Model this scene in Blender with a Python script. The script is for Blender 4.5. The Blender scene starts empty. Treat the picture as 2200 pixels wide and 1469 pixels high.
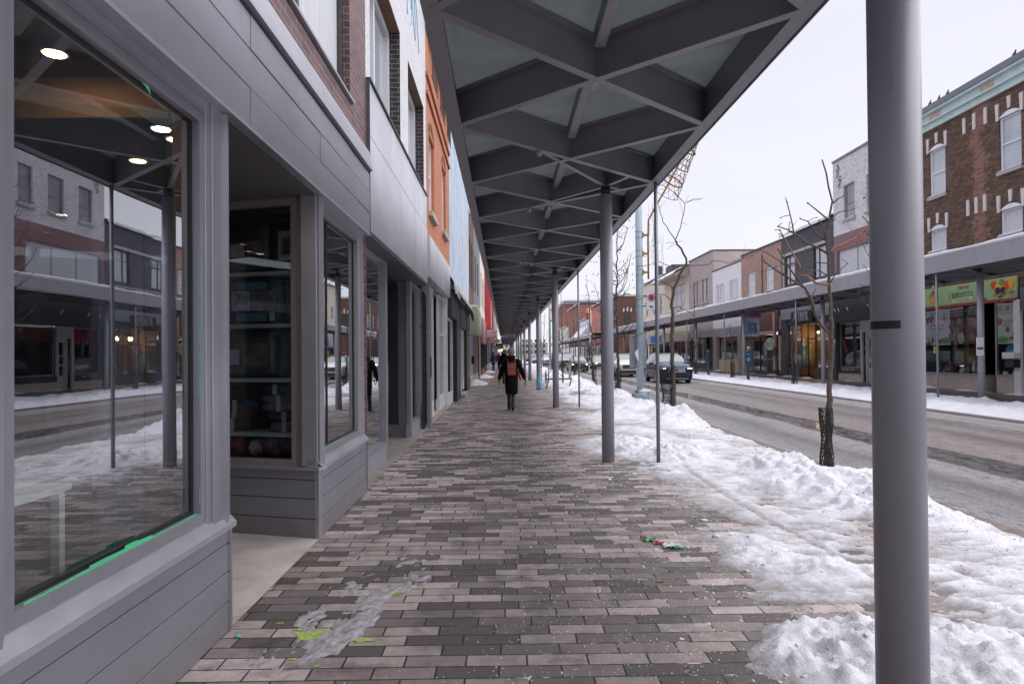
import bpy, bmesh, math, random
from mathutils import Vector, Matrix, noise as mn
random.seed(7)
D=bpy.data; C=bpy.context.scene.collection; PI=math.pi; R=math.radians
# ------------------------------------------------------------------ camera
cam=D.cameras.new('camera'); co=D.objects.new('camera',cam); C.objects.link(co)
cam.sensor_width=36; cam.lens=1467/2200*36; cam.clip_end=5000; cam.clip_start=.05
yaw=math.atan(17/1467); pit=math.atan(15.5/1467); rl=R(.5)
fw=Vector((math.sin(yaw)*math.cos(pit),math.cos(yaw)*math.cos(pit),math.sin(pit)))
rt=Vector((math.cos(yaw),-math.sin(yaw),0)); up=rt.cross(fw)
r2=rt*math.cos(rl)-up*math.sin(rl); u2=up*math.cos(rl)+rt*math.sin(rl)
M=Matrix((r2,u2,-fw)).transposed().to_4x4(); M.translation=(0,0,1.6); co.matrix_world=M
cam.shift_x=0; cam.shift_y=9.85/2200
bpy.context.scene.camera=co
# ------------------------------------------------------------------ world + sun
sc=bpy.context.scene
w=D.worlds.new('World'); sc.world=w; w.use_nodes=True; nt=w.node_tree; nt.nodes.clear()
o=nt.nodes.new('ShaderNodeOutputWorld'); b1=nt.nodes.new('ShaderNodeBackground'); b2=nt.nodes.new('ShaderNodeBackground')
ad=nt.nodes.new('ShaderNodeAddShader'); sk=nt.nodes.new('ShaderNodeTexSky'); sk.sky_type='NISHITA'; sk.sun_disc=False
sk.sun_elevation=R(50); sk.sun_rotation=R(82)
nt.links.new(sk.outputs[0],b1.inputs[0]); b1.inputs[1].default_value=.006
tc=nt.nodes.new('ShaderNodeTexCoord'); mp=nt.nodes.new('ShaderNodeMapping'); mp.inputs['Scale'].default_value=(1,1,4)
nz=nt.nodes.new('ShaderNodeTexNoise'); nz.inputs['Scale'].default_value=1.6; nz.inputs['Detail'].default_value=4
cr=nt.nodes.new('ShaderNodeValToRGB'); cr.color_ramp.elements[0].position=.3; cr.color_ramp.elements[0].color=(.79,.78,.86,1)
cr.color_ramp.elements[1].position=.7; cr.color_ramp.elements[1].color=(.87,.86,.94,1)
for a,b in ((tc.outputs['Generated'],mp.inputs[0]),(mp.outputs[0],nz.inputs[0]),(nz.outputs[0],cr.inputs[0]),(cr.outputs[0],b2.inputs[0]),
            (b1.outputs[0],ad.inputs[0]),(b2.outputs[0],ad.inputs[1]),(ad.outputs[0],o.inputs[0])): nt.links.new(a,b)
b2.inputs[1].default_value=.385
# overcast skies are brighter towards the zenith
sx=nt.nodes.new('ShaderNodeSeparateXYZ'); zr=nt.nodes.new('ShaderNodeMapRange'); zr.inputs[1].default_value=.45; zr.inputs[2].default_value=1.; zr.inputs[3].default_value=1.; zr.inputs[4].default_value=1.9
vm=nt.nodes.new('ShaderNodeVectorMath'); vm.operation='SCALE'
nt.links.new(tc.outputs['Generated'],sx.inputs[0]); nt.links.new(sx.outputs[2],zr.inputs[0]); nt.links.new(cr.outputs[0],vm.inputs[0]); nt.links.new(zr.outputs[0],vm.inputs['Scale']); nt.links.new(vm.outputs[0],b2.inputs[0])
sl=D.lights.new('sun','SUN'); sl.energy=1.15; sl.angle=R(85); sl.color=(1,.97,.94); so=D.objects.new('sun',sl); C.objects.link(so)
el,az=R(50),R(82)   # from the right, a little ahead
dirv=Vector((math.sin(az)*math.cos(el),math.cos(az)*math.cos(el),math.sin(el))); so.rotation_euler=dirv.to_track_quat('Z','Y').to_euler()
sc.view_settings.view_transform='Standard'; sc.view_settings.look='None'; sc.view_settings.exposure=1.4; sc.view_settings.gamma=1
# ------------------------------------------------------------------ node helpers
class NT:
    def __init__(s,name):
        s.m=D.materials.new(name); s.m.use_nodes=True; s.t=s.m.node_tree; s.t.nodes.clear()
        s.out=s.n('OutputMaterial'); s.b=s.n('BsdfPrincipled'); s.l(s.b.outputs[0],s.out.inputs[0])
    def n(s,t,**k):
        x=s.t.nodes.new('ShaderNode'+t)
        for a,v in k.items(): setattr(x,a,v)
        return x
    def l(s,a,b): s.t.links.new(a,b)
    def put(s,v,sock):
        if isinstance(v,(int,float)): sock.default_value=v
        elif isinstance(v,tuple): sock.default_value=v if len(v)==len(sock.default_value) else (*v,1)
        else: s.l(v,sock)
    def math(s,op,a,b=0,c=0):
        x=s.n('Math',operation=op); s.put(a,x.inputs[0]); s.put(b,x.inputs[1]); s.put(c,x.inputs[2]); return x.outputs[0]
    def mix(s,f,a,b,bt='MIX'):
        x=s.n('Mix',data_type='RGBA',blend_type=bt); s.put(f,x.inputs[0]); s.put(a,x.inputs[6]); s.put(b,x.inputs[7]); return x.outputs[2]
    def pos(s): 
        g=s.n('NewGeometry'); return g.outputs['Position']
    def sep(s,v):
        x=s.n('SeparateXYZ'); s.l(v,x.inputs[0]); return x.outputs
    def comb(s,a,b,c=0):
        x=s.n('CombineXYZ'); s.put(a,x.inputs[0]); s.put(b,x.inputs[1]); s.put(c,x.inputs[2]); return x.outputs[0]
    def noise(s,v,sc=5,det=3,ro=.55,scale=(1,1,1)):
        if scale!=(1,1,1):
            m=s.n('Mapping'); m.inputs['Scale'].default_value=scale; s.l(v,m.inputs[0]); v=m.outputs[0]
        x=s.n('TexNoise'); x.inputs['Scale'].default_value=sc; x.inputs['Detail'].default_value=det; x.inputs['Roughness'].default_value=ro; s.l(v,x.inputs['Vector']); return x.outputs[0]
    def white(s,v):
        x=s.n('TexWhiteNoise',noise_dimensions='3D'); s.l(v,x.inputs['Vector']); return x.outputs[0]
    def ramp(s,f,*st,interp='LINEAR'):
        x=s.n('ValToRGB'); r=x.color_ramp; r.interpolation=interp
        while len(r.elements)<len(st): r.elements.new(.5)
        for e,(p,c) in zip(r.elements,st): e.position=p; e.color=(*c,1) if isinstance(c,tuple) else (c,c,c,1)
        s.l(f,x.inputs[0]); return x.outputs[0]
    def bump(s,h,st=.3,d=.02):
        x=s.n('Bump'); x.inputs['Strength'].default_value=st; x.inputs['Distance'].default_value=d; s.l(h,x.inputs['Height']); s.l(x.outputs[0],s.b.inputs['Normal'])
    def set(s,col=None,rough=None,metal=None,spec=None):
        if col is not None: s.put(col,s.b.inputs['Base Color'])
        if rough is not None: s.put(rough,s.b.inputs['Roughness'])
        if metal is not None: s.put(metal,s.b.inputs['Metallic'])
        if spec is not None: s.put(spec,s.b.inputs['Specular IOR Level'])
        return s.m
_mc={}
def P(col,rough=.6,metal=0,var=.12,sc=3.0,bump=0,spec=.5,name=None,sz=(1,1,1),bs=None):
    k=(col,rough,metal,var,sc,bump,spec,sz)
    if k in _mc: return _mc[k]
    t=NT(name or 'surface'); p=t.pos()
    f=t.noise(p,sc,4,.6,sz)
    c=t.mix(t.ramp(f,(.3,0.),(.7,1.)),tuple(max(0,x*(1-var)) for x in col),tuple(min(1,x*(1+var)) for x in col))
    t.set(c,rough,metal,spec)
    if bump: t.bump(t.noise(p,bs or sc*8,3),bump,.01)
    _mc[k]=t.m; return t.m
def emit(col,st,name='lamp_glow'):
    t=NT(name); t.set(col,.5); t.put(col,t.b.inputs['Emission Color']); t.b.inputs['Emission Strength'].default_value=st; return t.m
def brickmat(name,cols,mortar,bw=.215,bh=.072,mj=.011,rough=.8,spec=.3,dirt=.25,var2=None,gx=.6):
    """bricks from real-world coordinates; cols = list of brick colours"""
    t=NT(name); x,y,z=t.sep(t.pos()); u=t.math('ADD',x,y)
    row=t.math('FLOOR',t.math('DIVIDE',z,bh)); off=t.math('MULTIPLY',t.math('MODULO',row,2.),.5)
    un=t.math('ADD',t.math('DIVIDE',u,bw),off); cell=t.math('FLOOR',un)
    fu=t.math('SUBTRACT',un,cell); fz=t.math('SUBTRACT',t.math('DIVIDE',z,bh),row)
    du=t.math('MULTIPLY',t.math('MINIMUM',fu,t.math('SUBTRACT',1.,fu)),bw); dz=t.math('MULTIPLY',t.math('MINIMUM',fz,t.math('SUBTRACT',1.,fz)),bh)
    d=t.math('MINIMUM',du,dz); rnd=t.white(t.comb(cell,row,0))
    st=[(i/len(cols),c) for i,c in enumerate(cols)]
    bc=t.ramp(rnd,*st,interp='CONSTANT')
    n=t.noise(t.pos(),2.2,5,.65); n2=t.noise(t.pos(),38,3)
    bc=t.mix(t.math('MULTIPLY',n2,.5),bc,tuple(c*.6 for c in cols[0]))
    mk=t.ramp(t.math('DIVIDE',d,mj),(.35,0.),(.6,1.))
    c=t.mix(mk,mortar,bc)
    c=t.mix(t.ramp(n,(.45,0.),(.75,dirt)),c,(.05,.04,.04))
    if var2: c=var2(t,c,y,z,mk,rnd)
    t.set(c,rough,0,spec); t.bump(t.math('ADD',mk,t.math('MULTIPLY',n2,.3)),gx,.006); return t.m
# ------------------------------------------------------------------ mesh builder
class MB:
    def __init__(s): s.v=[]; s.f=[]; s.mi=[]; s.sm=[]
    def quad(s,a,b,c,d,m=0,sm=False):
        i=len(s.v); s.v+= [tuple(a),tuple(b),tuple(c),tuple(d)]; s.f.append((i,i+1,i+2,i+3)); s.mi.append(m); s.sm.append(sm); return s
    def poly(s,pts,m=0):
        i=len(s.v); s.v+=[tuple(p) for p in pts]; s.f.append(tuple(range(i,i+len(pts)))); s.mi.append(m); s.sm.append(False); return s
    def box(s,x0,x1,y0,y1,z0,z1,m=0,bev=0,skip=''):
        x0,x1=min(x0,x1),max(x0,x1); y0,y1=min(y0,y1),max(y0,y1); z0,z1=min(z0,z1),max(z0,z1)
        if bev and min(x1-x0,y1-y0,z1-z0)>2.2*bev:
            bm=bmesh.new(); bmesh.ops.create_cube(bm,size=1)
            for v in bm.verts: v.co=Vector(((x0+x1)/2+v.co.x*(x1-x0),(y0+y1)/2+v.co.y*(y1-y0),(z0+z1)/2+v.co.z*(z1-z0)))
            bmesh.ops.bevel(bm,geom=bm.edges[:],offset=bev,segments=1,affect='EDGES'); s.addbm(bm,m); return s
        i=len(s.v); s.v+=[(x,y,z) for z in (z0,z1) for y in (y0,y1) for x in (x0,x1)]
        fs={'b':(0,2,3,1),'t':(4,5,7,6),'f':(0,1,5,4),'k':(2,6,7,3),'l':(0,4,6,2),'r':(1,3,7,5)}
        for k,f in fs.items():
            if k in skip: continue
            s.f.append(tuple(i+q for q in f)); s.mi.append(m); s.sm.append(False)
        return s
    def addbm(s,bm,m=0,sm=False):
        i=len(s.v); bm.verts.ensure_lookup_table()
        for k,v in enumerate(bm.verts): v.index=k
        s.v+=[tuple(v.co) for v in bm.verts]
        for f in bm.faces: s.f.append(tuple(i+v.index for v in f.verts)); s.mi.append(m); s.sm.append(sm)
        bm.free(); return s
    def bar(s,a,b,wd,h,m=0,up=(0,0,1)):
        """box beam from a to b (centre line of its bottom face), width wd, height h"""
        a=Vector(a);b=Vector(b);d=(b-a).normalized(); n=d.cross(Vector(up)).normalized()*wd/2; u=n.cross(d).normalized()*h
        if u.dot(Vector(up))<0: u=-u
        p=[a-n,a+n,b+n,b-n]; q=[x+u for x in p]
        for f in ((p[0],p[3],p[2],p[1]),(q[0],q[1],q[2],q[3]),(p[0],p[1],q[1],q[0]),(p[1],p[2],q[2],q[1]),(p[2],p[3],q[3],q[2]),(p[3],p[0],q[0],q[3])): s.quad(*f,m)
        return s
    def tube(s,pts,r,m=0,n=8,cap=True):
        pts=[Vector(p) for p in pts]; rs=r if isinstance(r,(list,tuple)) else [r]*len(pts)
        rings=[];prev=None
        for i,p in enumerate(pts):
            d=(pts[min(i+1,len(pts)-1)]-pts[max(i-1,0)]); d=d.normalized() if d.length>1e-9 else Vector((0,0,1))
            if prev is None: a=d.orthogonal().normalized()
            else:
                a=prev-d*prev.dot(d); a=a.normalized() if a.length>1e-6 else d.orthogonal().normalized()
            prev=a; b=d.cross(a); i0=len(s.v)
            for k in range(n):
                t=2*PI*k/n; s.v.append(tuple(p+(a*math.cos(t)+b*math.sin(t))*rs[i]))
            rings.append(i0)
        for i in range(len(rings)-1):
            for k in range(n):
                k2=(k+1)%n; s.f.append((rings[i]+k,rings[i]+k2,rings[i+1]+k2,rings[i+1]+k)); s.mi.append(m); s.sm.append(True)
        if cap:
            for q,rv in ((rings[0],True),(rings[-1],False)):
                f=[q+k for k in range(n)]; f=f[::-1] if rv else f
                s.f.append(tuple(f)); s.mi.append(m); s.sm.append(False)
        return s
    def lathe(s,prof,cx=0,cy=0,m=0,n=16):
        return s.tube([(cx,cy,z) for r,z in prof],[r for r,z in prof],m,n)
    def blob(s,c,r,m=0,sub=1,jit=.0,seed=0):
        bm=bmesh.new(); bmesh.ops.create_icosphere(bm,subdivisions=sub,radius=1)
        rr=r if isinstance(r,(tuple,list)) else (r,r,r)
        for v in bm.verts:
            k=1+jit*mn.noise(v.co*1.7+Vector((seed*3.1,seed,0)))
            v.co=Vector((c[0]+v.co.x*rr[0]*k,c[1]+v.co.y*rr[1]*k,c[2]+v.co.z*rr[2]*k))
        return s.addbm(bm,m,True)
    def grid(s,P2,m=0,sm=True):
        i=len(s.v); nr=len(P2); nc=len(P2[0])
        for r_ in P2: s.v+=[tuple(p) for p in r_]
        for a in range(nr-1):
            for b in range(nc-1):
                s.f.append((i+a*nc+b,i+a*nc+b+1,i+(a+1)*nc+b+1,i+(a+1)*nc+b)); s.mi.append(m); s.sm.append(sm)
        return s
    def build(s,name,mats,parent=None,loc=None):
        if not isinstance(mats,(list,tuple)): mats=[mats]
        me=D.meshes.new(name); off=Vector((0,0,0))
        if parent is not None:
            q=parent
            while q is not None: off+=Vector(q.location); q=q.parent
        if loc is not None: off+=Vector(loc)
        me.from_pydata([(x-off.x,y-off.y,z-off.z) for x,y,z in s.v],[],s.f)
        for m in mats: me.materials.append(m)
        me.polygons.foreach_set('material_index',s.mi); me.polygons.foreach_set('use_smooth',s.sm); me.update()
        ob=D.objects.new(name,me); C.objects.link(ob); ob.parent=parent
        if loc is not None: ob.location=loc
        return ob
def tag(ob,label,cat,group=None,kind=None):
    if label: ob['label']=label
    if cat: ob['category']=cat
    if group: ob['group']=group
    if kind: ob['kind']=kind
    return ob
def thing(name,label,cat,loc=(0,0,0),group=None,rz=0):
    ob=D.objects.new(name,None); C.objects.link(ob); ob.location=loc; ob.rotation_euler=(0,0,rz); return tag(ob,label,cat,group)
def copy_tree(ob,parent=None):
    c=ob.copy(); C.objects.link(c); c.parent=parent
    for ch in ob.children: copy_tree(ch,c)
    return c
def text(name,body,size,loc,mode,mat,parent=None,ext=.004,align='CENTER',rot=0,shear=0,squeeze=1):
    cu=D.curves.new('t','FONT'); cu.body=body; cu.size=size; cu.extrude=ext; cu.align_x=align; cu.align_y='CENTER'; cu.shear=shear
    tmp=D.objects.new('t',cu); C.objects.link(tmp); bpy.context.view_layer.update()
    me=D.meshes.new_from_object(tmp.evaluated_get(bpy.context.evaluated_depsgraph_get())); D.objects.remove(tmp); D.curves.remove(cu)
    if mode=='-X': ax=(Vector((0,-1,0)),Vector((0,0,1)))
    elif mode=='+X': ax=(Vector((0,1,0)),Vector((0,0,1)))
    else: ax=(Vector((1,0,0)),Vector((0,0,1)))
    c,s_=math.cos(rot),math.sin(rot); a=ax[0]*c+ax[1]*s_; b=ax[1]*c-ax[0]*s_; nn=a.cross(b)
    off=Vector((0,0,0)); q=parent
    while q is not None: off+=Vector(q.location); q=q.parent
    for v in me.vertices: v.co=Vector(loc)+a*v.co.x*squeeze+b*v.co.y+nn*v.co.z-off
    me.materials.clear(); me.materials.append(mat)
    ob=D.objects.new(name,me); C.objects.link(ob); ob.parent=parent; return ob
# ------------------------------------------------------------------ materials
def glassmat(name,tint=(.9,.95,.95),ior=1.75,base=.06):
    t=NT(name); t.t.nodes.remove(t.b); g_=t.n('NewGeometry'); dt=t.n('VectorMath',operation='DOT_PRODUCT'); t.l(g_.outputs['Normal'],dt.inputs[0]); t.l(g_.outputs['Incoming'],dt.inputs[1]); fr=t.math('ADD',base,t.math('MULTIPLY',1-base,t.math('POWER',t.math('SUBTRACT',1.,t.math('ABSOLUTE',dt.outputs['Value'])),ior)))
    tr=t.n('BsdfTransparent'); tr.inputs[0].default_value=(*tint,1); gl=t.n('BsdfGlossy'); gl.inputs['Roughness'].default_value=.01; gl.inputs[0].default_value=(.95,.97,1,1)
    mx=t.n('MixShader'); f=fr
    t.l(f,mx.inputs[0]); t.l(tr.outputs[0],mx.inputs[1]); t.l(gl.outputs[0],mx.inputs[2]); t.l(mx.outputs[0],t.out.inputs[0])
    bp=t.n('Bump'); bp.inputs['Strength'].default_value=.012; bp.inputs['Distance'].default_value=.05; t.l(t.noise(t.pos(),1.3,1),bp.inputs['Height']); t.l(bp.outputs[0],gl.inputs['Normal'])
    return t.m
GLASS=glassmat('shop_glass',ior=2.2,base=.25); GLASS2=glassmat('clear_glass',(.85,.9,.92),4.,.07)
DGLASS=P((.03,.035,.04),.04,0,.3,.7,spec=.9,name='dark_glass')
CURT=P((.52,.54,.58),.5,0,.15,6,spec=.5,name='curtain_behind_glass',sz=(8,8,.3)); PALE=P((.42,.46,.52),.08,0,.2,.8,spec=.8,name='pale_blind_glass')
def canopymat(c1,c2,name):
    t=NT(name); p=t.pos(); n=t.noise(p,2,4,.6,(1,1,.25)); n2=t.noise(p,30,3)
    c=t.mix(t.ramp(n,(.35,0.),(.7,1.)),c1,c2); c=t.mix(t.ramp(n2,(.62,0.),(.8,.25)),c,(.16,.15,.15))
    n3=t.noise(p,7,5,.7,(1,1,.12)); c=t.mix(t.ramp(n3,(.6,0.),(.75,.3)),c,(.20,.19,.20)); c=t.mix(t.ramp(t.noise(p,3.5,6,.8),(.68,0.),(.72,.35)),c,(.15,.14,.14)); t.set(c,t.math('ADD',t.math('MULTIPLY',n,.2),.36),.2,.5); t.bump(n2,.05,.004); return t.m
PAINT_SHADED=canopymat((.235,.23,.255),(.275,.27,.295),'canopy_paint_shaded'); PAINT_LIT=canopymat((.31,.315,.36),(.36,.365,.41),'canopy_paint_lit')  # one paint, light and shade put into its colour: columns paler, beams darker
def metalpanel(name,col,rough=.42,met=.55,bp=.16,dirt=0,wear=1.):
    t=NT(name); p=t.pos(); n=t.noise(p,1.1,3,.5,(1,1,1.6)); n2=t.noise(p,9,4,.6,(1,.6,1.5)); n3=t.noise(p,70,2)
    c=t.mix(t.ramp(n,(.3,0.),(.7,1.)),tuple(v*.88 for v in col),tuple(v*1.1 for v in col)); c=t.mix(t.ramp(n2,(.55,0.),(.8,.16*wear)),c,tuple(v*.72 for v in col)); c=t.mix(t.ramp(n3,(.68,0.),(.78,.12*wear)),c,tuple(v*1.3 for v in col))
    if dirt: c=t.mix(t.ramp(t.math('SUBTRACT',t.sep(p)[2],t.math('MULTIPLY',t.math('SUBTRACT',t.noise(p,6,5,.8),.4),.5)),(0.,.55),(.22,0.)),c,(.22,.20,.20))
    n4=t.noise(p,2.2,2,.4,(1,.8,2.2)); t.set(c,t.math('ADD',t.math('MULTIPLY',n2,.22),rough-.12),met,.5); t.bump(n4,bp,.02); return t.m
PANEL=metalpanel('grey_metal_panel',(.375,.375,.43)); PANELB=metalpanel('bright_metal_panel',(.56,.56,.62),.34,.6,.0,0,.0); PANELD=metalpanel('grey_siding',(.275,.275,.315),.5,.25,.1,1)
FRAME=P((.30,.30,.34),.35,.3,.06,4,name='aluminium_frame'); WHITE=P((.72,.72,.76),.5,0,.06,4,name='white_trim'); BLACK=P((.018,.018,.02),.45,0,.2,4,name='black_metal')
CHAR=P((.05,.05,.055),.6,0,.2,3,name='charcoal'); CONC=P((.33,.29,.29),.85,0,.14,3,bump=.3,name='concrete_kerb'); STONE=P((.42,.40,.38),.85,0,.12,5,bump=.3,name='stone')
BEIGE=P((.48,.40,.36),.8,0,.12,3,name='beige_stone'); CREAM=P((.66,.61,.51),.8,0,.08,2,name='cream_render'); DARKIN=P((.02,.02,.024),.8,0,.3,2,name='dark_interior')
PURPLE=brickmat('purple_brick',[(.15,.075,.085),(.12,.06,.075),(.18,.095,.10),(.10,.055,.07),(.14,.08,.10)],(.40,.34,.29),.26,.076,.006,.6,.4,.1)
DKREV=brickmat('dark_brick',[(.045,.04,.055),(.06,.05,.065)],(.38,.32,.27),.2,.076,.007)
WBRICK=brickmat('white_glazed_brick',[(.74,.74,.79),(.68,.68,.74),(.78,.78,.82)],(.22,.16,.17),.2,.075,.006,.35,.5,.06)
WBRICKFAR=brickmat('white_painted_brick',[(.80,.79,.83),(.72,.71,.75),(.84,.83,.87),(.64,.63,.67)],(.17,.15,.16),.25,.088,.013,.5,.4,.12)
ORANGE=brickmat('orange_painted_brick',[(.53,.20,.11),(.56,.22,.125),(.50,.185,.10)],(.44,.16,.09),.21,.072,.006,.7,.3,.08)
def patch(t,c,y,z,mk,rnd):
    # re-laid strip of new red brick wandering down the wall, and smoke-dark areas
    wob=t.math('MULTIPLY',t.math('SUBTRACT',t.noise(t.comb(0.,0.,z),.9,3),.5),1.6)
    cy=t.math('ADD',t.math('ADD',24.95,t.math('MULTIPLY',t.math('SUBTRACT',z,6.),.0)),wob)
    dd=t.math('ABSOLUTE',t.math('SUBTRACT',y,cy)); f=t.math('SUBTRACT',t.math('ADD',.42,t.math('MULTIPLY',t.noise(t.pos(),1.8,3),.5)),dd)
    f=t.ramp(t.math('ADD',t.math('MULTIPLY',f,1.5),t.math('MULTIPLY',t.math('SUBTRACT',rnd,.5),.5)),(.45,0.),(.55,.8))
    red=t.ramp(rnd,(0.,(.22,.08,.06)),(.3,(.30,.13,.085)),(.55,(.16,.075,.065)),(.8,(.24,.14,.11)),interp='CONSTANT')
    red=t.mix(mk,(.28,.23,.21),red); return t.mix(f,c,red)
BROWN=brickmat('brown_brick',[(.13,.075,.055),(.17,.10,.07),(.09,.055,.042),(.19,.115,.08),(.115,.068,.052)],(.05,.038,.034),.23,.083,.012,.8,.3,.22,patch)
GREYBR=brickmat('dark_grey_brick',[(.105,.105,.125),(.085,.085,.105),(.12,.12,.14)],(.06,.06,.07),.21,.075,.012,.8,.3,.2)
TANBR=brickmat('tan_brick',[(.45,.30,.255),(.41,.275,.235),(.49,.33,.28)],(.24,.16,.14),.3,.1,.014,.85,.3,.25)
GRBEIGE=brickmat('grey_beige_brick',[(.50,.44,.44),(.45,.40,.40),(.54,.475,.47)],(.27,.24,.24),.3,.1,.014,.85,.3,.2)
REDBR=brickmat('red_brick',[(.30,.12,.09),(.26,.10,.08),(.34,.145,.11)],(.22,.13,.11),.21,.08,.012,.85,.3,.2)
RUSTBR=brickmat('rust_brown_brick',[(.17,.085,.06),(.21,.10,.07),(.13,.07,.05)],(.10,.07,.06),.21,.08,.012,.85,.3,.3)
def ribmat(name,c1,c2,pitch):
    t=NT(name); x,y,z=t.sep(t.pos()); f=t.math('FRACT',t.math('DIVIDE',t.math('ADD',x,y),pitch)); k=t.ramp(f,(0.,0.),(.12,1.),(.88,1.),(1.,0.))
    c=t.mix(k,c2,c1); n=t.noise(t.pos(),4,4,.6,(1,1,.3)); c=t.mix(t.ramp(n,(.4,0.),(.8,.4)),c,tuple(v*.5 for v in c1)); t.set(c,.55,0,.4); t.bump(k,.8,.02); return t.m
RIBRED=ribmat('ribbed_maroon_metal',(.25,.135,.145),(.12,.06,.065),.16); RIBBLK=ribmat('ribbed_black_metal',(.04,.04,.05),(.012,.012,.014),.19); RIBRUST=ribmat('ribbed_rust_metal',(.17,.065,.06),(.07,.03,.03),.2)
def siding(name,c1,pitch):
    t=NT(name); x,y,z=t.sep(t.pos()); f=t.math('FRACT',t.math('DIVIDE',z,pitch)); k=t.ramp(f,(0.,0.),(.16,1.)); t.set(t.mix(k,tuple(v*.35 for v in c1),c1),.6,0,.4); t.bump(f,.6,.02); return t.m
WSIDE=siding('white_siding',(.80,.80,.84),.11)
def peel():
    t=NT('peeling_blue_paint'); p=t.pos(); x,y,z=t.sep(p); n=t.noise(p,2.2,5,.7,(1,1.4,.35)); n2=t.noise(p,3.5,6,.75,(1,1.2,.25))
    c=t.mix(t.ramp(n,(.38,0.),(.6,1.)),(.36,.48,.64),(.56,.60,.68)); c=t.mix(t.ramp(n2,(.585,0.),(.62,1.)),c,(.16,.12,.10)); f=t.math('FRACT',t.math('DIVIDE',y,.62)); c=t.mix(t.ramp(f,(0.,1.),(.05,0.),(.96,0.),(1.,1.)),c,(.2,.18,.18))
    t.set(c,.75,0,.3); t.bump(n2,.6,.02); return t.m
PEEL=peel()
# ground materials
def pavermat():
    t=NT('concrete_pavers'); p=t.pos(); x,y,z=t.sep(p); bh,bw=.1305,.318
    row=t.math('FLOOR',t.math('DIVIDE',y,bh)); fy=t.math('SUBTRACT',t.math('DIVIDE',y,bh),row)
    sh=t.math('ADD',t.math('MULTIPLY',t.math('MODULO',row,2.),.5),t.math('MULTIPLY',t.white(t.comb(row,3.,7.)),.28))
    un=t.math('ADD',t.math('DIVIDE',x,bw),t.math('ADD',sh,40.)); cell=t.math('FLOOR',un); fx=t.math('SUBTRACT',un,cell)
    dx=t.math('MULTIPLY',t.math('MINIMUM',fx,t.math('SUBTRACT',1.,fx)),bw); dy=t.math('MULTIPLY',t.math('MINIMUM',fy,t.math('SUBTRACT',1.,fy)),bh)
    n=t.noise(p,9,5,.7); n2=t.noise(p,95,4,.75); big=t.noise(p,1.3,5,.7,(1,.5,1))
    d=t.math('ADD',t.math('MINIMUM',dx,dy),t.math('MULTIPLY',t.math('SUBTRACT',n,.5),.006))
    rnd=t.white(t.comb(cell,row,1.)); jd=t.math('SUBTRACT',rnd,t.math('MULTIPLY',.0,1.))
    # middle strip of the walk is wetter and dirtier
    mid=t.math('SUBTRACT',1.,t.math('MULTIPLY',t.math('ABSOLUTE',t.math('SUBTRACT',x,.35)),.95)); mid=t.math('ADD',t.math('MULTIPLY',mid,.34),t.math('MULTIPLY',t.math('SUBTRACT',big,.5),.9))
    tone=t.ramp(rnd,(0.,(.115,.097,.095)),(.24,(.20,.168,.165)),(.43,(.30,.25,.243)),(.60,(.45,.375,.365)),(.80,(.54,.455,.445)),interp='CONSTANT')
    tone=t.mix(t.ramp(mid,(.05,0.),(.45,.62)),tone,t.mix(.5,tone,(.045,.04,.037)))
    tone=t.mix(t.math('MULTIPLY',t.ramp(mid,(.0,0.),(.5,1.)),.45),tone,(.05,.042,.04))
    wet=t.ramp(t.noise(p,3.2,5,.72),(.52,0.),(.62,1.)); tone=t.mix(t.math('MULTIPLY',wet,.5),tone,(.055,.046,.043))
    tone=t.mix(t.ramp(n,(.35,.35),(.65,0.)),tone,(.08,.07,.065)); tone=t.mix(t.ramp(n2,(.56,0.),(.68,.4)),tone,(.40,.37,.36)); tone=t.mix(t.ramp(n2,(.32,.45),(.44,0.)),tone,(.04,.035,.03))
    mk=t.ramp(t.math('DIVIDE',d,.01),(.38,0.),(.62,1.))
    jn=t.noise(p,2.3,4,.7); jf=t.math('ADD',jn,t.math('MULTIPLY',t.math('SUBTRACT',x,.8),.07))
    jc=t.mix(t.ramp(jf,(.53,0.),(.6,1.)),(.03,.026,.024),(.62,.60,.63)); jc=t.mix(t.ramp(t.noise(p,22,3),(.45,0.),(.55,1.)),(.035,.03,.028),jc)
    c=t.mix(mk,jc,tone)
    fr=t.ramp(t.math('ADD',t.noise(p,26,6,.8),t.math('MINIMUM',t.math('MULTIPLY',t.math('SUBTRACT',x,1.1),.09),.06)),(.60,0.),(.70,.6)); c=t.mix(fr,c,(.55,.53,.57))
    t.set(c,t.ramp(wet,(0.,.75),(1.,.42)),0,.4); t.bump(t.math('ADD',mk,t.math('MULTIPLY',n2,.35)),.55,.008); return t.m
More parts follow.
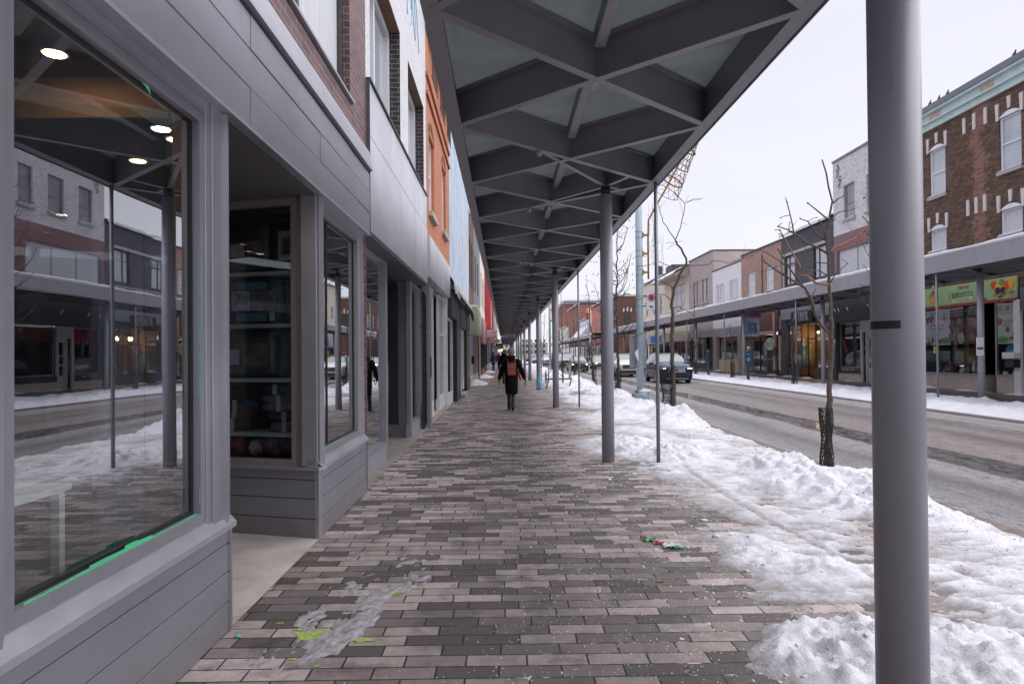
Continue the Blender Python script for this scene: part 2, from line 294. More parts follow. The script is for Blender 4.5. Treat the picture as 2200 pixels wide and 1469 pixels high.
def roadmat():
    t=NT('slushy_asphalt'); p=t.pos(); x,y,z=t.sep(p)
    warp=t.math('MULTIPLY',t.math('SUBTRACT',t.noise(t.comb(0.,y,0.),.13,3),.5),.9); xx=t.math('ADD',x,t.math('ADD',warp,t.math('MULTIPLY',t.math('SUBTRACT',t.noise(p,1.6,5,.7,(1,.25,1)),.5),.42)))
    f=t.math('DIVIDE',t.math('SUBTRACT',xx,4.5),6.6)
    c=t.ramp(f,(0.,(.16,.115,.10)),(.035,(.20,.16,.15)),(.06,(.24,.228,.25)),(.12,(.18,.172,.19)),(.2,(.075,.072,.080)),(.27,(.235,.218,.235)),(.32,(.255,.232,.24)),(.345,(.055,.05,.052)),(.45,(.045,.042,.042)),(.475,(.21,.168,.162)),(.62,(.22,.175,.168)),(.72,(.10,.08,.076)),(.80,(.24,.195,.19)),(.90,(.15,.122,.117)),(1.,(.38,.35,.355)))
    n=t.noise(p,2.4,6,.8,(1,.16,1)); n2=t.noise(p,42,4,.8,(1,.5,1)); n3=t.noise(p,9,5,.75,(1,.35,1))
    c=t.mix(t.ramp(n,(.5,0.),(.62,.5)),c,(.30,.27,.27)); c=t.mix(t.ramp(n3,(.40,.8),(.48,0.)),c,(.08,.068,.066)); c=t.mix(t.ramp(n2,(.38,.75),(.5,0.)),c,(.05,.048,.05)); c=t.mix(t.ramp(n2,(.56,0.),(.66,.5)),c,(.45,.42,.43))
    wetf=t.ramp(f,(.315,0.),(.35,1.),(.45,1.),(.48,0.)); wetf=t.math('MULTIPLY',wetf,t.ramp(n3,(.38,.6),(.5,1.)))
    t.set(c,t.ramp(wetf,(0.,.5),(1.,.06)),0,.5)
    h=t.math('MULTIPLY',t.math('ADD',n2,t.math('MULTIPLY',n3,1.4)),t.math('SUBTRACT',1.,t.math('MULTIPLY',wetf,.93))); t.bump(h,.5,.025); return t.m
def snowmat(dirt=1.,name='snow'):
    t=NT(name); p=t.pos(); x,y,z=t.sep(p); n=t.noise(p,2.,5,.7); n2=t.noise(p,30,5,.75); n3=t.noise(p,6,5,.75,(1,.7,1)); n5=t.noise(p,85,4,.75)
    c=t.mix(t.ramp(n,(.35,0.),(.65,1.)),(.70,.70,.765),(.79,.785,.85))
    c=t.mix(t.ramp(n3,(.56,0.),(.74,.28*dirt)),c,(.50,.44,.42))
    if dirt>.5: c=t.mix(t.ramp(t.math('ADD',z,t.math('MULTIPLY',t.math('SUBTRACT',n2,.5),.05)),(.0,1.),(.042,0.)),c,t.mix(n3,(.22,.195,.195),(.44,.42,.44)))
    cu=t.math('MULTIPLY',t.ramp(t.math('SUBTRACT',x,3.6),(0.,0.),(.55,.0),(.95,1.)),t.ramp(t.math('SUBTRACT',6.,x),(0.,0.),(.5,1.)))
    c=t.mix(t.math('MULTIPLY',t.ramp(n2,(.3,1.),(.75,0.)),t.math('MULTIPLY',cu,.75*dirt)),c,(.34,.25,.22))
    c=t.mix(t.ramp(n2,(.64,0.),(.72,.3*dirt)),c,(.4,.36,.35))
    t.set(c,.55,0,.3); t.b.inputs['Subsurface Weight'].default_value=.0; c=t.mix(t.ramp(n5,(.34,.22),(.44,0.)),c,(.42,.41,.46)); t.put(c,t.b.inputs['Base Color']); t.bump(t.math('ADD',t.math('ADD',n2,t.math('MULTIPLY',n5,.45)),t.math('MULTIPLY',n3,.8)),.62,.03); return t.m
PAVER=pavermat(); ROAD=roadmat(); SNOW=snowmat(); SNOWC=snowmat(.25,'clean_snow'); ICE=P((.42,.395,.42),.10,0,.3,18,bump=.5,spec=.7,name='grey_ice')
FARWALK=P((.14,.12,.12),.45,0,.45,2.,bump=.3,name='wet_paving',sz=(1,.3,1)); ASPH=P((.20,.19,.20),.6,0,.3,.4,name='asphalt')
# ------------------------------------------------------------------ ground
def struct(ob): ob['kind']='structure'; return ob
m=MB(); m.quad((-3000,-3000,-.26),(3000,-3000,-.26),(3000,3000,-.26),(-3000,3000,-.26)); struct(m.build('ground',P((.5,.5,.53),.7,0,.2,.02,name='snowy_ground')))
m=MB(); m.quad((4.2,-30,-.1),(11.4,-30,-.1),(11.4,520,-.1),(4.2,520,-.1)); struct(m.build('road',ROAD))
m=MB(); m.quad((-60,91,-.104),(60,91,-.104),(60,104,-.104),(-60,104,-.104)); struct(m.build('cross_street',ASPH))
for y0,y1 in ((-30,91),(104,520)):
    m=MB(); m.box(-14,4.36,y0,y1,-.3,0,0); struct(m.build('pavement',PAVER))
    m=MB(); m.box(4.36,4.52,y0,y1,-.3,.01,0); struct(m.build('kerb',P((.15,.115,.10),.7,0,.4,7,bump=.5,name='dirty_kerb')))
    m=MB(); m.box(11.2,40,y0,y1,-.3,.06,0); struct(m.build('far_pavement',FARWALK))
    m=MB(); m.box(11.04,11.2,y0,y1,-.3,.07,0); struct(m.build('far_kerb',CONC))
m=MB(); m.poly([(-1.62,4.06,.009),(-1.62,5.97,.009),(-3.4,6.5,.009),(-3.4,3.5,.009)]); struct(m.build('entrance_floor',P((.56,.50,.49),.8,0,.25,2.2,bump=.35,name='entrance_concrete')))
m=MB(); m.box(-1.86,-1.66,8.0,20.5,0,.012); m.poly([(-1.80,10.4,.006),(-1.80,13.3,.006),(-2.9,13.3,.006),(-2.9,10.4,.006)],0); struct(m.build('entrance_floor',P((.27,.23,.22),.85,0,.25,4,bump=.3,name='worn_concrete')))
# ------------------------------------------------------------------ snow (height fields)
def sm(a,b,x): t=max(0,min(1,(x-a)/(b-a))); return t*t*(3-2*t)
EDGE=[(-10,1.3),(3.2,1.28),(3.6,1.45),(3.85,1.65),(4.0,1.95),(4.28,1.95),(4.4,1.4),(4.6,1.5),(5.05,1.66),(5.5,1.62),(5.75,1.42),(6.3,1.8),(6.8,1.93),(7.3,1.82),(8.2,1.74),(9.3,1.38),(10.3,1.1),(11.4,.92),(13.3,1.15),(16.6,1.35),(21,1.65),(32,1.7),(600,1.8)]
def edge(y):
    for (a,xa),(b,xb) in zip(EDGE,EDGE[1:]):
        if y<=b: return xa+(xb-xa)*sm(a,b,y)
    return 1.7
MOUNDS=[(3.85,7.6,.55,1.3,.19),(3.72,9.1,.38,.5,.22),(2.55,10.4,.5,.7,.13),(2.05,11.4,.6,1.0,.10),(3.15,7.75,.2,.25,.12),(1.85,3.5,.5,.5,.10),(2.7,3.1,1.,.7,.10),(3.4,3.7,.9,.7,.06),
 (4.1,16.6,.55,1.7,.27),(3.6,14.9,.4,.8,.12),(4.0,20.6,.75,1.2,.18),(3.4,18.6,.6,.8,.15),(2.8,16.6,.7,.6,.08),(4.1,24.6,.5,1.6,.22),(2.7,22.6,.7,1.,.13),(1.95,5.3,.28,.5,.045),(2.4,4.9,.35,.3,.05)]
rs=random.Random(3)
for i in range(46): 
    yy=28+i*2.4+rs.uniform(-.8,.8); MOUNDS.append((rs.uniform(3.4,4.2),yy,rs.uniform(.4,.8),rs.uniform(.8,1.6),rs.uniform(.12,.30)))
def vor(x,y,sc,seed=0.): 
    d,_=mn.voronoi(Vector((x*sc,y*sc,seed))); return d
def hn(x,y):
    e=edge(y)+.16*mn.noise(Vector((x*2.3,y*2.3,1)))+.07*mn.noise(Vector((x*9,y*9,2)))
    t=sm(-.30,.85,x-e)
    k=0
    for mx,my,rx,ry,h in MOUNDS:
        dx=(x-mx)/rx; dy=(y-my)/ry; q=dx*dx+dy*dy
        if q<2.2: k=max(k,h*(1-sm(.25,1.5,math.sqrt(q)+.25*mn.noise(Vector((x*3,y*3,5))))))
    h=-.022+t*(.048+.03*mn.noise(Vector((x*1.6,y*1.1,3)))+.022*mn.noise(Vector((x*4.1,y*6,4))))
    # trampled, streaky crust
    h+=t*(.024*mn.noise(Vector((x*4+y*1.5,y*19,8)))+.018*abs(mn.noise(Vector((x*6.5,y*8,9))))+.014*abs(mn.noise(Vector((x*15,y*17,9.5))))+.010*abs(mn.noise(Vector((x*34,y*38,7)))))-t*.012
    q_=Vector((x+.05*mn.noise(Vector((x*5,y*5,31))),y*1.25,0)); dv=mn.voronoi(q_*7.5)[0]; h+=t*.030*max(0,.5-dv[0]*1.5)*sm(-.25,.2,mn.noise(Vector((x*1.1,y*.9,33))))
    # thin worn places where pavers show
    wn=mn.noise(Vector((x*.85+3,y*.55,12)))+.35*mn.noise(Vector((x*3.5,y*9,13))); h-=.05*sm(.2,.5,wn)*t*(1-sm(.02,.1,k))
    # tyre / shovel ruts
    h-=.018*t*(1-sm(.0,.06,abs(x-(2.55+.12*math.sin(y*.6)))))*(1 if y<13 else 0)
    if k>.003:
        q=Vector((x+.06*mn.noise(Vector((x*4,y*4,1))),y+.06*mn.noise(Vector((x*4,y*4,2))),0)); d=mn.voronoi(q*4.5)[0]
        h+=k*(.78+.6*mn.noise(Vector((x*2.4,y*2.4,6))))+sm(0,.09,k)*(.07*(.42-d[0])+.085*abs(mn.noise(q*6.3+Vector((0,0,3))))+.06*abs(mn.noise(q*13+Vector((0,0,4))))+.028*abs(mn.noise(q*29)))
    else:
        if t>.2:
            d=mn.voronoi(Vector((x*9,y*9,0)))[0]; h+=t*.035*max(0,mn.noise(Vector((x*1.2,y*1.2,20)))+.15)*(.6-d[0])
    if x>4.25:  h=h*(1-sm(4.35,4.72,x))-.14*sm(4.3,4.62,x)
    return h
def snowfield(name,xs,ys,fn,mat):
    g=MB(); g.grid([[(x,y,fn(x,y)) for x in xs] for y in ys]); ob=g.build(name,mat); struct(ob)
    return ob
def rng(a,b,s):
    o_=[];v=a
    while v<b-1e-6: o_.append(v); v+=s
    return o_+[b]
snowfield('snow',rng(.85,4.74,.021),rng(2.3,7.0,.02),hn,SNOW)
snowfield('snow',rng(.85,4.74,.03),rng(7.0,14.0,.033),hn,SNOW)
snowfield('snow',rng(.85,4.74,.065),rng(14.0,34.0,.09),hn,SNOW)
snowfield('snow',rng(.85,4.74,.16),rng(34.0,91.0,.3),hn,SNOW)
snowfield('snow',rng(1.2,4.74,.4),rng(104.0,300.0,1.5),lambda x,y:.08+.12*mn.noise(Vector((x,y*.5,0))) if x<4.4 else -.14,SNOW)
def hf(x,y):
    e=15.05+.35*mn.noise(Vector((y*.35,0,3)))+.12*mn.noise(Vector((x*2,y*2,1))); t=sm(10.95,11.4,x)*(1-sm(-.35,.25,x-e))
    bank=math.exp(-((x-12.0)/.75)**2)*(.13+.13*mn.noise(Vector((y*.45,3,0))))+math.exp(-((x-13.8)/.8)**2)*(.10+.12*mn.noise(Vector((y*.6,9,0))))
    d=mn.voronoi(Vector((x*2.6,y*2.6,1)))[0]
    h=.0+t*(.065+bank+.06*mn.noise(Vector((x*2.5,y*2.5,2)))+.13*(.4-d[0])*sm(.0,.2,bank))
    h+=t*(.09*abs(mn.noise(Vector((x*3.2,y*3.2,4))))+.05*abs(mn.noise(Vector((x*7,y*7,4))))-.04)
    if x<11.1: h=min(h,-.13+.3*sm(10.85,11.12,x))
    if x>16.9: h+=(.06+.16*max(0,mn.noise(Vector((y*.8,1,1)))))*sm(16.9,17.5,x)
    return h
SNOWF=snowmat(.7,'kerb_snow'); snowfield('far_snow',rng(10.8,17.6,.07),rng(14,50,.08),hf,SNOWF)
snowfield('far_snow',rng(10.8,17.6,.25),rng(50,91,.3),hf,SNOWC)
snowfield('far_snow',rng(10.8,17.6,.6),rng(104,300,1.2),hf,SNOWC)
# left-hand heaps against the far shops
for (cx,cy,rx,ry,h) in ((-1.5,36.5,.75,2.2,.28),(-1.35,47.,.7,2.4,.25),(-1.3,60,.6,3,.2)):
    g=MB(); g.grid([[(cx+rx*u,cy+ry*v,h*max(-.1,1-math.sqrt(u*u+v*v)*1.05)+.06*mn.noise(Vector((u*5,v*9,cy)))-.02) for u in [i/12-1 for i in range(25)]] for v in [i/16-1 for i in range(33)]])
    struct(g.build('snow',SNOWC))
# loose snow grit on the pavers (nobody could count it)
g=MB(); rs=random.Random(11)
for i in range(6500):
    y=3.0+11*rs.random()**1.7; x=rs.gauss(.55,.95)
    if x<-1.4 or x>edge(y)+.3: continue
    if mn.noise(Vector((x*1.1,y*.9,40)))+.35*(x-.2)<rs.uniform(-.5,.6): continue
    s=rs.uniform(.002,.005)*(1.6 if rs.random()<.05 else 1)*(1+.06*y); a=rs.random()*6.28
    p=[(x+s*math.cos(a+k*2.1)*rs.uniform(.7,1.3),y+s*math.sin(a+k*2.1)*rs.uniform(.7,1.3),.0005) for k in range(3)]; t_=(x,y,s*.9)
    g.poly([p[0],p[1],t_]);g.poly([p[1],p[2],t_]);g.poly([p[2],p[0],t_])
tag(g.build('snow_grit',P((.8,.8,.84),.5,name='ice_grit')),'white salt and ice crumbs scattered over the grey pavers','grit',kind='stuff')
# snow clods rolled out on the walk and verge
rs=random.Random(5); g=MB()
for i in range(240):
    y=3.3+9*rs.random()**1.4; x=edge(y)+rs.gauss(.15,.35); s=rs.uniform(.004,.013) if rs.random()<.95 else rs.uniform(.014,.024)
    g.blob((x,y,max(0,hn(x,y))+s*.1),(s*rs.uniform(.8,1.6),s*rs.uniform(.8,1.6),s*.7),0,2,.6,i)
tag(g.build('snow_crumbs',SNOWC),'loose snow lumps along the ragged edge of the shovelled snow','snow lumps',kind='stuff')
g=MB(); rs=random.Random(17)
for i in range(2600):
    y=3.2+22*rs.random()**1.6; x=4.55-abs(rs.gauss(0,.75)); 
    if x<edge(y)+.15: continue
    s=rs.uniform(.003,.008)*(1+.05*y); z=hn(x,y); a=rs.random()*6.28
    p=[(x+s*math.cos(a+k*2.1)*rs.uniform(.6,1.4),y+s*math.sin(a+k*2.1)*rs.uniform(.6,1.4),z-.001) for k in range(3)]; t_=(x,y,z+s*.8)
    g.poly([p[0],p[1],t_]);g.poly([p[1],p[2],t_]);g.poly([p[2],p[0],t_])
tag(g.build('road_grit',P((.16,.12,.10),.8,0,.4,30,name='brown_grit')),'brown sand grit sprinkled over the snow beside the kerb','grit',kind='stuff')
# ice patches near the entrance
def patchmesh(cx,cy,lx,ly,seed,z=.006,th=.42,n=70):
    g=MB(); rows=[]
    for j in range(n+1):
        v=j/n*2-1; row=[]
        for i in range(n+1):
            u=i/n*2-1; q=1-math.hypot(u,v)*1.0+.75*mn.noise(Vector((u*2+seed,v*3,seed)))+.42*mn.noise(Vector((u*8,v*14,seed)))+.22*mn.noise(Vector((u*20,v*34,seed))); row.append((cx+u*lx+v*lx*.5,cy+v*ly,z*2.2*(q-th) if q>th-.4 else -.01))
        rows.append(row)
    g.grid(rows); return g
tag(patchmesh(-.92,4.5,.42,1.1,3.3,.010,.50,110).build('ice_patch',ICE),'thin grey ice frozen over the pavers beside the shop entrance','ice')
rs=random.Random(2)
LIME=P((.36,.50,.12),.7,0,.35,40,name='lime_paint'); LL=['largest lime green paint splash beside the grey ice','small lime splash at the right edge of the ice near the shop corner','lime splash at the right side of the ice farther on','lime speck just beyond the ice splash','lime speck left of the largest splash','lime speck nearest the bottom edge','lime speck right of the nearest one','lime speck closest to the shop wall','lime dot between the two larger splashes']
for cx,cy,s in ((-1.06,3.93,.10),(-.80,3.86,.045),(-.72,4.62,.045),(-.62,4.7,.025),(-1.22,4.02,.03),(-1.13,3.63,.02),(-.98,3.55,.018),(-1.35,4.12,.02),(-.9,4.0,.025)):
    g=MB(); n=26; pts=[]
    for a in range(n):
        th=a*2*PI/n; q=s*(0.7+.6*mn.noise(Vector((math.cos(th)*1.3,math.sin(th)*1.3,cx*9)))+.22*mn.noise(Vector((math.cos(th)*7,math.sin(th)*7,cx*5)))); q=max(s*.15,q); pts.append((cx+q*1.5*math.cos(th),cy+q*math.sin(th)*.8,.0035))
    for a in range(n): g.poly([(cx,cy,.0035),pts[a],pts[(a+1)%n]])
    tag(g.build('paint_splash',LIME),LL.pop(0),'paint stain','lime paint splashes on the pavers')
# ------------------------------------------------------------------ facades
class Bld:
    """a building whose street front is the plane X=x, facing s (+1 = towards +X)"""
    def __init__(b,name,label,cat,x,s,y0,y1,ztop,depth=9,rev=.14,zb=0):
        b.x,b.s,b.y0,b.y1,b.zt,b.dep,b.rev,b.zb=x,s,y0,y1,ztop,depth,rev,zb
        b.t=thing(name,label,cat,(x-s*depth/2,(y0+y1)/2,zb)); b.ops=[]
    def wall(b,mat,ops,z0=None,z1=None,y0=None,y1=None,name='wall',shell=True,x=None,revmat=None):
        z0=b.zb if z0 is None else z0; z1=b.zt if z1 is None else z1; y0=b.y0 if y0 is None else y0; y1=b.y1 if y1 is None else y1; x=b.x if x is None else x
        g=MB(); ys=sorted({y0,y1,*[min(max(q,y0),y1) for o_ in ops for q in o_[:2]]}); zs=sorted({z0,z1,*[min(max(q,z0),z1) for o_ in ops for q in o_[2:4]]})
        for a,c in zip(ys,ys[1:]):
            for e,f in zip(zs,zs[1:]):
                my,mz=(a+c)/2,(e+f)/2
                if any(o_[0]<my<o_[1] and o_[2]<mz<o_[3] for o_ in ops): continue
                g.quad((x,a,e),(x,c,e),(x,c,f),(x,a,f))
        xi=x-b.s*b.rev; rm=1 if revmat else 0
        for o_ in ops:
            a,c,e,f=o_[:4]
            g.quad((x,a,e),(xi,a,e),(xi,a,f),(x,a,f),rm); g.quad((x,c,e),(x,c,f),(xi,c,f),(xi,c,e),rm); g.quad((x,a,f),(xi,a,f),(xi,c,f),(x,c,f),rm); g.quad((x,a,e),(x,c,e),(xi,c,e),(xi,a,e),rm)
        if shell:
            xb=x-b.s*b.dep
            g.quad((x,y0,z0),(xb,y0,z0),(xb,y0,z1),(x,y0,z1)); g.quad((x,y1,z0),(xb,y1,z0),(xb,y1,z1),(x,y1,z1)); g.quad((xb,y0,z0),(xb,y1,z0),(xb,y1,z1),(xb,y0,z1)); g.quad((x,y0,z1),(xb,y0,z1),(xb,y1,z1),(x,y1,z1))
        return g.build(name,[mat]+([revmat] if revmat else []),b.t)
    def window(b,y0,y1,z0,z1,vf=(),hf=(),fr=.05,fmat=None,gmat=None,back=None,sill=None,x=None,name='window',deep=.05,snow=False,split=None):
        x=b.x if x is None else x; fmat=fmat or WHITE; gmat=gmat or DGLASS; xo=x-b.s*(b.rev-.01); xf=xo+b.s*deep
        g=MB(); g.box(xo,xf,y0,y0+fr,z0,z1); g.box(xo,xf,y1-fr,y1,z0,z1); g.box(xo,xf,y0+fr,y1-fr,z1-fr,z1); g.box(xo,xf,y0+fr,y1-fr,z0,z0+fr)
        for v in vf: yy=y0+(y1-y0)*v; g.box(xo,xf-b.s*.008,yy-fr*.4,yy+fr*.4,z0+fr,z1-fr)
        for h in hf: zz=z0+(z1-z0)*h; g.box(xo,xf-b.s*.012,y0+fr,y1-fr,zz-fr*.4,zz+fr*.4)
        w_=g.build(name,fmat,b.t)
        xg=xo+b.s*deep*.3
        if split:   # upper and lower sash in different look
            zz=z0+(z1-z0)*(hf[0] if hf else .5)
            MB().quad((xg,y0+fr*.5,z0+fr*.5),(xg,y1-fr*.5,z0+fr*.5),(xg,y1-fr*.5,zz),(xg,y0+fr*.5,zz)).build('pane',gmat,w_)
            MB().quad((xg,y0+fr*.5,zz),(xg,y1-fr*.5,zz),(xg,y1-fr*.5,z1-fr*.5),(xg,y0+fr*.5,z1-fr*.5)).build('pane',split,w_)
        else: MB().quad((xg,y0+fr*.5,z0+fr*.5),(xg,y1-fr*.5,z0+fr*.5),(xg,y1-fr*.5,z1-fr*.5),(xg,y0+fr*.5,z1-fr*.5)).build('pane',gmat,w_)
        if sill:
            MB().box(x-b.s*(b.rev-.02),x+b.s*.09,y0-.08,y1+.08,z0-.12,z0-.002,0,.01).build('sill',sill,w_)
        if snow:
            g=MB(); n=12
            g.grid([[(x+b.s*(.1*u-.1*(1-u)),y0-.06+(y1-y0+.12)*i/n,z0+(.0 if u==1 else .06+.03*mn.noise(Vector((i*.7,y0,0))))*(1 if u<1 else .0)) for i in range(n+1)] for u in (0,.55,1)]); g.build('sill_snow',SNOWC,w_)
        return w_
    def room(b,y0,y1,z0,z1,deep=3,mat=None,back=None):
        xa=b.x-b.s*(b.rev+.02); xb=b.x-b.s*deep; g=MB()
        g.quad((xb,y0,z0),(xb,y1,z0),(xb,y1,z1),(xb,y0,z1),1); g.quad((xa,y0,z0),(xb,y0,z0),(xb,y0,z1),(xa,y0,z1)); g.quad((xa,y1,z0),(xb,y1,z0),(xb,y1,z1),(xa,y1,z1)); g.quad((xa,y0,z1),(xb,y0,z1),(xb,y1,z1),(xa,y1,z1)); g.quad((xa,y0,z0),(xa,y1,z0),(xb,y1,z0),(xb,y0,z0))
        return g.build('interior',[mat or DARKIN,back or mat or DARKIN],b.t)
    def part(b,name,mat,*boxes,parent=None,bev=0,label=None):
        g=MB()
        for q in boxes: g.box(*q,0,bev)
        ob=g.build(name,mat,parent or b.t)
        if label: ob['label']=label
        return ob
    def shopfront(b,y0,y1,z0,z1,bulk=.5,door=None,fmat=FRAME,bmat=None,vf=(),deepx=0,room=3,back=None,transom=None,inmat=None):
        """glazed front between y0..y1; bulkhead below; door=(ya,yb)"""
        x=b.x-b.s*deepx; s=b.s; bays=[]
        if door: bays=[(y0,door[0]),(door[1],y1)]
        else: bays=[(y0,y1)]
        for a,c in bays:
            if c-a<.15: continue
            b.part('bulkhead',bmat or fmat,(x-s*.12,x-s*.02,a,c,z0,z0+bulk))
            sv=b.rev; b.rev=.1
            b.window(a,c,z0+bulk,z1,vf if c-a>1.2 else (),(transom,) if transom else (),.06,fmat,GLASS2,x=x,name='display_window',deep=.07); b.rev=sv
        if door:
            a,c=door; g=MB(); xd=x-s*.35
            g.box(xd,xd+s*.05,a,a+.09,z0,z0+2.15); g.box(xd,xd+s*.05,c-.09,c,z0,z0+2.15); g.box(xd,xd+s*.05,a+.09,c-.09,z0+2.05,z0+2.15); g.box(xd,xd+s*.05,a+.09,c-.09,z0,z0+.25); g.box(xd,xd+s*.05,a,c,z0+2.2,z1)
            d=g.build('door',fmat,b.t); MB().quad((xd+s*.02,a+.09,z0+.25),(xd+s*.02,c-.09,z0+.25),(xd+s*.02,c-.09,z0+2.05),(xd+s*.02,a+.09,z0+2.05)).build('pane',GLASS2,d)
            MB().tube([(xd+s*.11,a+.14,z0+.9),(xd+s*.11,a+.14,z0+1.25)],.015,0,6).build('handle',FRAME,d)
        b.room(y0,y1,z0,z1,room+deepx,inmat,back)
def roofsnow(b,h=.14,lip=.1):
    g=MB(); n=max(4,int((b.y1-b.y0)/.5)); x0=b.x+b.s*lip; 
    rows=[]
    for i in range(n+1):
        y=b.y0+(b.y1-b.y0)*i/n; hh=h*(.7+.7*abs(mn.noise(Vector((y*.8,b.x,1))))); rows.append([(x0,y,b.zt+.01),(x0+b.s*.02,y,b.zt+hh*.5),(b.x-b.s*.2,y,b.zt+hh),(b.x-b.s*b.dep,y,b.zt+hh)])
    g.grid(rows); g.build('roof_snow',SNOWC,b.t)
# ================================================================== LEFT: near grey shop
XL=-1.62
b=Bld('shop_building','grey metal-clad shop with purple brick upper floor, nearest building on the left','building',XL,1,-4,8.1,8.6,8)
B=b
b.wall(PURPLE,[(3.2,7.27,4.33,6.4),(-2.5,2.2,4.33,6.4)],4.0,8.6,revmat=PURPLE)
b.window(3.2,7.27,4.33,6.4,(.30,.62),(),.09,CHAR,CURT,sill=None); b.window(-2.5,2.2,4.33,6.4,(.5,),(),.09,CHAR,CURT)
b.part('flashing',FRAME,(XL-.12,XL+.035,3.1,7.36,4.30,4.325),(XL-.12,XL+.035,-2.6,2.3,4.30,4.325))
# fascia strips with seams
def strips(rows,seams,x,y0,y1,mat,parent,name='fascia_strip',gap=.006):
    for k,(za,zb,xo) in enumerate(rows):
        ys=[y0]+[q for q in seams[k] if y0<q<y1]+[y1]; g=MB()
        for i,(a,c) in enumerate(zip(ys,ys[1:])): 
            g.box(x-.05,x+xo-(.004 if i%2 else 0),a+(.0025 if a>y0 else 0),c-(.0025 if c<y1 else 0),za+gap/2,zb-gap/2,0,.003)
        g.build(name,mat,parent)
strips([(3.03,3.275,.05),(3.275,3.52,.05),(3.52,3.74,.05)],[(1.9,4.28,7.35),(3.1,5.9),(1.2,4.28,6.95)],XL,-4,8.08,PANEL,b.t)
g=MB()
for a,c in ((-4,2.4),(2.405,5.95),(5.955,8.08)):
    g.quad((XL+.085,a,3.77),(XL+.085,c,3.77),(XL+.045,c,4.0),(XL+.045,a,4.0)); g.quad((XL+.045,a,4.0),(XL+.045,c,4.0),(XL-.05,c,4.03),(XL-.05,a,4.03)); g.quad((XL+.085,a,3.77),(XL-.03,a,3.76),(XL-.03,c,3.76),(XL+.085,c,3.77))
g.build('cornice_flashing',PANEL,b.t)
b.part('fascia_backing',BLACK,(XL-.3,XL-.04,-4,8.08,3.03,4.0))
# soffit, piers, sills, base
b.part('drip_edge',PANELB,(XL-.02,XL+.055,-4,8.08,3.005,3.028))
b.part('soffit',P((.13,.125,.13),.6,0,.1,2,name='dark_soffit'),(XL-3.2,XL-.04,3.99,6.7,3.0,3.03))
WB,WT=.74,2.87
def base(y0,y1):
    g=MB()
    for za,zb in ((0.005,.17),(.175,.345),(.35,.51),(.515,.60)): g.box(XL-.04,XL,y0,y1-.02,za,zb,0,.002)
    g.build('base_board',PANELD,b.t); b.part('corner_trim',PANEL,(XL-.04,XL+.006,y1-.02,y1,0,.60))
    g=MB(); g.box(XL-.12,XL+.03,y0,y1+.01,.60,.632,0,.003); g.quad((XL+.03,y0,.633),(XL+.03,y1,.633),(XL-.03,y1,.70),(XL-.03,y0,.70)); g.box(XL-.1,XL-.03,y0,y1,.634,.70); g.build('sill',PANELB,b.t)
base(-4,4.06); base(5.97,8.0)
def bigwin(y0,y1,mull=()):
    w_=b.window(y0,y1,.70,WT+.06,mull,(),.055,FRAME,GLASS,deep=.07,name='display_window'); 
    g=MB(); x=XL-b.rev+.02; g.box(x,x+.02,y0+.055,y1-.055,.755,.775); g.box(x,x+.02,y0+.055,y1-.055,WT-.01,WT+.005); g.box(x,x+.02,y0+.055,y0+.075,.775,WT-.01); g.box(x,x+.02,y1-.075,y1-.055,.775,WT-.01); g.build('gasket',BLACK,w_); return w_
b.rev=.10
w1=bigwin(2.25,3.76); bigwin(-3.6,1.9); w2=bigwin(6.12,7.72)
b.part('pier',PANEL,(XL-.1,XL-.012,1.9,2.25,.64,3.03),(XL-.1,XL-.0,1.93,2.23,.64,3.03),bev=.004)
b.part('pier',PANEL,(XL-.1,XL-.012,3.76,4.05,.64,3.03),(XL-.1,XL,3.82,4.03,.641,3.028),bev=.004)
b.part('pier',PANEL,(XL-.15,XL-.012,5.97,6.12,.64,3.03),bev=.004)
b.part('pier',PANEL,(XL-.12,XL-.012,7.72,8.0,.64,3.03),(XL-.12,XL-.02,6.12,7.72,2.93,3.03),bev=.004)
b.part('window_head',PANEL,(XL-.1,XL-.012,2.25,3.76,2.93,3.03),(XL-.1,XL-.012,-3.6,1.9,2.93,3.03))
b.part('brick_pier',PURPLE,(XL-.3,XL-.004,8.0,8.1,0,4.0))
# green tape left round the panes
TAPE=P((.10,.62,.30),.6,0,.1,3,name='green_tape'); rs=random.Random(4); x=XL-.028
for (ya,yb,wz) in ((2.36,3.68,.020),(6.2,7.0,.012)):
    y=ya; g=MB()
    while y<yb:
        L=rs.uniform(.04,.14); k=max(.15,mn.noise(Vector((y*2.2,1,1)))+.45)*(1.6 if y<3.1 else .7); g.poly([(x,y,.756),(x,min(y+L,yb),.756),(x,min(y+L,yb),.758+wz*k*rs.uniform(.7,1.4)),(x,y,.758+wz*k*rs.uniform(.7,1.4))]); y+=L
    g.build('masking_tape',TAPE,b.t)
z=.8; g=MB()
while z<2.3:
    L=rs.uniform(.05,.3)
    if rs.random()<.7: g.quad((x+.002,3.700,z),(x+.002,3.708+rs.uniform(0,.006),z),(x+.002,3.706+rs.uniform(0,.006),z+L),(x+.002,3.700,z+L))
    z+=L+rs.uniform(0,.06)
g.build('masking_tape',TAPE,b.t); g=MB(); g.poly([(x,3.13,2.86),(x,3.2,2.86),(x,3.21,2.82),(x,3.19,2.84)]); g.build('masking_tape',TAPE,b.t)
MB().quad((XL-.075,2.312,.775),(XL-.075,2.37,.775),(XL-.075,2.37,.86),(XL-.075,2.312,.86)).build('sticker',P((.6,.62,.72),.5,name='sticker_paper'),b.t)
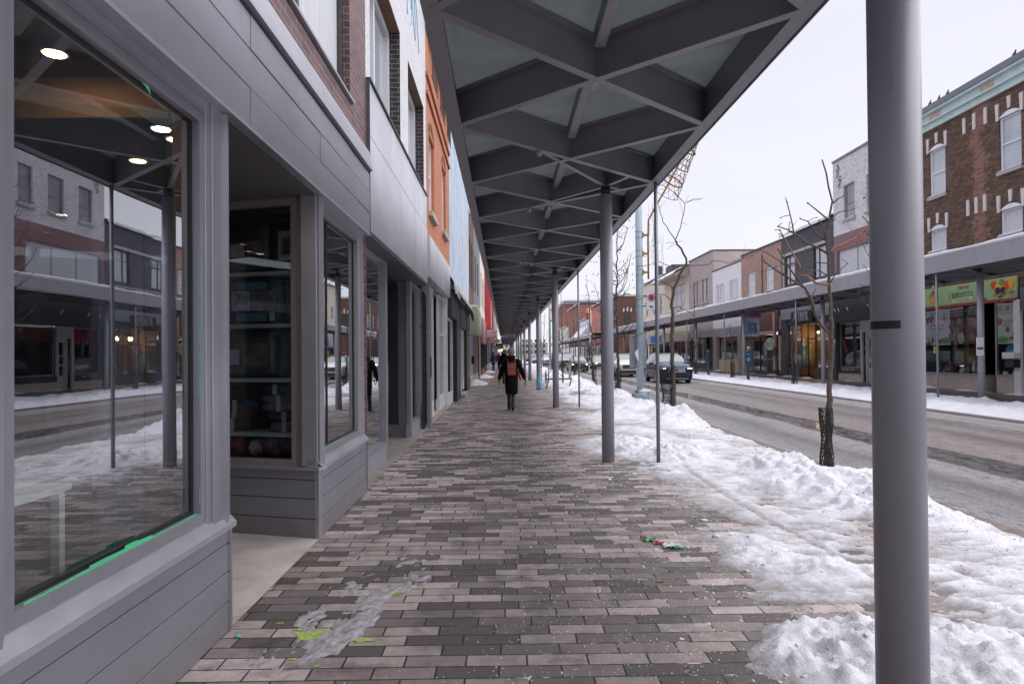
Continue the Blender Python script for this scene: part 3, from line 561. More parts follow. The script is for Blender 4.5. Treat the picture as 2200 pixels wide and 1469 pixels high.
# slanted entrance wall with shelf window, and its mirror, and the door at the back
u=Vector((-.962,.272,0)); P0=Vector((XL,5.97,0)); nn=Vector((-.272,-.962,0))  # facing the camera side
def slab(parent,name,mat,t0,t1,z0,z1,d0,d1,P0=P0,u=u,nn=nn):
    g=MB(); a=P0+u*t0+nn*d0; c=P0+u*t1+nn*d0; e=P0+u*t1+nn*d1; f=P0+u*t0+nn*d1
    q=[(p.x,p.y,z0) for p in (a,c,e,f)]+[(p.x,p.y,z1) for p in (a,c,e,f)]
    for k in ((0,1,2,3),(4,5,6,7),(0,1,5,4),(1,2,6,5),(2,3,7,6),(3,0,4,7)): g.quad(*[q[i] for i in k])
    return g.build(name,mat,parent)
for za,zb in ((0.0,.17),(.175,.345),(.35,.51),(.515,.60)): slab(b.t,'base_board',PANELD,.03,1.85,za+.003,zb,-.04,.0)
slab(b.t,'corner_trim',PANEL,-.0,.03,0,.6,-.05,.006); slab(b.t,'sill',PANELB,-.02,1.85,.6,.63,-.1,.03)
slab(b.t,'pier',PANEL,0.0,.23,.632,3.0,-.1,-.02)
w3=slab(b.t,'display_window',P((.36,.31,.30),.4,.2,.05,3,name='warm_frame'),.23,.275,.63,3.0,-.09,-.01)
for q in ((.275,1.5,.63,.68),(.275,1.5,2.94,3.0)): slab(w3,'frame',P((.36,.31,.30),.4,.2,.05,3),q[0],q[1],q[2],q[3],-.09,-.01)
slab(w3,'frame',PANEL,1.5,1.56,.63,3.0,-.09,-.01)
slab(w3,'pane',GLASS2,.275,1.5,.68,2.94,-.06,-.055)
slab(b.t,'door_frame',PANEL,1.56,1.85,.63,3.0,-.1,-.02)
dm=MB(); dm.box(-3.42,-3.36,4.2,4.3,0,2.9); dm.box(-3.42,-3.36,5.7,6.4,0,2.9); dm.box(-3.42,-3.36,4.3,5.7,2.1,2.2); dr=dm.build('door',PANEL,b.t); MB().quad((-3.4,4.3,0),(-3.4,5.7,0),(-3.4,5.7,2.9),(-3.4,4.3,2.9)).build('pane',GLASS2,dr)
P1=Vector((XL,4.05,0)); u1=Vector((-.962,-.272,0)); n1=Vector((-.272,.962,0))
for za,zb in ((0.0,.17),(.175,.345),(.35,.51),(.515,.60)): slab(b.t,'base_board',PANELD,.0,1.85,za+.003,zb,-.04,.0,P1,u1,n1)
w4=slab(b.t,'side_window',PANEL,0,.2,.6,3.0,-.1,-.01,P1,u1,n1); slab(w4,'pane',GLASS2,.2,1.5,.6,3.0,-.06,-.055,P1,u1,n1)
# interior shell of the shop: back wall, ceiling, bulkhead
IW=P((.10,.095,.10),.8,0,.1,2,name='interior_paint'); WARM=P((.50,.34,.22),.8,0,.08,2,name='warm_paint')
g=MB(); X0=-6.5
g.quad((X0,-4,0),(X0,8,0),(X0,8,3.1),(X0,-4,3.1)); g.quad((XL-.06,-4,3.22),(X0,-4,3.22),(X0,8,3.22),(XL-.06,8,3.22)); g.quad((XL-.06,-4,.002),(X0,-4,.002),(X0,8,.002),(XL-.06,8,.002)); g.quad((X0,-4,0),(XL-.06,-4,0),(XL-.06,-4,3.1),(X0,-4,3.1)); g.quad((X0,8,0),(XL-.1,8,0),(XL-.1,8,3.1),(X0,8,3.1))
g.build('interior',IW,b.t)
b.part('bulkhead',WARM,(-6.4,-1.95,3.97,3.99,2.99,3.22)); b.part('window_platform',CHAR,(-2.9,-1.76,-3.5,3.8,.02,.30))
b.part('floor_trim',STONE,(-2.02,-1.94,-3,3.9,.30,.34)); b.part('partition',P((.30,.22,.18),.8,0,.1,2),(-1.88,-1.76,3.90,3.96,.3,3.2))
b.part('pole',FRAME,(-2.6,-2.55,3.0,3.05,.3,3.0))
# recessed lamps
LG=emit((1,.55,.22),8,'lamp_glow_warm'); LGS=emit((1,.60,.32),30,'lamp_glow_strong'); LGW=emit((1,.78,.55),14,'lamp_glow_white'); RIM=P((.7,.7,.7),.4,name='lamp_rim')
spots=[(-2.35,3.60,3.205,LGS,1),(-2.07,4.155,2.99,LGW,.8),(-2.08,4.36,2.99,LG,.6),(-2.57,4.83,2.99,LG,.6),(-2.24,7.1,3.085,LGW,.7)]
lab=['lit warm ceiling spot nearest the camera, behind the first shop window','lit white ceiling spot second from the camera behind the first shop window','small lit ceiling spot beside the window mullion inside the near shop','dim lit ceiling spot lowest in the first window of the near shop','lit ceiling spot above the second display window of the near shop']
for (x,y,z,mt,pw),lb in zip(spots,lab):
    t=thing('ceiling_spotlight',lb,'ceiling light',(x,y,z),'recessed ceiling lights in the near shop')
    MB().lathe([(.065,z+.0),(.072,z-.008),(.06,z-.01)],x,y,0,20).build('rim',RIM,t); MB().lathe([(.052,z-.011),(.05,z-.014)],x,y,0,20).build('bulb',mt,t)
# shelving with bedding behind the slanted window
sh=thing('shelving_unit','white-edged shelving filled with packed bedding behind the slanted entrance window','shelf',(-2.2,6.45,0))
for z in (.86,1.36,1.86,2.34): slab(sh,'shelf',P((.45,.46,.48),.5,0,.05,4),.27,1.6,z,z+.035,-.47,-.16)
slab(sh,'back_panel',DARKIN,.2,1.62,.3,2.98,-.50,-.47); slab(sh,'side_panel',DARKIN,.245,.27,.3,2.98,-.47,-.12)
def pack(t,z,w_,h,mat,lb,cat='bedding pack',name='bedding_pack',card=None,band=None):
    c=P0+u*t+nn*(-.315); ob=thing(name,lb,cat,(c.x,c.y,z),'packed bedding on the shelves')
    g=MB(); bm=bmesh.new(); bmesh.ops.create_cube(bm,size=1); bmesh.ops.subdivide_edges(bm,edges=bm.edges[:],cuts=3,use_grid_fill=True)
    for v in bm.verts:
        k=v.co*2; s=max(abs(k.x),abs(k.y),abs(k.z)); q=k.normalized()*1.05; k=k.lerp(q,.30)*.5
        k.z+=.03*mn.noise(Vector((k.x*4,k.y*4,t*9+z))); p=c+u*(k.x*w_)+(-nn)*(k.y*.27); v.co=Vector((p.x,p.y,z+h*.5+k.z*h))
    g.addbm(bm,0,True); g.build('packed_quilt',mat,ob)
    def card_(t0,t1,z0,z1,mt,nm,d=-.16):
        a=P0+u*t0+nn*d; e=P0+u*t1+nn*d; MB().quad((a.x,a.y,z0),(e.x,e.y,z0),(e.x,e.y,z1),(a.x,a.y,z1)).build(nm,mt,ob)
    if card:
        for q in card: card_(*q)
    return ob
DKQ=P((.035,.035,.045),.35,0,.5,9,name='dark_quilt',spec=.6); BLQ=P((.03,.045,.065),.35,0,.4,5,name='blue_quilt'); CARD=P((.42,.42,.45),.5,0,.2,14,name='photo_card'); CARD2=P((.16,.13,.12),.5,0,.6,16,name='dark_card'); BLC=P((.07,.19,.27),.5,0,.1,5); GRQ=P((.16,.16,.18),.6,0,.5,12,name='grey_blanket'); PINK=P((.16,.06,.085),.8,0,.3,9); CRM=P((.34,.33,.30),.8,0,.2,9); MAR=P((.16,.02,.03),.8,0,.3,9)
pack(.42,2.385,.36,.48,DKQ,'clear-bagged dark quilt with framed card, right end of the top shelf',card=[(.30,.50,2.47,2.74,CARD,'label_card'),(.34,.46,2.52,2.68,CARD2,'photo')])
pack(.86,2.385,.48,.46,DKQ,'dark packed quilt with pale card, left end of the top shelf',card=[(.86,1.02,2.52,2.64,CARD,'label_card'),(.66,.84,2.53,2.66,CARD2,'photo')])
p7=pack(.78,1.90,.62,.42,BLQ,'blue-edged seven piece quilt pack with a striped photo card',card=[(.80,1.0,2.02,2.20,CARD,'label_card'),(.52,.79,2.02,2.20,CARD2,'photo'),(.62,.95,2.21,2.28,BLC,'blue_band'),(.62,.95,1.92,2.00,BLC,'blue_band'),(.54,.60,1.92,2.00,CARD,'white_band')])
g=MB(); rs=random.Random(1)
for k in range(3):
    a=P0+u*(.74-.07*k)+nn*(-.158); c=P0+u*(.70-.07*k)+nn*(-.158); g.quad((a.x,a.y,2.03),(c.x,c.y,2.10),(c.x,c.y,2.135),(a.x,a.y,2.065))
g.build('printed_stripes',BLC,p7)
t7=text('numeral','7',.15,(0,0,0),'-Y',CHAR,None,.001); 
a=P0+u*.93+nn*(-.150); t7.parent=p7; t7.location=(a.x-p7.location.x,a.y-p7.location.y,2.12-p7.location.z)
tt=text('lettering','pièces\ncouvre-lit\nensemble',.028,(0,0,0),'-Y',CHAR,None,.001); a=P0+u*.855+nn*(-.150); tt.parent=p7; tt.location=(a.x-p7.location.x,a.y-p7.location.y,2.12-p7.location.z)
pack(.36,1.90,.2,.4,DKQ,'narrow black pack lettered R, right end of the second shelf',card=[(.30,.38,1.97,2.2,CARD2,'label_card')])
pack(.84,1.40,.56,.42,DKQ,'embossed dark quilt pack with square pale card on the middle shelf',card=[(.92,1.05,1.52,1.66,CARD,'label_card'),(.62,.88,1.50,1.72,CARD2,'photo')])
pack(.40,1.40,.26,.42,DKQ,'plain black quilt pack, right end of the middle shelf')
def roll(t,z,w_,h,mat,lb,n=3,cat='blanket'):
    c=P0+u*t+nn*(-.30); ob=thing('folded_blanket',lb,cat,(c.x,c.y,z),'folded blankets on the shelves'); g=MB()
    for k in range(n):
        zz=z+h*(k+.5)/n; g.tube([c+u*(-w_/2)+Vector((0,0,zz)),c+u*(-w_*.25)+Vector((0,0,zz+.012)),c+u*(w_*.25)+Vector((0,0,zz-.008)),c+u*(w_/2)+Vector((0,0,zz))],[h/n*.42,h/n*.56,h/n*.58,h/n*.4],0,10)
    g.build('fleece',mat,ob)
    a=c+nn*(h/n*.6+.004)+u*.05; MB().box(a.x-.02,a.x+.02,a.y-.004,a.y+.004,z,z+h).build('paper_band',CARD,ob)
roll(.45,.895,.42,.10,GRQ,'grey folded blanket at the bottom of the right-hand pile',1); roll(.46,1.0,.44,.08,P((.05,.06,.09),.7,0,.4,9),'navy folded blanket in the middle of the right-hand pile',1); roll(.52,1.085,.48,.15,GRQ,'light grey rolled blanket with a paper band on the right-hand pile',2); roll(.55,1.24,.4,.09,P((.03,.04,.07),.7,0,.4,9),'dark blue blanket on top of the right-hand pile',1)
roll(1.0,.895,.26,.12,P((.03,.03,.035),.7,0,.4,9),'black blanket at the left end of the fourth shelf',1); roll(1.0,1.015,.25,.07,MAR,'dark red blanket at the left end of the fourth shelf',1); roll(.98,1.09,.27,.1,P((.03,.045,.09),.7,0,.4,9),'blue fleece above the red blanket on the fourth shelf',1)
g0=[(.62,PINK,.1,'pink rolled towel on the window floor'),(.80,CRM,.07,'cream rolled cloth on the window floor'),(1.0,MAR,.09,'dark red cloth on the window floor'),(.42,DKQ,.1,'black rolled cloth on the window floor'),(.3,GRQ,.09,'grey knitted roll at the right end of the window floor'),(1.18,PINK,.09,'pink cloth at the left edge of the window floor')]
for t_,mt,r_,lb in g0:
    c=P0+u*t_+nn*(-.25); g=MB(); g.blob((c.x,c.y,.68+r_),(r_*1.15,r_,r_),0,3,.35,int(t_*90)); tag(g.build('rolled_cloth',mt),lb,'cloth','rolled cloths on the window floor')
# table with curtain pack inside first window
t=thing('display_table','white table just inside the first shop window at the lower left','table',(-2.35,2.75,.3))
TW=P((.62,.64,.66),.5,name='white_lacquer'); MB().box(-2.75,-2.05,2.3,3.26,.98,1.01).build('tabletop',TW,t)
for x,y in ((-2.09,3.22),(-2.71,3.22),(-2.09,2.34),(-2.71,2.34)): MB().box(x-.02,x+.02,y-.02,y+.02,.3,.98).build('leg',TW,t)
t=thing('curtain_pack','clear bag with a yellow and white eyelet curtain standing on the white table','curtain pack',(-2.3,2.95,1.01))
MB().box(-2.52,-2.18,2.86,2.98,1.012,1.40,0,.02).build('curtain',P((.55,.53,.5),.4,0,.2,8),t)
MB().box(-2.49,-2.33,2.982,2.99,1.02,1.38).build('yellow_panel',P((.55,.36,.07),.5,0,.3,8),t); MB().box(-2.49,-2.33,2.991,2.994,1.12,1.22).build('white_panel',P((.6,.6,.58),.5,0,.1,8),t)
for x,z in ((-2.41,1.335),(-2.41,1.065)):
    bm=bmesh.new(); g=MB(); g.tube([(x+.05*math.cos(a*PI/9),3.0,z+.05*math.sin(a*PI/9)) for a in range(19)],.011,0,6,False); g.build('eyelet',P((.25,.25,.26),.25,.9,name='eyelet_metal'),t)
# ================================================================== LEFT: second shop (white brick above)
X2=-1.62
b=Bld('shop_building','shop with bright metal fascia panels below white glazed brick with two white windows','building',X2,1,8.1,14.45,8.75,8,.28)
ops=[(8.38,10.85,4.6,6.72),(11.75,14.02,4.6,6.68)]
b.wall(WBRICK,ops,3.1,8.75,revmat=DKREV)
for a,c,e,f in ops:
    g=MB(); g.quad((X2+.002,a,f),(X2-.28,a,f-.004),(X2-.28,c,f-.004),(X2+.002,c,f)); g.build('lintel',P((.20,.10,.07),.8,0,.2,3,name='rusty_lintel'),b.t)
    b.window(a,c,e,f,(.5,),(),.1,WHITE,PALE,deep=.1); 
    MB().quad((X2-.262,a+.1,e),(X2-.262,a+(c-a)*.3,e),(X2-.262,a+(c-a)*.3,f-.12),(X2-.262,a+.1,f-.12)).build('blind',WHITE,b.t)
b.part('coping',P((.10,.10,.11),.5,0,.1,3),(X2-.3,X2+.04,8.1,14.45,8.75,8.82))
g=MB(); rs=random.Random(9)
for k in range(5):
    y=11.0+k*.5; pts=[Vector((X2+.004,y+.32*math.cos(a*.7+k),7.9+.45*math.sin(a*.9+k*2))) for a in range(9)]
    g.tube(pts,.008,0,4)
g.build('graffiti',P((.16,.45,.68),.7,0,.1,5,name='faded_blue_spray'),b.t)
# fascia box
g=MB(); ys=[8.12,9.9,11.5,12.9,14.2]
for a,c in zip(ys,ys[1:]): g.box(X2-.02,X2+.035,a+.009,c-.009,4.23,4.88,0,.006)
ys=[8.12,10.6,12.15,13.2,14.2]
for a,c in zip(ys,ys[1:]): g.box(X2-.02,X2+.045,a+.009,c-.009,3.07,4.21,0,.006)
g.build('fascia_panel',PANELB,b.t); b.part('fascia_backing',BLACK,(X2-.25,X2-.021,8.12,14.2,3.07,4.88)); b.part('fascia_cap',BLACK,(X2-.26,X2+.06,8.11,14.21,4.88,4.905)); b.part('fascia_end',P((.10,.10,.12),.5,.3,.1,3),(X2-.3,X2+.048,8.105,8.118,3.07,4.88))
b.part('soffit',P((.12,.12,.14),.5,0,.1,3),(X2-1.2,X2+.03,8.12,14.2,3.03,3.068))
xg=-1.80; b.x=xg
def bay(y0,y1,z0,z1,bulk=.24):
    b.part('bulkhead',P((.33,.33,.38),.5,.1,.1,3,name='pale_bulkhead'),(xg-.1,xg,y0,y1,0,bulk)); sv=b.rev; b.rev=.09; r_=b.window(y0,y1,bulk,z1,(),(),.05,FRAME,GLASS,name='display_window',deep=.08); b.rev=sv; return r_
bay(8.2,10.45,0,3.02); bay(13.15,14.75,0,3.02)
b.part('pier',FRAME,(xg-.1,xg+.002,8.1,8.2,0,3.03),(xg-.1,xg+.004,10.45,10.55,0,3.03))
# slanted return at the recess
P2=Vector((xg,13.15,0)); slab(b.t,'bulkhead',P((.25,.25,.29),.5,.1,.1,3),0,1.5,0,.24,-.08,0,P2); slab(b.t,'pier',P((.27,.27,.31),.45,.2,.1,3),.0,.20,.24,3.03,-.08,0,P2); w_=slab(b.t,'display_window',FRAME,.20,.26,.24,3.03,-.08,0,P2); slab(w_,'pane',GLASS,.26,1.4,.24,3.03,-.06,-.05,P2)
b.room(8.15,14.7,0,3.02,4.5,P((.06,.065,.07),.7,0,.3,1.5,name='shop_interior'))
b.part('door',DARKIN,(-3.2,-3.1,10.5,13.2,0,3.0))
# surfboard-like banner and mannequin shapes inside
t=thing('leaning_board','pale leaning board with dark lettering inside the recessed second shop','board',(-2.3,12.9,0))
g=MB(); g.grid([[(-2.15+.10*math.cos(a)*k-.1,12.7,1.15+.95*math.sin(a)) for k in (-1,0,1)] for a in [i*PI/12-PI/2 for i in range(13)]]); g.build('face',P((.4,.42,.42),.4,0,.2,5),t)
# black scissor gate
t=thing('folding_gate','folded black iron scissor gate beside the second shop','gate',(-1.72,14.85,0))
g=MB()
for i in range(7):
    y=14.55+i*.09; g.box(-1.74,-1.715,y,y+.02,.02,2.95)
for i in range(6):
    y=14.55+i*.09
    for k in range(14):
        z=.1+k*.2; g.bar((-1.71,y,z),(-1.71,y+.11,z+.19),.012,.012,0,(1,0,0)); g.bar((-1.70,y,z+.19),(-1.70,y+.11,z),.012,.012,0,(1,0,0))
g.build('lattice',BLACK,t); MB().box(-1.70,-1.60,14.95,15.12,1.10,1.55,0,.01).build('lock_box',BLACK,t)
# ================================================================== LEFT: orange brick
b=Bld('brick_building','orange painted brick building with arched windows and a grey metal shop fascia','building',-1.62,1,14.46,20.55,9.1,8,.16)
ops=[(14.98,16.1,4.75,6.5),(18.15,19.3,4.9,6.7)]
b.wall(ORANGE,ops,4.15,9.1,revmat=ORANGE)
for a,c,e,f in ops:
    b.window(a,c,e,f,(),(.55,),.08,WHITE,PALE,deep=.08,sill=STONE)
    g=MB(); n=10; ym=(a+c)/2; hw=(c-a)/2
    for k in range(n):
        t0=PI*k/n; t1=PI*(k+1)/n; p=lambda t_,r_,z_:( -1.612,ym+hw*r_*math.cos(t_),f-.02+z_*math.sin(t_))
        g.quad(p(t0,1,.14),p(t1,1,.14),p(t1,1.12,.34),p(t0,1.12,.34))
    g.build('arch',RUSTBR,b.t)
for za in (7.15,7.55): b.part('string_course',ORANGE,(-1.62,-1.57,14.5,20.5,za,za+.08))
b.part('cornice',RUSTBR,(-1.62,-1.5,14.46,20.55,8.6,8.8),(-1.62,-1.45,14.46,20.55,8.8,9.1))
for i in range(3):
    g=MB(); y0=15.0+i*2.0
    for k in range(9): g.box(-1.54,-1.53,y0+k*.15,y0+k*.15+.02,7.75,8.5)
    g.box(-1.545,-1.525,y0-.02,y0+1.3,8.5,8.53); g.box(-1.545,-1.525,y0-.02,y0+1.3,7.72,7.75); g.build('grille',BLACK,b.t)
g=MB()
for a,c in ((14.55,17.0),(17.005,19.95)): g.box(-1.8,-1.56,a,c,3.25,4.15,0,.005)
g.build('fascia_panel',PANELB,b.t)
b.x=-1.72; b.part('base_course',BEIGE,(-1.8,-1.68,15.5,20.5,0,.14),(-1.95,-1.70,15.5,20.5,0,.1))
b.shopfront(15.5,19.9,.12,3.2,.28,(16.9,18.3),WHITE,WHITE,(),0,3,transom=.62)
b.part('pier',FRAME,(-1.8,-1.64,15.3,15.5,0,3.25),(-1.8,-1.62,14.9,15.0,0,3.25)); b.part('pier',WHITE,(-1.8,-1.66,19.9,20.1,0,3.25)); b.part('tiled_pier',BEIGE,(-1.8,-1.69,15.0,15.3,0,3.25))
# ================================================================== LEFT: blue peeling
b=Bld('shop_building','derelict shop with peeling pale blue boarding above a torn black awning','building',-1.62,1,20.56,31.9,8.9,8,.15)
b.wall(PEEL,[],3.8,8.9); b.part('coping',RUSTBR,(-1.8,-1.56,20.6,31.9,8.9,9.1))
g=MB(); n=40; rows=[]
for i in range(n+1):
    y=20.6+11.2*i/n; q=.12*mn.noise(Vector((y*1.7,0,5))); rows.append([(-1.62,y,4.0),(-1.5,y,3.8+q*.4),(-1.46+.06*q,y,3.45+q*1.6)])
g.grid(rows); aw=g.build('torn_awning',P((.40,.36,.35),.8,0,.5,2.5,name='torn_canvas'),b.t)
g=MB()
for i in range(14):
    y=22+i*.65; g.tube([(-1.45,y,3.6),(-1.36,y+.1,3.35),(-1.34,y+.22,3.1+.1*math.sin(i)),(-1.4,y+.3,3.3),(-1.42,y+.42,3.55)],.012,0,5)
g.build('loose_wire',BLACK,aw)
b.part('sign_box',CHAR,(-1.7,-1.58,20.8,23.4,2.75,3.6)); b.part('sign_box',CHAR,(-1.7,-1.58,25.2,28.6,2.6,3.5)); b.part('sign_box',CHAR,(-1.7,-1.58,29.2,31.6,2.7,3.5))
b.x=-1.72; b.shopfront(20.7,23.2,0,2.75,.3,None,WHITE,WHITE,(),0,2); b.part('pier',BLACK,(-1.8,-1.60,23.2,25.2,0,3.8)); b.shopfront(25.2,29.6,.12,2.6,.3,(27.8,28.8),WHITE,WHITE,(),0,2); b.part('pier',BLACK,(-1.8,-1.62,29.6,31.9,0,3.8)); b.part('step',CONC,(-1.8,-1.45,25.0,27.6,0,.12))
# ---- further left
b=Bld('brick_building','narrow rust brown brick building with tall windows above a sage green sign box','building',-1.62,1,31.95,37.2,8.5,8,.2)
ops=[(32.6,33.5,4.9,7.2),(34.3,35.2,4.9,7.2),(36,36.8,4.9,7.2)]; b.wall(RUSTBR,ops,3.9,8.5)
for q in ops: b.window(*q,(),(.5,),.08,RIBRUST,DGLASS)
SAGE=P((.42,.44,.32),.6,0,.1,2,name='sage_metal'); b.part('sign_box',SAGE,(-1.7,-1.25,32.3,36.9,2.55,3.85)); b.part('sign_snow',SNOWC,(-1.7,-1.27,32.4,36.8,3.85,3.95)); b.part('notice',WHITE,(-1.25,-1.23,34.6,36.4,2.9,3.5)); b.x=-1.68
b.shopfront(32.2,36.9,0,2.55,.4,(33.2,34.3),WHITE,BEIGE,(.5,)); b.part('mailbox',BLACK,(-1.66,-1.5,34.6,34.8,1.1,1.5))
b=Bld('shop_building','grey rendered shop with a pale sign band past the sage green sign','building',-1.62,1,37.25,46.5,9.3,8)
ops=[(38.5,40,5.2,7.2),(42,43.5,5.2,7.2)]; b.wall(P((.14,.15,.18),.8,0,.15,1,name='slate_render'),ops,3.9,9.3)
for q in ops: b.window(*q,(.5,),(),.08,CHAR,DGLASS)
b.part('sign_band',P((.5,.5,.55),.5),(-1.7,-1.4,37.4,43,2.9,3.9)); b.x=-1.68; b.shopfront(37.4,44,0,2.8,.4,(40,41.2),FRAME,STONE,(.5,)); b.part('plywood',P((.34,.20,.12),.8,0,.3,3),(-1.66,-1.6,44.2,46.3,0,2.9))
b=Bld('shop_building','cream rendered shop with green-framed upstairs windows on the left','building',-1.62,1,46.6,58,9.6,8)
ops=[(48,50,5,7.4),(52,54,5,7.4),(55.5,57.2,5,7.4)]; b.wall(P((.62,.56,.52),.8,0,.1,1),ops,3.6,9.6)
for q in ops: b.window(*q,(),(.5,),.1,P((.08,.22,.2),.6),DGLASS)
b.part('poster_wall',P((.42,.24,.26),.7,0,.5,1.1,name='faded_posters'),(-1.66,-1.5,49,57.5,2.4,4.2)); b.x=-1.68; b.shopfront(46.8,57.6,0,2.6,.4,(50,51.3),CHAR,REDBR,(.33,.66))
b=Bld('shop_building','bright red fronted shop far along the left pavement','building',-1.62,1,58.1,68,11.2,8)
RED=P((.55,.05,.07),.5,0,.05,1,name='red_panel'); b.wall(RED,[(60,62,5,7)],3.0,11.2); b.window(60,62,5,7,(),(),.1,WHITE,DGLASS); b.part('sign_panel',RED,(-1.6,-1.12,58.4,60.2,3.2,9.6)); b.x=-1.68; b.shopfront(58.3,67.8,0,2.9,.5,(61,62.3),CHAR,CHAR,(.5,))
b=Bld('brick_building','orange topped brick shop beyond the red shop','building',-1.62,1,68.1,79,9,8)
ops=[(70,72,4.6,6.8),(74,76,4.6,6.8)]; b.wall(GRBEIGE,ops,3.4,9)
for q in ops: b.window(*q,(.5,),(),.1,WHITE,DGLASS)
b.part('sign_panel',P((.8,.22,.05),.5),(-1.6,-.9,69,70.5,6.6,7.6)); b.x=-1.68; b.shopfront(68.3,78.8,0,2.9,.5,(72,73.3),FRAME,STONE,(.5,))
b=Bld('shop_building','pale stone shop at the end of the first block on the left','building',-1.62,1,79.1,90,8.6,8)
ops=[(81,83,4.6,6.6),(85,87,4.6,6.6)]; b.wall(STONE,ops,3.4,8.6)
for q in ops: b.window(*q,(.5,),(),.1,WHITE,DGLASS)
b.x=-1.68; b.shopfront(79.3,89.6,0,2.9,.5,(83,84.3),FRAME,STONE,(.5,))
cols=[('red brick shop just beyond the cross street on the left',REDBR,105,118,9.5),('grey brick building second past the cross street on the left',GRBEIGE,118.1,133,8.8),('brown brick building third past the cross street on the left',RUSTBR,133.1,150,10),('pale building farthest along the left pavement',STONE,150.1,175,9)]
for lb,mt,a,c,h in cols:
    b=Bld('brick_building',lb,'building',-1.62,1,a,c,h,8); ops=[(a+(c-a)*q,a+(c-a)*q+1.6,4.9,6.8) for q in (.15,.45,.72)]; b.wall(mt,ops,3.2,h)
    for q in ops: b.window(*q,(),(),.1,WHITE,DGLASS)
    b.x=-1.68; b.shopfront(a+.2,c-.2,0,3.1,.5,None,FRAME,STONE,(.33,.66))
# hanging signs
def hsign(y,x0,x1,z0,z1,name,lb,face,oval=False):
    t=thing(name,lb,'sign',((x0+x1)/2,y,z0)); g=MB()
    if oval:
        cx,cz=(x0+x1)/2,(z0+z1)/2; rim=[(cx+(x1-x0)/2*math.cos(a*PI/12),cz+(z1-z0)/2*math.sin(a*PI/12)) for a in range(24)]
        g.poly([(p,y-.05,q) for p,q in rim],0); g.poly([(p,y+.05,q) for p,q in rim[::-1]],0)
        for i in range(24): p,q=rim[i],rim[(i+1)%24]; g.quad((p[0],y-.05,p[1]),(q[0],y-.05,q[1]),(q[0],y+.05,q[1]),(p[0],y+.05,p[1]))
    else: g.box(x0,x1,y-.06,y+.06,z0,z1,0,.01)
    g.build('panel',face,t); MB().box(-1.62,(x0+x1)/2,y-.02,y+.02,z1+.06,z1+.1).build('bracket',BLACK,t); MB().box((x0+x1)/2-.02,(x0+x1)/2+.02,y-.015,y+.015,z1-.01,z1+.08).build('hanger',BLACK,t); return t
SR=P((.55,.02,.08),.5,name='red_lettering')
t=hsign(57.5,-1.42,-.60,2.92,3.60,'hanging_sign','white hanging sign with red script lettering under the canopy',WHITE)
text('lettering','Le Roi',.26,(-1.0,57.43,3.42),'-Y',SR,t,.004,shear=.3); text('lettering','du',.12,(-1.0,57.43,3.25),'-Y',SR,t,.004); text('lettering','Smoked Meat',.14,(-1.0,57.43,3.12),'-Y',SR,t,.004,shear=.3); MB().box(-1.4,-.62,57.425,57.437,2.94,3.0).build('red_band',SR,t)
YEL=P((.75,.62,.28),.5,name='cream_yellow'); t=hsign(73,-1.1,-.45,2.75,3.2,'hanging_sign','oval black and yellow hanging sign behind the white one',BLACK,True); 
g=MB(); g.poly([(-.775+.29*math.cos(a*PI/12),72.945,2.975+.19*math.sin(a*PI/12)) for a in range(24)]); g.build('yellow_face',YEL,t); text('lettering','Kanel',.18,(-.775,72.94,2.975),'-Y',BLACK,t,.003,shear=.2)
t=hsign(82,-1.0,-.2,2.5,2.85,'hanging_sign','black rectangular hanging sign far along the left walk',BLACK)
t=hsign(88,-.9,-.1,2.2,2.55,'hanging_sign','green hanging sign at the far end of the left walk',P((.03,.2,.1),.5))
# lit open-sign and far orange light
t=hsign(100,-.7,.2,1.9,2.5,'hanging_sign','white sign with an orange lamp at the far end of the covered walk',WHITE); MB().box(-.55,-.25,99.9,99.93,2.05,2.3).build('lamp',emit((1,.2,.05),3,'orange_lamp'),t)
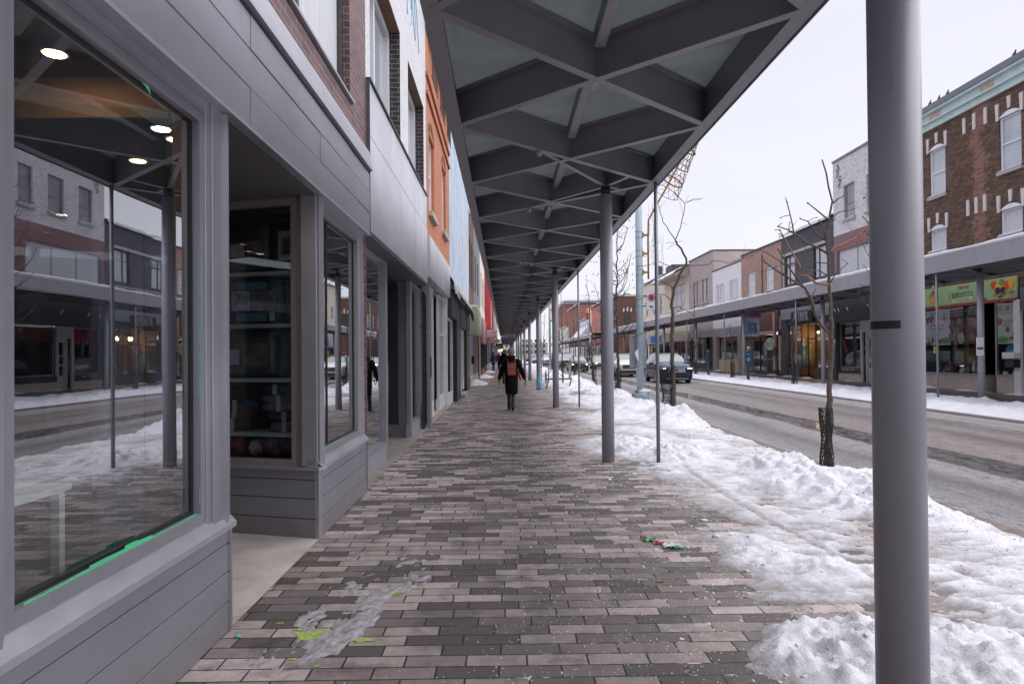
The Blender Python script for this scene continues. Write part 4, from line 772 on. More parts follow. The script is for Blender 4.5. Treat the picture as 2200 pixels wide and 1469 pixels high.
# ================================================================== RIGHT side
XR=17.6
def rb(name,label,y0,y1,zt,depth=9,rev=.14): return Bld(name,label,'building',XR,-1,y0,y1,zt,depth,rev,.06)
TURQ=P((.50,.62,.62),.6,0,.1,3,name='turquoise_paint',bump=.1); KEY=P((.60,.57,.56),.6,0,.06,4,name='white_keystone')
b=rb('brick_building','three storey dark brown brick building with turquoise cornice and a green grocery sign',11,29.3,11.5,10)
ws=[(26.86,27.87),(22.88,23.9),(18.9,19.9),(14.9,15.9)]
ops=[(a,c,7.85,9.75) for a,c in ws]+[(a,c,5.6,6.5) for a,c in ws]
b.wall(BROWN,ops,4.3,11.5)
for k,(a,c,e,f) in enumerate(ops):
    b.window(a,c,e,f,(),(.5,) if e>7 else (),.07,WHITE,CURT if k%2==0 or e<7 else PALE,sill=STONE,snow=True,split=PALE if e>7 else None,deep=.08)
    # arched head piece and keystones
    g=MB(); ym=(a+c)/2; hw=(c-a)/2; n=10
    for q in range(n):
        t0=-1+2*q/n; t1=-1+2*(q+1)/n; h=lambda t_: .16*(1-t_*t_)
        g.quad((XR-.02,ym+t0*hw,f-.01),(XR-.02,ym+t1*hw,f-.01),(XR-.02,ym+t1*hw,f+h(t1)),(XR-.02,ym+t0*hw,f+h(t0)))
    g.build('arched_head',WHITE,b.t)
    for q,yy in ((0,a-.06),(1,ym),(2,c+.06)):
        o_=(.10 if q==1 else 0); g=MB(); zz=f+.12+o_; w1_,w2_=.055,.085
        g.poly([(XR-.045,yy-w1_,zz-.18*(q!=1)),(XR-.045,yy+w1_,zz-.18*(q!=1)),(XR-.045,yy+w2_,zz+.42),(XR-.045,yy-w2_,zz+.42)]); g.quad((XR-.045,yy-w1_,zz-.18*(q!=1)),(XR-.045,yy-w2_,zz+.42),(XR,yy-w2_,zz+.42),(XR,yy-w1_,zz-.18*(q!=1))); g.quad((XR-.045,yy+w1_,zz-.18*(q!=1)),(XR-.045,yy+w2_,zz+.42),(XR,yy+w2_,zz+.42),(XR,yy+w1_,zz-.18*(q!=1)))
        g.build('keystone',KEY,b.t)
for z_,f in ((9.9,9.9),(6.75,6.75)):
    for yy in ((24.55,25.15,25.7) if z_>8 else (24.65,25.1,25.55)):
        g=MB(); g.box(XR-.045,XR,yy-.07,yy+.07,z_-.1,z_+.5); g.build('keystone',KEY,b.t)
b.part('cornice',TURQ,(XR-.10,XR,11,29.3,10.62,10.86),(XR-.22,XR,11,29.3,10.861,10.92),(XR-.16,XR,11,29.3,10.921,11.18),(XR-.32,XR,11,29.3,11.181,11.27))
b.part('bare_patch',P((.50,.40,.33),.8,0,.3,6),(XR-.165,XR-.155,26.9,27.6,10.93,11.17),(XR-.165,XR-.155,23.9,24.6,10.93,11.17)); b.part('parapet_cap',P((.16,.16,.20),.5,.2,.1,2),(XR-.36,XR,11,29.31,11.271,11.5))
b.part('wall',BROWN,(XR-.0,XR+.25,28.75,29.3,.06,4.3),(XR,XR+.25,22.8,23.1,.06,4.3)); b.part('wall',BROWN,(XR,XR+.2,11,22.8,3.6,4.3),(XR,XR+.2,23.1,28.75,4.0,4.3))
b.part('pilaster',WHITE,(XR-.1,XR+.1,22.95,23.25,.06,3.3)); b.part('side_panel',P((.12,.12,.13),.7,0,.2,2),(XR-.12,XR,19,22.9,2.9,3.7)); b.x=XR+.12
b.shopfront(17,22.8,.06,2.9,.45,(21.3,22.3),WHITE,CONC,(.5,)); b.x=XR
# grocery front
SG=P((.33,.50,.24),.55,0,.06,1.5,name='green_banner'); b.part('awning_trim',P((.45,.05,.06),.5),(XR-.14,XR-.02,23.1,28.75,3.28,3.35))
gx=XR+.05; b.part('bulkhead',BEIGE,(gx,gx+.1,25.0,28.55,.06,.62),(gx,gx+.1,23.25,24.3,.06,.62))
b.part('bulkhead_curve',BEIGE,(gx+.1,gx+.6,24.98,25.08,.06,.62)); b.part('display_window',FRAME,(gx-.02,gx+.06,28.5,28.58,.62,3.28),(gx-.02,gx+.06,24.96,25.02,.62,3.28),(gx-.02,gx+.06,24.25,24.31,.62,3.28),(gx-.02,gx+.06,23.25,23.3,.62,3.28),(gx-.03,gx+.06,25.02,28.5,.62,.70),(gx-.03,gx+.06,23.3,24.25,.62,.70))
for a,c in ((25.02,28.5),(23.3,24.25)): MB().quad((gx,a,.7),(gx,c,.7),(gx,c,3.28),(gx,a,3.28)).build('pane',GLASS2,b.t)
b.room(23.15,28.7,.06,3.9,4,P((.10,.10,.11),.8,0,.2,1)); 
sg=thing('shop_sign','long light green grocery banner with red and green lettering over the shop window','sign',(XR-.1,25.8,3.37))
MB().box(XR-.1,XR-.04,23.08,28.75,3.37,4.12).build('banner',SG,sg)
WT_=P((.8,.8,.8),.5,name='white_print'); GR=P((.06,.25,.10),.5,name='green_print'); RD=P((.55,.04,.08),.5,name='red_print')
text('lettering','Marché',.20,(XR-.107,25.75,3.98),'-X',RD,sg); text('lettering_outline',"L'épicentre",.415,(XR-.104,25.95,3.745),'-X',WT_,sg,.002,squeeze=.82); text('lettering',"L'épicentre",.40,(XR-.109,25.95,3.745),'-X',GR,sg,squeeze=.82); 
MB().quad((XR-.105,26.4,3.44),(XR-.105,25.3,3.49),(XR-.105,25.3,3.6),(XR-.105,26.4,3.54)).build('ribbon',WT_,sg); text('lettering',"Le comptoir des épices",.09,(XR-.11,25.85,3.52),'-X',RD,sg,rot=.04)
def discs(lst,x,par,name,dx=.004):
    g={}
    for y,z,r_,col in lst: g.setdefault(col,[]).append((y,z,r_))
    for k,(col,v) in enumerate(g.items()):
        q=MB()
        for y,z,r_ in v:
            rr=r_ if isinstance(r_,tuple) else (r_,r_); q.poly([(x-dx*(k+1),y+rr[0]*math.cos(a*PI/8),z+rr[1]*math.sin(a*PI/8)) for a in range(16)])
        q.build(name,P(col,.6,0,.25,25),par)
rs=random.Random(6); L=[]
for i in range(26): L.append((rs.uniform(28.2,28.7),rs.uniform(3.42,4.05),rs.uniform(.03,.07),rs.choice([(.30,.22,.14),(.45,.35,.25),(.20,.10,.07),(.5,.45,.38)])))
L+=[(27.75,3.78,(.12,.13),(.45,.2,.07)),(27.6,3.62,(.2,.16),(.65,.33,.06)),(27.6,3.92,(.1,.1),(.25,.09,.05))]
for i in range(9): L.append((24.75+rs.uniform(-.2,.2),3.78+rs.uniform(-.25,.2),(.05,.035),(.10,.05,.03)))
for (y,z,r_,c) in ((24.15,3.9,.15,(.65,.07,.03)),(23.95,3.78,.14,(.75,.5,.06)),(23.75,3.95,.13,(.15,.25,.1)),(23.55,3.85,.14,(.65,.1,.03)),(23.75,3.75,.13,(.4,.42,.06)),(23.3,3.9,(.14,.2),(.8,.35,.03)),(23.95,3.68,.13,(.04,.03,.03)),(23.7,3.66,.13,(.04,.03,.03))): L.append((y,z,r_,c))
for i in range(12): L.append((rs.uniform(23.2,24.1),rs.uniform(3.44,3.66),(.1,.03),rs.choice([(.30,.14,.07),(.45,.3,.2),(.6,.25,.05)])))
L+=[(24.9,3.45,(.12,.04),(.05,.2,.06)),(24.6,3.43,(.1,.05),(.08,.25,.05))]
discs(L,XR-.1,sg,'printed_food',.0012)
def poster(name,lb,y0,y1,z0,z1,col,lines,ls,lst,colt=(.12,.12,.12)):
    t=thing(name,lb,'poster',(gx+.03,(y0+y1)/2,z0)); MB().box(gx+.03,gx+.034,y0,y1,z0,z1).build('sheet',P(col,.6,0,.1,1),t)
    if lines: text('lettering',lines,ls,(gx+.026,(y0+y1)/2,(z0+z1)/2+.02),'-X',P(colt,.6),t,.001)
    discs(lst,gx+.03,t,'printed_food',.0015); return t
L=[(28.15+rs.uniform(-.25,.2),3.0+rs.uniform(-.35,.15),(.07,.05),(.10,.05,.04)) for i in range(12)]+[(27.7,3.12,.14,(.15,.4,.15)),(27.2,2.9,(.07,.2),(.45,.16,.06)),(27.55,1.95,(.2,.1),(.30,.12,.14)),(27.1,1.98,(.35,.12),(.1,.3,.08)),(28.2,1.98,(.06,.14),(.45,.33,.05)),(27.95,2.0,(.06,.14),(.14,.06,.04)),(28.2,1.85,(.2,.06),(.14,.10,.07))]
poster('window_poster','pale poster with spices and dark lettering in the left part of the grocery window',26.85,28.45,1.80,3.22,(.50,.53,.55),'Ici Bio ne veut\npas dire Cher!',.15,L,(.16,.12,.12))
L=[(rs.uniform(25.1,26.8),rs.uniform(1.9,3.0),rs.uniform(.13,.22),rs.choice([(.15,.13,.06),(.16,.12,.10),(.03,.06,.03),(.25,.10,.03),(.05,.04,.04),(.22,.03,.06)])) for i in range(17)]+[(26.2,2.05,.22,(.36,.36,.32))]
poster('window_poster','dark poster of spice bowls in the middle of the grocery window',25.05,26.83,1.80,3.22,(.03,.04,.03),None,.1,L); text('lettering',"Ici Bio ne veut pas dire",.15,(gx+.02,25.95,3.10),'-X',P((.2,.28,.2),.6),sg,.001)
L=[(24.1,3.05,.12,(.55,.3,.1)),(23.75,3.05,.10,(.3,.27,.28)),(23.4,3.1,.13,(.25,.15,.12)),(24.15,2.6,.14,(.4,.06,.03)),(23.75,2.3,.10,(.1,.08,.09)),(23.5,2.0,(.2,.06),(.3,.1,.06)),(24.0,1.95,(.3,.12),(.15,.35,.1)),(23.4,2.15,(.12,.07),(.35,.14,.07))]
poster('window_poster','pale green poster on the narrow right-hand grocery window',23.32,24.24,1.80,3.22,(.52,.58,.52),'Pour un bien-être\nnaturel',.13,L,(.16,.14,.12))
t=thing('notice','small yellow notice in the grocery window','notice',(gx+.02,27.75,1.45)); MB().box(gx+.015,gx+.02,27.55,27.9,1.47,1.76).build('sheet',P((.7,.85,.03),.5),t); text('lettering','- - -\nAVIS',.06,(gx+.012,27.72,1.6),'-X',BLACK,t,.001)
t=thing('oval_sign','round blue OUVERT sign in the right grocery window','sign',(gx+.03,23.6,1.5)); g=MB(); g.poly([(gx+.03,23.6+.26*math.cos(a*.314),1.55+.22*math.sin(a*.314)) for a in range(20)]); g.build('disc',P((.03,.14,.25),.5),t); text('lettering','OUVERT',.12,(gx+.02,23.6,1.55),'-X',P((.35,.6,.75),.5),t,.001)
t=thing('honeycomb_board','framed honeycomb board standing in the grocery window','board',(gx+1,27.2,.9)); MB().box(gx+1,gx+1.05,26.3,28.2,.95,1.75).build('frame',P((.09,.04,.02),.6),t); MB().box(gx+.98,gx+1,26.4,28.1,1.03,1.68).build('comb',P((.25,.15,.05),.7,0,.6,14),t)
# goods in the window
rs=random.Random(8)
for i,(y,r_,h,c,n_) in enumerate([(28.0,.13,.5,(.14,.06,.04),'brown jug with black top at the left end of the grocery display'),(27.3,.28,.44,(.16,.05,.03),'large copper platter in the grocery display'),(27.7,.08,.22,(.5,.45,.2),'small jar with a yellow lid in the grocery display'),(26.6,.13,.25,(.55,.55,.55),'white bowl in the grocery display'),(26.3,.14,.28,(.25,.1,.05),'brown bowl beside the white one in the grocery display'),(25.95,.08,.5,(.5,.5,.5),'first white packet on the grocery display'),(25.7,.08,.48,(.5,.5,.5),'second white packet on the grocery display'),(25.45,.1,.5,(.12,.05,.04),'dark box right of the white packets in the grocery display')]):
    t=thing('display_item',n_,'shop goods',(gx+.3,y,.68)); MB().lathe([(r_*.6,.66),(r_,.68+h*.3),(r_*.8,.68+h*.6),(r_*.35,.68+h*.85),(r_*.3,.68+h)],gx+.35,y,0,10).build('vessel',P(c,.3,0,.2,9),t)
for i,y in enumerate((24.85,24.5)):
    t=thing('glass_canister','glass canister with steel tap inside the grocery doorway, '+('left one' if i==0 else 'right one'),'canister',(gx+1.2,y,.9)); MB().lathe([(.12,.95),(.13,1.3),(.12,1.42),(.05,1.5)],gx+1.2,y,0,10).build('jar',P((.3,.3,.32),.1,.2,.3,6),t)
b.part('display_shelf',P((.25,.2,.16),.7),(gx+.12,gx+1.3,25.05,28.5,.6,.66))
t=thing('newspaper_box','black and white newspaper box fixed to the white pilaster of the grocery','mailbox',(XR-.2,23.1,1.0)); MB().box(XR-.35,XR-.1,22.95,23.35,.98,1.25,0,.01).build('box',BLACK,t); MB().box(XR-.38,XR-.1,22.9,23.45,1.28,1.5,0,.02).build('lid',WHITE,t)
g=MB(); g.tube([(XR-.25,28.2,4.22),(XR-.3,26.5,4.3),(XR-.28,24.5,4.42),(XR-.25,21.5,4.6)],.02,0,6); g.tube([(XR-.25,27.0,4.2),(XR-.45,27.0,4.15),(XR-.5,27.05,4.0)],.03,0,6); g.tube([(XR-.25,24.6,4.4),(XR-.5,24.6,4.5),(XR-.52,24.5,4.35)],.04,0,6); tag(g.build('sign_lighting_pipe',P((.75,.75,.8),.5)),'snowy white conduit with lamp arms above the green grocery sign','lamp')
# pigeons
PG=P((.05,.05,.065),.5,0,.3,8,name='pigeon_grey')
for i,(y,lb) in enumerate([(28.6,'pigeon at the left corner of the turquoise cornice, lowest of the row'),(27.5,'second pigeon from the left on the turquoise cornice'),(26.9,'third pigeon from the left on the turquoise cornice'),(26.4,'fourth pigeon from the left, beside the upright ones'),(22.9,'lone pigeon at the right end of the turquoise cornice')]):
    t=thing('pigeon',lb,'pigeon',(XR-.2,y,11.5),'pigeons on the cornice'); g=MB()
    dy=-.14 if i!=2 else -.07
    g.tube([(XR-.2,y-dy*1.5,11.53),(XR-.2,y-dy*.6,11.60),(XR-.2,y+dy*.3,11.66),(XR-.2,y+dy*.8,11.74),(XR-.2,y+dy*.9,11.80),(XR-.2,y+dy*1.05,11.85),(XR-.2,y+dy*1.3,11.85),(XR-.2,y+dy*1.6,11.835)],[.012,.055,.085,.06,.038,.042,.03,.006],0,8)
    for s_ in (-.03,.03): g.tube([(XR-.2+s_,y,11.6),(XR-.2+s_,y+.01,11.5)],.008,0,5)
    t.scale=(.62,.62,.62); g.build('body',PG,t)
# ---- white brick building
b=rb('brick_building','tall white painted brick building with a maroon ribbed band above a big shop window',29.32,36.1,11.55)
ops=[(33.88,35.0,8.33,10.1),(31.65,32.77,8.33,10.1),(29.7,30.65,8.33,10.1),(30.2,35.75,5.3,6.85)]
b.wall(WBRICKFAR,ops[:3],7.65,11.55); b.wall(RIBRED,[ops[3]],4.3,7.65,name='ribbed_band')
for q in ops[:3]: b.window(*q,(),(.45,),.045,P((.25,.22,.2),.6),P((.20,.21,.24),.12,0,.3,1.5,name='net_curtain_glass',spec=.7),sill=STONE,snow=True)
b.window(*ops[3],(.33,.66),(),.07,FRAME,CURT); b.part('coping',P((.2,.2,.22),.6),(XR-.06,XR+.1,29.32,36.1,11.55,11.66))
g=MB(); rs=random.Random(12)
for k in range(6):
    cy=35.5+.2*rs.uniform(-1,1); cz=11.2-k*.2; g.tube([(XR-.008,cy+.12*math.cos(a*.8+k),cz+.13*math.sin(a*1.1)) for a in range(9)],.014,0,4)
g.build('graffiti',BLACK,b.t)
b.part('sign_board',RIBBLK,(XR-.22,XR-.02,29.4,36.08,3.06,4.25)); b.part('sign_snow',SNOWC,(XR-.24,XR,29.4,36.08,4.25,4.31))
g=MB()
for y in (32.2,34.2,35.1,35.5): g.tube([(XR-.23,y,3.6),(XR-.3,y+.03,3.75),(XR-.26,y+.08,3.8)],.02,0,5)
g.build('lamp_hook',WHITE,b.t)
b.x=XR+.1
b.part('pier',CHAR,(XR-.1,XR+.1,35.8,36.1,.06,3.06)); b.part('bulkhead',BEIGE,(XR,XR+.1,33.55,35.8,.06,.45),(XR,XR+.1,29.5,32.3,.06,.45)); b.part('bulkhead_trim',BLACK,(XR-.02,XR+.1,33.55,35.8,.45,.74),(XR-.02,XR+.1,29.5,32.3,.45,.74))
b.part('crumbled_tiles',P((.5,.4,.28),.8,0,.4,7),(XR-.006,XR,34.7,35.3,.08,.44))
for a,c in ((33.55,35.8),(29.5,32.3)): sv=b.rev; b.rev=.08; b.window(a,c,.74,3.06,(),(),.05,FRAME,GLASS2,name='display_window'); b.rev=sv
b.part('door_frame',P((.42,.40,.40),.5),(XR+.0,XR+.08,33.35,33.55,.06,3.06),(XR,XR+.08,32.3,32.4,.06,3.06),(XR,XR+.08,32.95,33.05,.06,2.6),(XR,XR+.08,32.4,33.35,2.5,3.06)); 
d=b.part('door',P((.42,.40,.40),.5),(XR+.05,XR+.1,32.4,32.52,.06,2.5),(XR+.05,XR+.1,32.85,32.95,.06,2.5),(XR+.05,XR+.1,32.52,32.85,.06,.75),(XR+.05,XR+.1,32.52,32.85,1.2,1.25),(XR+.05,XR+.1,32.52,32.85,1.65,1.7),(XR+.05,XR+.1,32.52,32.85,2.3,2.5)); MB().quad((XR+.07,32.5,.7),(XR+.07,32.9,.7),(XR+.07,32.9,2.4),(XR+.07,32.5,2.4)).build('pane',GLASS2,d)
b.room(29.45,35.78,.06,3.0,3.2,P((.06,.065,.075),.8,0,.2,1),P((.10,.12,.14),.7,0,.3,.8))
SO=P((.55,.03,.05),.5,name='red_vinyl'); text('lettering','SOLDE',.26,(XR+.10,35.25,1.85),'-X',SO,b.t,.001,rot=-1.0)
text('lettering','Robes de soirée    Costumes',.11,(XR-.03,34.7,.66),'-X',WT_,b.t,.001)
MB().box(XR-.108,XR-.1,35.9,36.0,2.0,2.2).build('house_number',WHITE,b.t)
# mannequin in blue dress
t=thing('mannequin','mannequin in a long strapless blue dress in the shop window beside the ribbed black sign','mannequin',(XR+.75,34.0,.7))
SK=P((.42,.27,.20),.6,name='mannequin_skin'); BD=P((.05,.16,.36),.45,0,.35,6,name='blue_satin',sz=(6,6,.4))
g=MB(); x=XR+.75; y=34.0
g.lathe([(.32,.76),(.28,1.1),(.2,1.55),(.12,1.78),(.135,1.95),(.145,2.06),(.10,2.1)],x,y,0,14)
for k in range(10): a=k*.63; g.tube([(x+.11*math.cos(a),y+.11*math.sin(a),1.78),(x+.33*math.cos(a),y+.33*math.sin(a),.76)],[.015,.05],0,5)
g.build('dress',BD,t)
g=MB(); g.tube([(x,y,2.05),(x,y,2.14),(x,y,2.2),(x,y,2.27),(x,y,2.36),(x,y,2.44),(x,y,2.48)],[.12,.10,.045,.05,.075,.07,.02],0,10)
g.tube([(x,y+.14,2.12),(x-.05,y+.2,1.9),(x-.15,y+.3,1.72),(x-.2,y+.42,1.62)],[.04,.036,.03,.018],0,7); g.tube([(x,y-.14,2.12),(x-.03,y-.18,1.88),(x-.08,y-.12,1.65),(x-.12,y-.06,1.58)],[.04,.036,.03,.018],0,7); g.build('body',SK,t)
g=MB(); g.blob((x+.02,y,2.42),(.10,.12,.14),0,2,.5,3); g.build('wig',P((.10,.05,.03),.7),t)
# ---- dark grey brick building
b=rb('brick_building','dark grey brick building with a stone-framed pair of black windows and snow on its roof',36.15,42.95,8.72)
ops=[(36.95,38.5,5.65,7.48),(41.0,42.4,5.65,7.48)]; b.wall(GREYBR,ops,4.2,8.72)
for q in ops: b.window(*q,(.62,),(.72,) if q[0]>40 else (),.09,BLACK,CURT,deep=.08)
b.part('stone_surround',STONE,(XR-.06,XR,36.75,42.65,7.5,7.66),(XR-.06,XR,42.5,42.65,5.5,7.5),(XR-.06,XR,36.75,36.87,5.5,7.5),(XR-.06,XR,36.75,42.65,5.42,5.5)); roofsnow(b,.34,.16)
b.part('fascia',P((.30,.31,.36),.45,.3,.08,2),(XR-.12,XR,36.2,42.9,3.55,4.25)); b.part('pier',GREYBR,(XR-.08,XR+.2,42.2,42.95,.06,3.55),(XR-.08,XR+.2,36.15,36.6,.06,3.55)); b.part('lintel',CHAR,(XR-.02,XR+.1,36.6,42.2,3.2,3.55))
sg=thing('shop_sign','steel letters on a black board above the warmly lit clothes shop','sign',(XR-.2,39.9,3.3)); MB().box(XR-.2,XR-.13,38.3,41.2,3.25,3.95).build('board',BLACK,sg); text('lettering','ATELIER',.72,(XR-.24,39.75,3.60),'-X',P((.6,.6,.62),.3,.5,name='steel_letters'),sg,.03,squeeze=.72)
b.x=XR+.1; b.part('bulkhead',CHAR,(XR,XR+.1,36.6,38.6,.06,.6),(XR,XR+.1,40.5,42.2,.06,.6)); 
sv=b.rev; b.rev=.08
b.window(36.6,38.6,.6,3.2,(.5,),(.85,),.06,BLACK,GLASS2,name='display_window'); b.window(40.5,42.2,.6,3.2,(),(),.06,BLACK,GLASS2,name='display_window'); b.rev=sv
d=b.part('door',BLACK,(XR+.5,XR+.56,38.6,38.7,.06,3.2),(XR+.5,XR+.56,40.4,40.5,.06,3.2),(XR+.5,XR+.56,39.5,39.56,.06,3.2),(XR+.5,XR+.56,38.7,40.4,2.3,2.36)); 
b.room(36.65,42.15,.06,3.2,4.2,P((.14,.09,.06),.8,0,.2,1),P((.45,.33,.22),.7,0,.25,.9,name='warm_backwall'))
for i,(y,z) in enumerate(((37.4,2.85),(38.9,2.8),(39.9,2.8),(41.3,2.8))):
    t=thing('pendant_lamp',['lit pendant lamp nearest the right end of the warm clothes shop','lit pendant lamp right of the warm shop door','lit pendant lamp left of the warm shop door','lit pendant lamp at the left end of the warm clothes shop'][i],'lamp',(XR+1.5,y,z),'pendant lamps in the warm clothes shop')
    MB().lathe([(.02,z+.35),(.1,z+.2),(.18,z)],XR+1.5,y,0,10).build('shade',BLACK,t); MB().blob((XR+1.5,y,z-.02),.09,0,2).build('bulb',emit((1,.62,.3),5,'warm_bulb'),t)
    ld=D.lights.new('bulb','POINT'); ld.energy=16; ld.color=(1,.6,.28); ld.shadow_soft_size=.1; lo=D.objects.new('bulb_light',ld); C.objects.link(lo); lo.parent=t; lo.location=(0,0,-.15)
g=MB()
for k in range(9): g.box(XR+1.15,XR+1.18,38.7+k*.19,38.72+k*.19,2.35,3.2)
g.build('window_bars',BLACK,b.t)
for i,(y,c,lb) in enumerate([(37.2,(.03,.03,.035),'black-clothed mannequin at the right of the warm clothes shop'),(40.9,(.25,.3,.25),'mannequin in a pale shirt left of the warm shop door'),(41.6,(.25,.42,.5),'mannequin in a light blue dress at the left of the warm clothes shop'),(39.1,(.02,.02,.02),'dark coat form just inside the warm shop door')]):
    x=XR+.7 if i!=3 else XR+1.4; t=thing('dressmaker_form',lb,'mannequin',(x,y,.6),'clothes forms in the warm shop'); MB().lathe([(.24,.7),(.17,1.3),(.14,1.5),(.18,1.8),(.20,1.95),(.08,2.05),(.05,2.15),(.085,2.28),(.02,2.4)],x,y,0,10).build('garment',P(c,.7,0,.2,5),t)
# ---- tan brick building
b=rb('brick_building','tan brick building with two white windows above a rust ribbed panel',43.0,50.25,8.6)
ops=[(44.25,45.6,5.6,7.22),(47.5,49.0,5.6,7.22)]; b.wall(TANBR,ops,4.2,8.6)
for q in ops: b.window(*q,(.55,) ,(.5,),.09,WHITE,CURT,snow=True)
b.part('coping',CHAR,(XR-.05,XR+.1,43,50.25,8.6,8.72)); b.part('drainpipe',P((.14,.09,.08),.7,0,.4,4),(XR-.06,XR,46.1,46.2,4.2,8.2))
b.part('ribbed_panel',RIBRUST,(XR-.1,XR,43.5,46.9,2.95,4.2)); b.part('black_panel',RIBBLK,(XR-.08,XR,46.9,50.2,3.0,4.2)); b.part('pink_stone',P((.52,.36,.29),.8,0,.1,2),(XR-.14,XR,42.98,43.25,.4,2.6),(XR-.14,XR,43.9,44.15,.4,4.1),(XR-.12,XR,44.2,46.9,2.72,2.95)); b.part('doorway',BLACK,(XR+.1,XR+.2,43.25,43.9,.06,2.9)); b.part('letter_box',CHAR,(XR-.3,XR-.12,43.4,43.75,1.3,1.9))
b.x=XR+.1; b.shopfront(44.2,50.2,.06,2.7,.12,(44.5,45.8),BLACK,BLACK,(.3,.65),0,2.5)
g=MB()
for k in range(15): g.box(XR+.12,XR+.14,44.35+k*.16,44.37+k*.16,.1,2.2)
g.box(XR+.12,XR+.145,44.3,46.8,1.05,1.1); g.build('door_grille',FRAME,b.t)
g=MB()
for i in range(6):
    for k in range(9):
        y=48.0+i*.3; z=.2+k*.25; g.bar((XR+.02,y,z),(XR+.02,y+.3,z+.25),.02,.015,0,(1,0,0)); g.bar((XR+.03,y,z+.25),(XR+.03,y+.3,z),.02,.015,0,(1,0,0))
g.build('window_grille',P((.3,.36,.32),.5,.3),b.t)
t=thing('shop_sign','pale green oval sign with gold script beside the grilled door','sign',(XR-.1,44.9,2.0)); g=MB(); g.poly([(XR-.05,44.9+.75*math.cos(a*.314),2.1+.42*math.sin(a*.314)) for a in range(20)]); g.build('oval',P((.45,.6,.5),.6),t); text('lettering','Vary E',.45,(XR-.08,45.1,2.12),'-X',P((.4,.3,.05),.5),t,.004,shear=.3)
# ---- white siding
b=rb('shop_building','low white sided building with paired white windows',50.3,57.25,8.3)
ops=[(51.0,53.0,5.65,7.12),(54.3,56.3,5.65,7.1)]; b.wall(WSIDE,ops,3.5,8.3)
for q in ops: b.window(*q,(.33,.66),(),.1,WHITE,PALE,snow=True)
b.part('coping',CHAR,(XR-.05,XR+.1,50.3,57.25,8.3,8.4)); b.part('fascia',P((.3,.3,.32),.6),(XR-.06,XR+.0,50.3,57.25,2.85,3.5)); b.part('pier',brickmat('pale_brick',[(.45,.40,.39),(.40,.36,.35)],(.2,.17,.17),.3,.12,.02),(XR-.04,XR+.2,50.3,51.2,.06,2.85),(XR-.04,XR+.2,56.2,57.25,.06,2.85)); b.x=XR+.1
b.shopfront(51.2,56.2,.06,2.85,.9,None,P((.3,.27,.26),.6),P((.55,.47,.30),.7),(.33,.66)); b.part('graffiti',BLACK,(XR-.012,XR,54.4,54.5,3.4,4.0))
# ---- grey beige brick
b=rb('brick_building','grey beige brick building with a rendered side wall and five tall windows',57.3,64.5,10.1,10)
ops=[(58.4,59.2,5.9,8.0),(59.4,60.3,5.9,8.0),(61.4,62.1,5.9,8.0),(62.3,63.1,5.9,8.0)]; b.wall(GRBEIGE,ops,3.5,10.1)
for q in ops: b.window(*q,(),(.5,),.08,P((.25,.22,.22),.6),PALE,snow=True)
b.part('side_render',P((.36,.30,.29),.8,0,.08,1),(XR+.05,XR+9.9,57.27,57.297,8.3,10.1)); b.part('coping',CHAR,(XR-.05,XR+10,57.25,64.5,10.1,10.22)); roofsnow(b,.15,-.3)
b.part('fascia',P((.25,.25,.27),.5),(XR-.06,XR,57.3,64.5,2.9,3.5)); b.part('white_notice',WHITE,(XR-.1,XR-.06,62.0,62.9,2.6,3.6)); b.x=XR+.1; b.shopfront(57.8,64.2,.06,2.9,.5,(58.2,59.6),CHAR,CHAR,(.5,))
for i,(y,c) in enumerate([(58.2,(.03,.05,.25)),(59.0,(.35,.2,.03)),(60.6,(.05,.2,.1)),(61.6,(.1,.25,.15))]):
    t=thing('dressmaker_form',['mannequin in a royal blue gown by the open grey shop doorway','mannequin in a mustard dress behind the blue gown','mannequin in a dark green gown in the grey shop window','mannequin in a mint gown at the left of the grey shop window'][i],'mannequin',(XR+.8,y,.6),'gowns in the grey shop'); MB().lathe([(.34,.6),(.26,1.2),(.13,1.5),(.18,1.8),(.08,2.0),(.085,2.25),(.02,2.35)],XR+.8,y,0,10).build('garment',P(c,.6,0,.2,5),t)
# ---- cream with pitched eave
b=rb('shop_building','cream building with a snow-covered sloping eave and one large window',64.6,74,9.2)
b.wall(CREAM,[(66,71.5,5.2,8.4)],3.5,9.2); b.window(66,71.5,5.2,8.4,(.33,.66),(.75,),.12,P((.4,.35,.3),.6),CURT)
g=MB(); g.quad((XR-1.6,64.6,9.0),(XR-1.6,74,9.0),(XR+1.5,74,10.6),(XR+1.5,64.6,10.6)); g.quad((XR-1.6,64.6,8.9),(XR-1.6,74,8.9),(XR,74,8.9),(XR,64.6,8.9)); g.quad((XR-1.6,64.6,8.9),(XR-1.6,64.6,9.0),(XR+1.5,64.6,10.6),(XR+1.5,64.6,8.9)); g.build('eave',P((.4,.34,.26),.7),b.t)
g=MB(); g.grid([[(XR-1.62+.4*i,64.5+q*9.6/20,9.04+.2*i+(.16 if 0<i else 0)+.05*mn.noise(Vector((i,q,2)))) for q in range(21)] for i in range(9)]); g.build('roof_snow',SNOWC,b.t)
b.part('awning',CREAM,(XR-.6,XR,65,73.6,2.7,3.6)); b.x=XR+.1; b.shopfront(64.9,73.8,.06,2.7,.3,None,BLACK,CHAR,(.3,.62),0,1.6,P((.3,.27,.2),.7,0,.6,2))
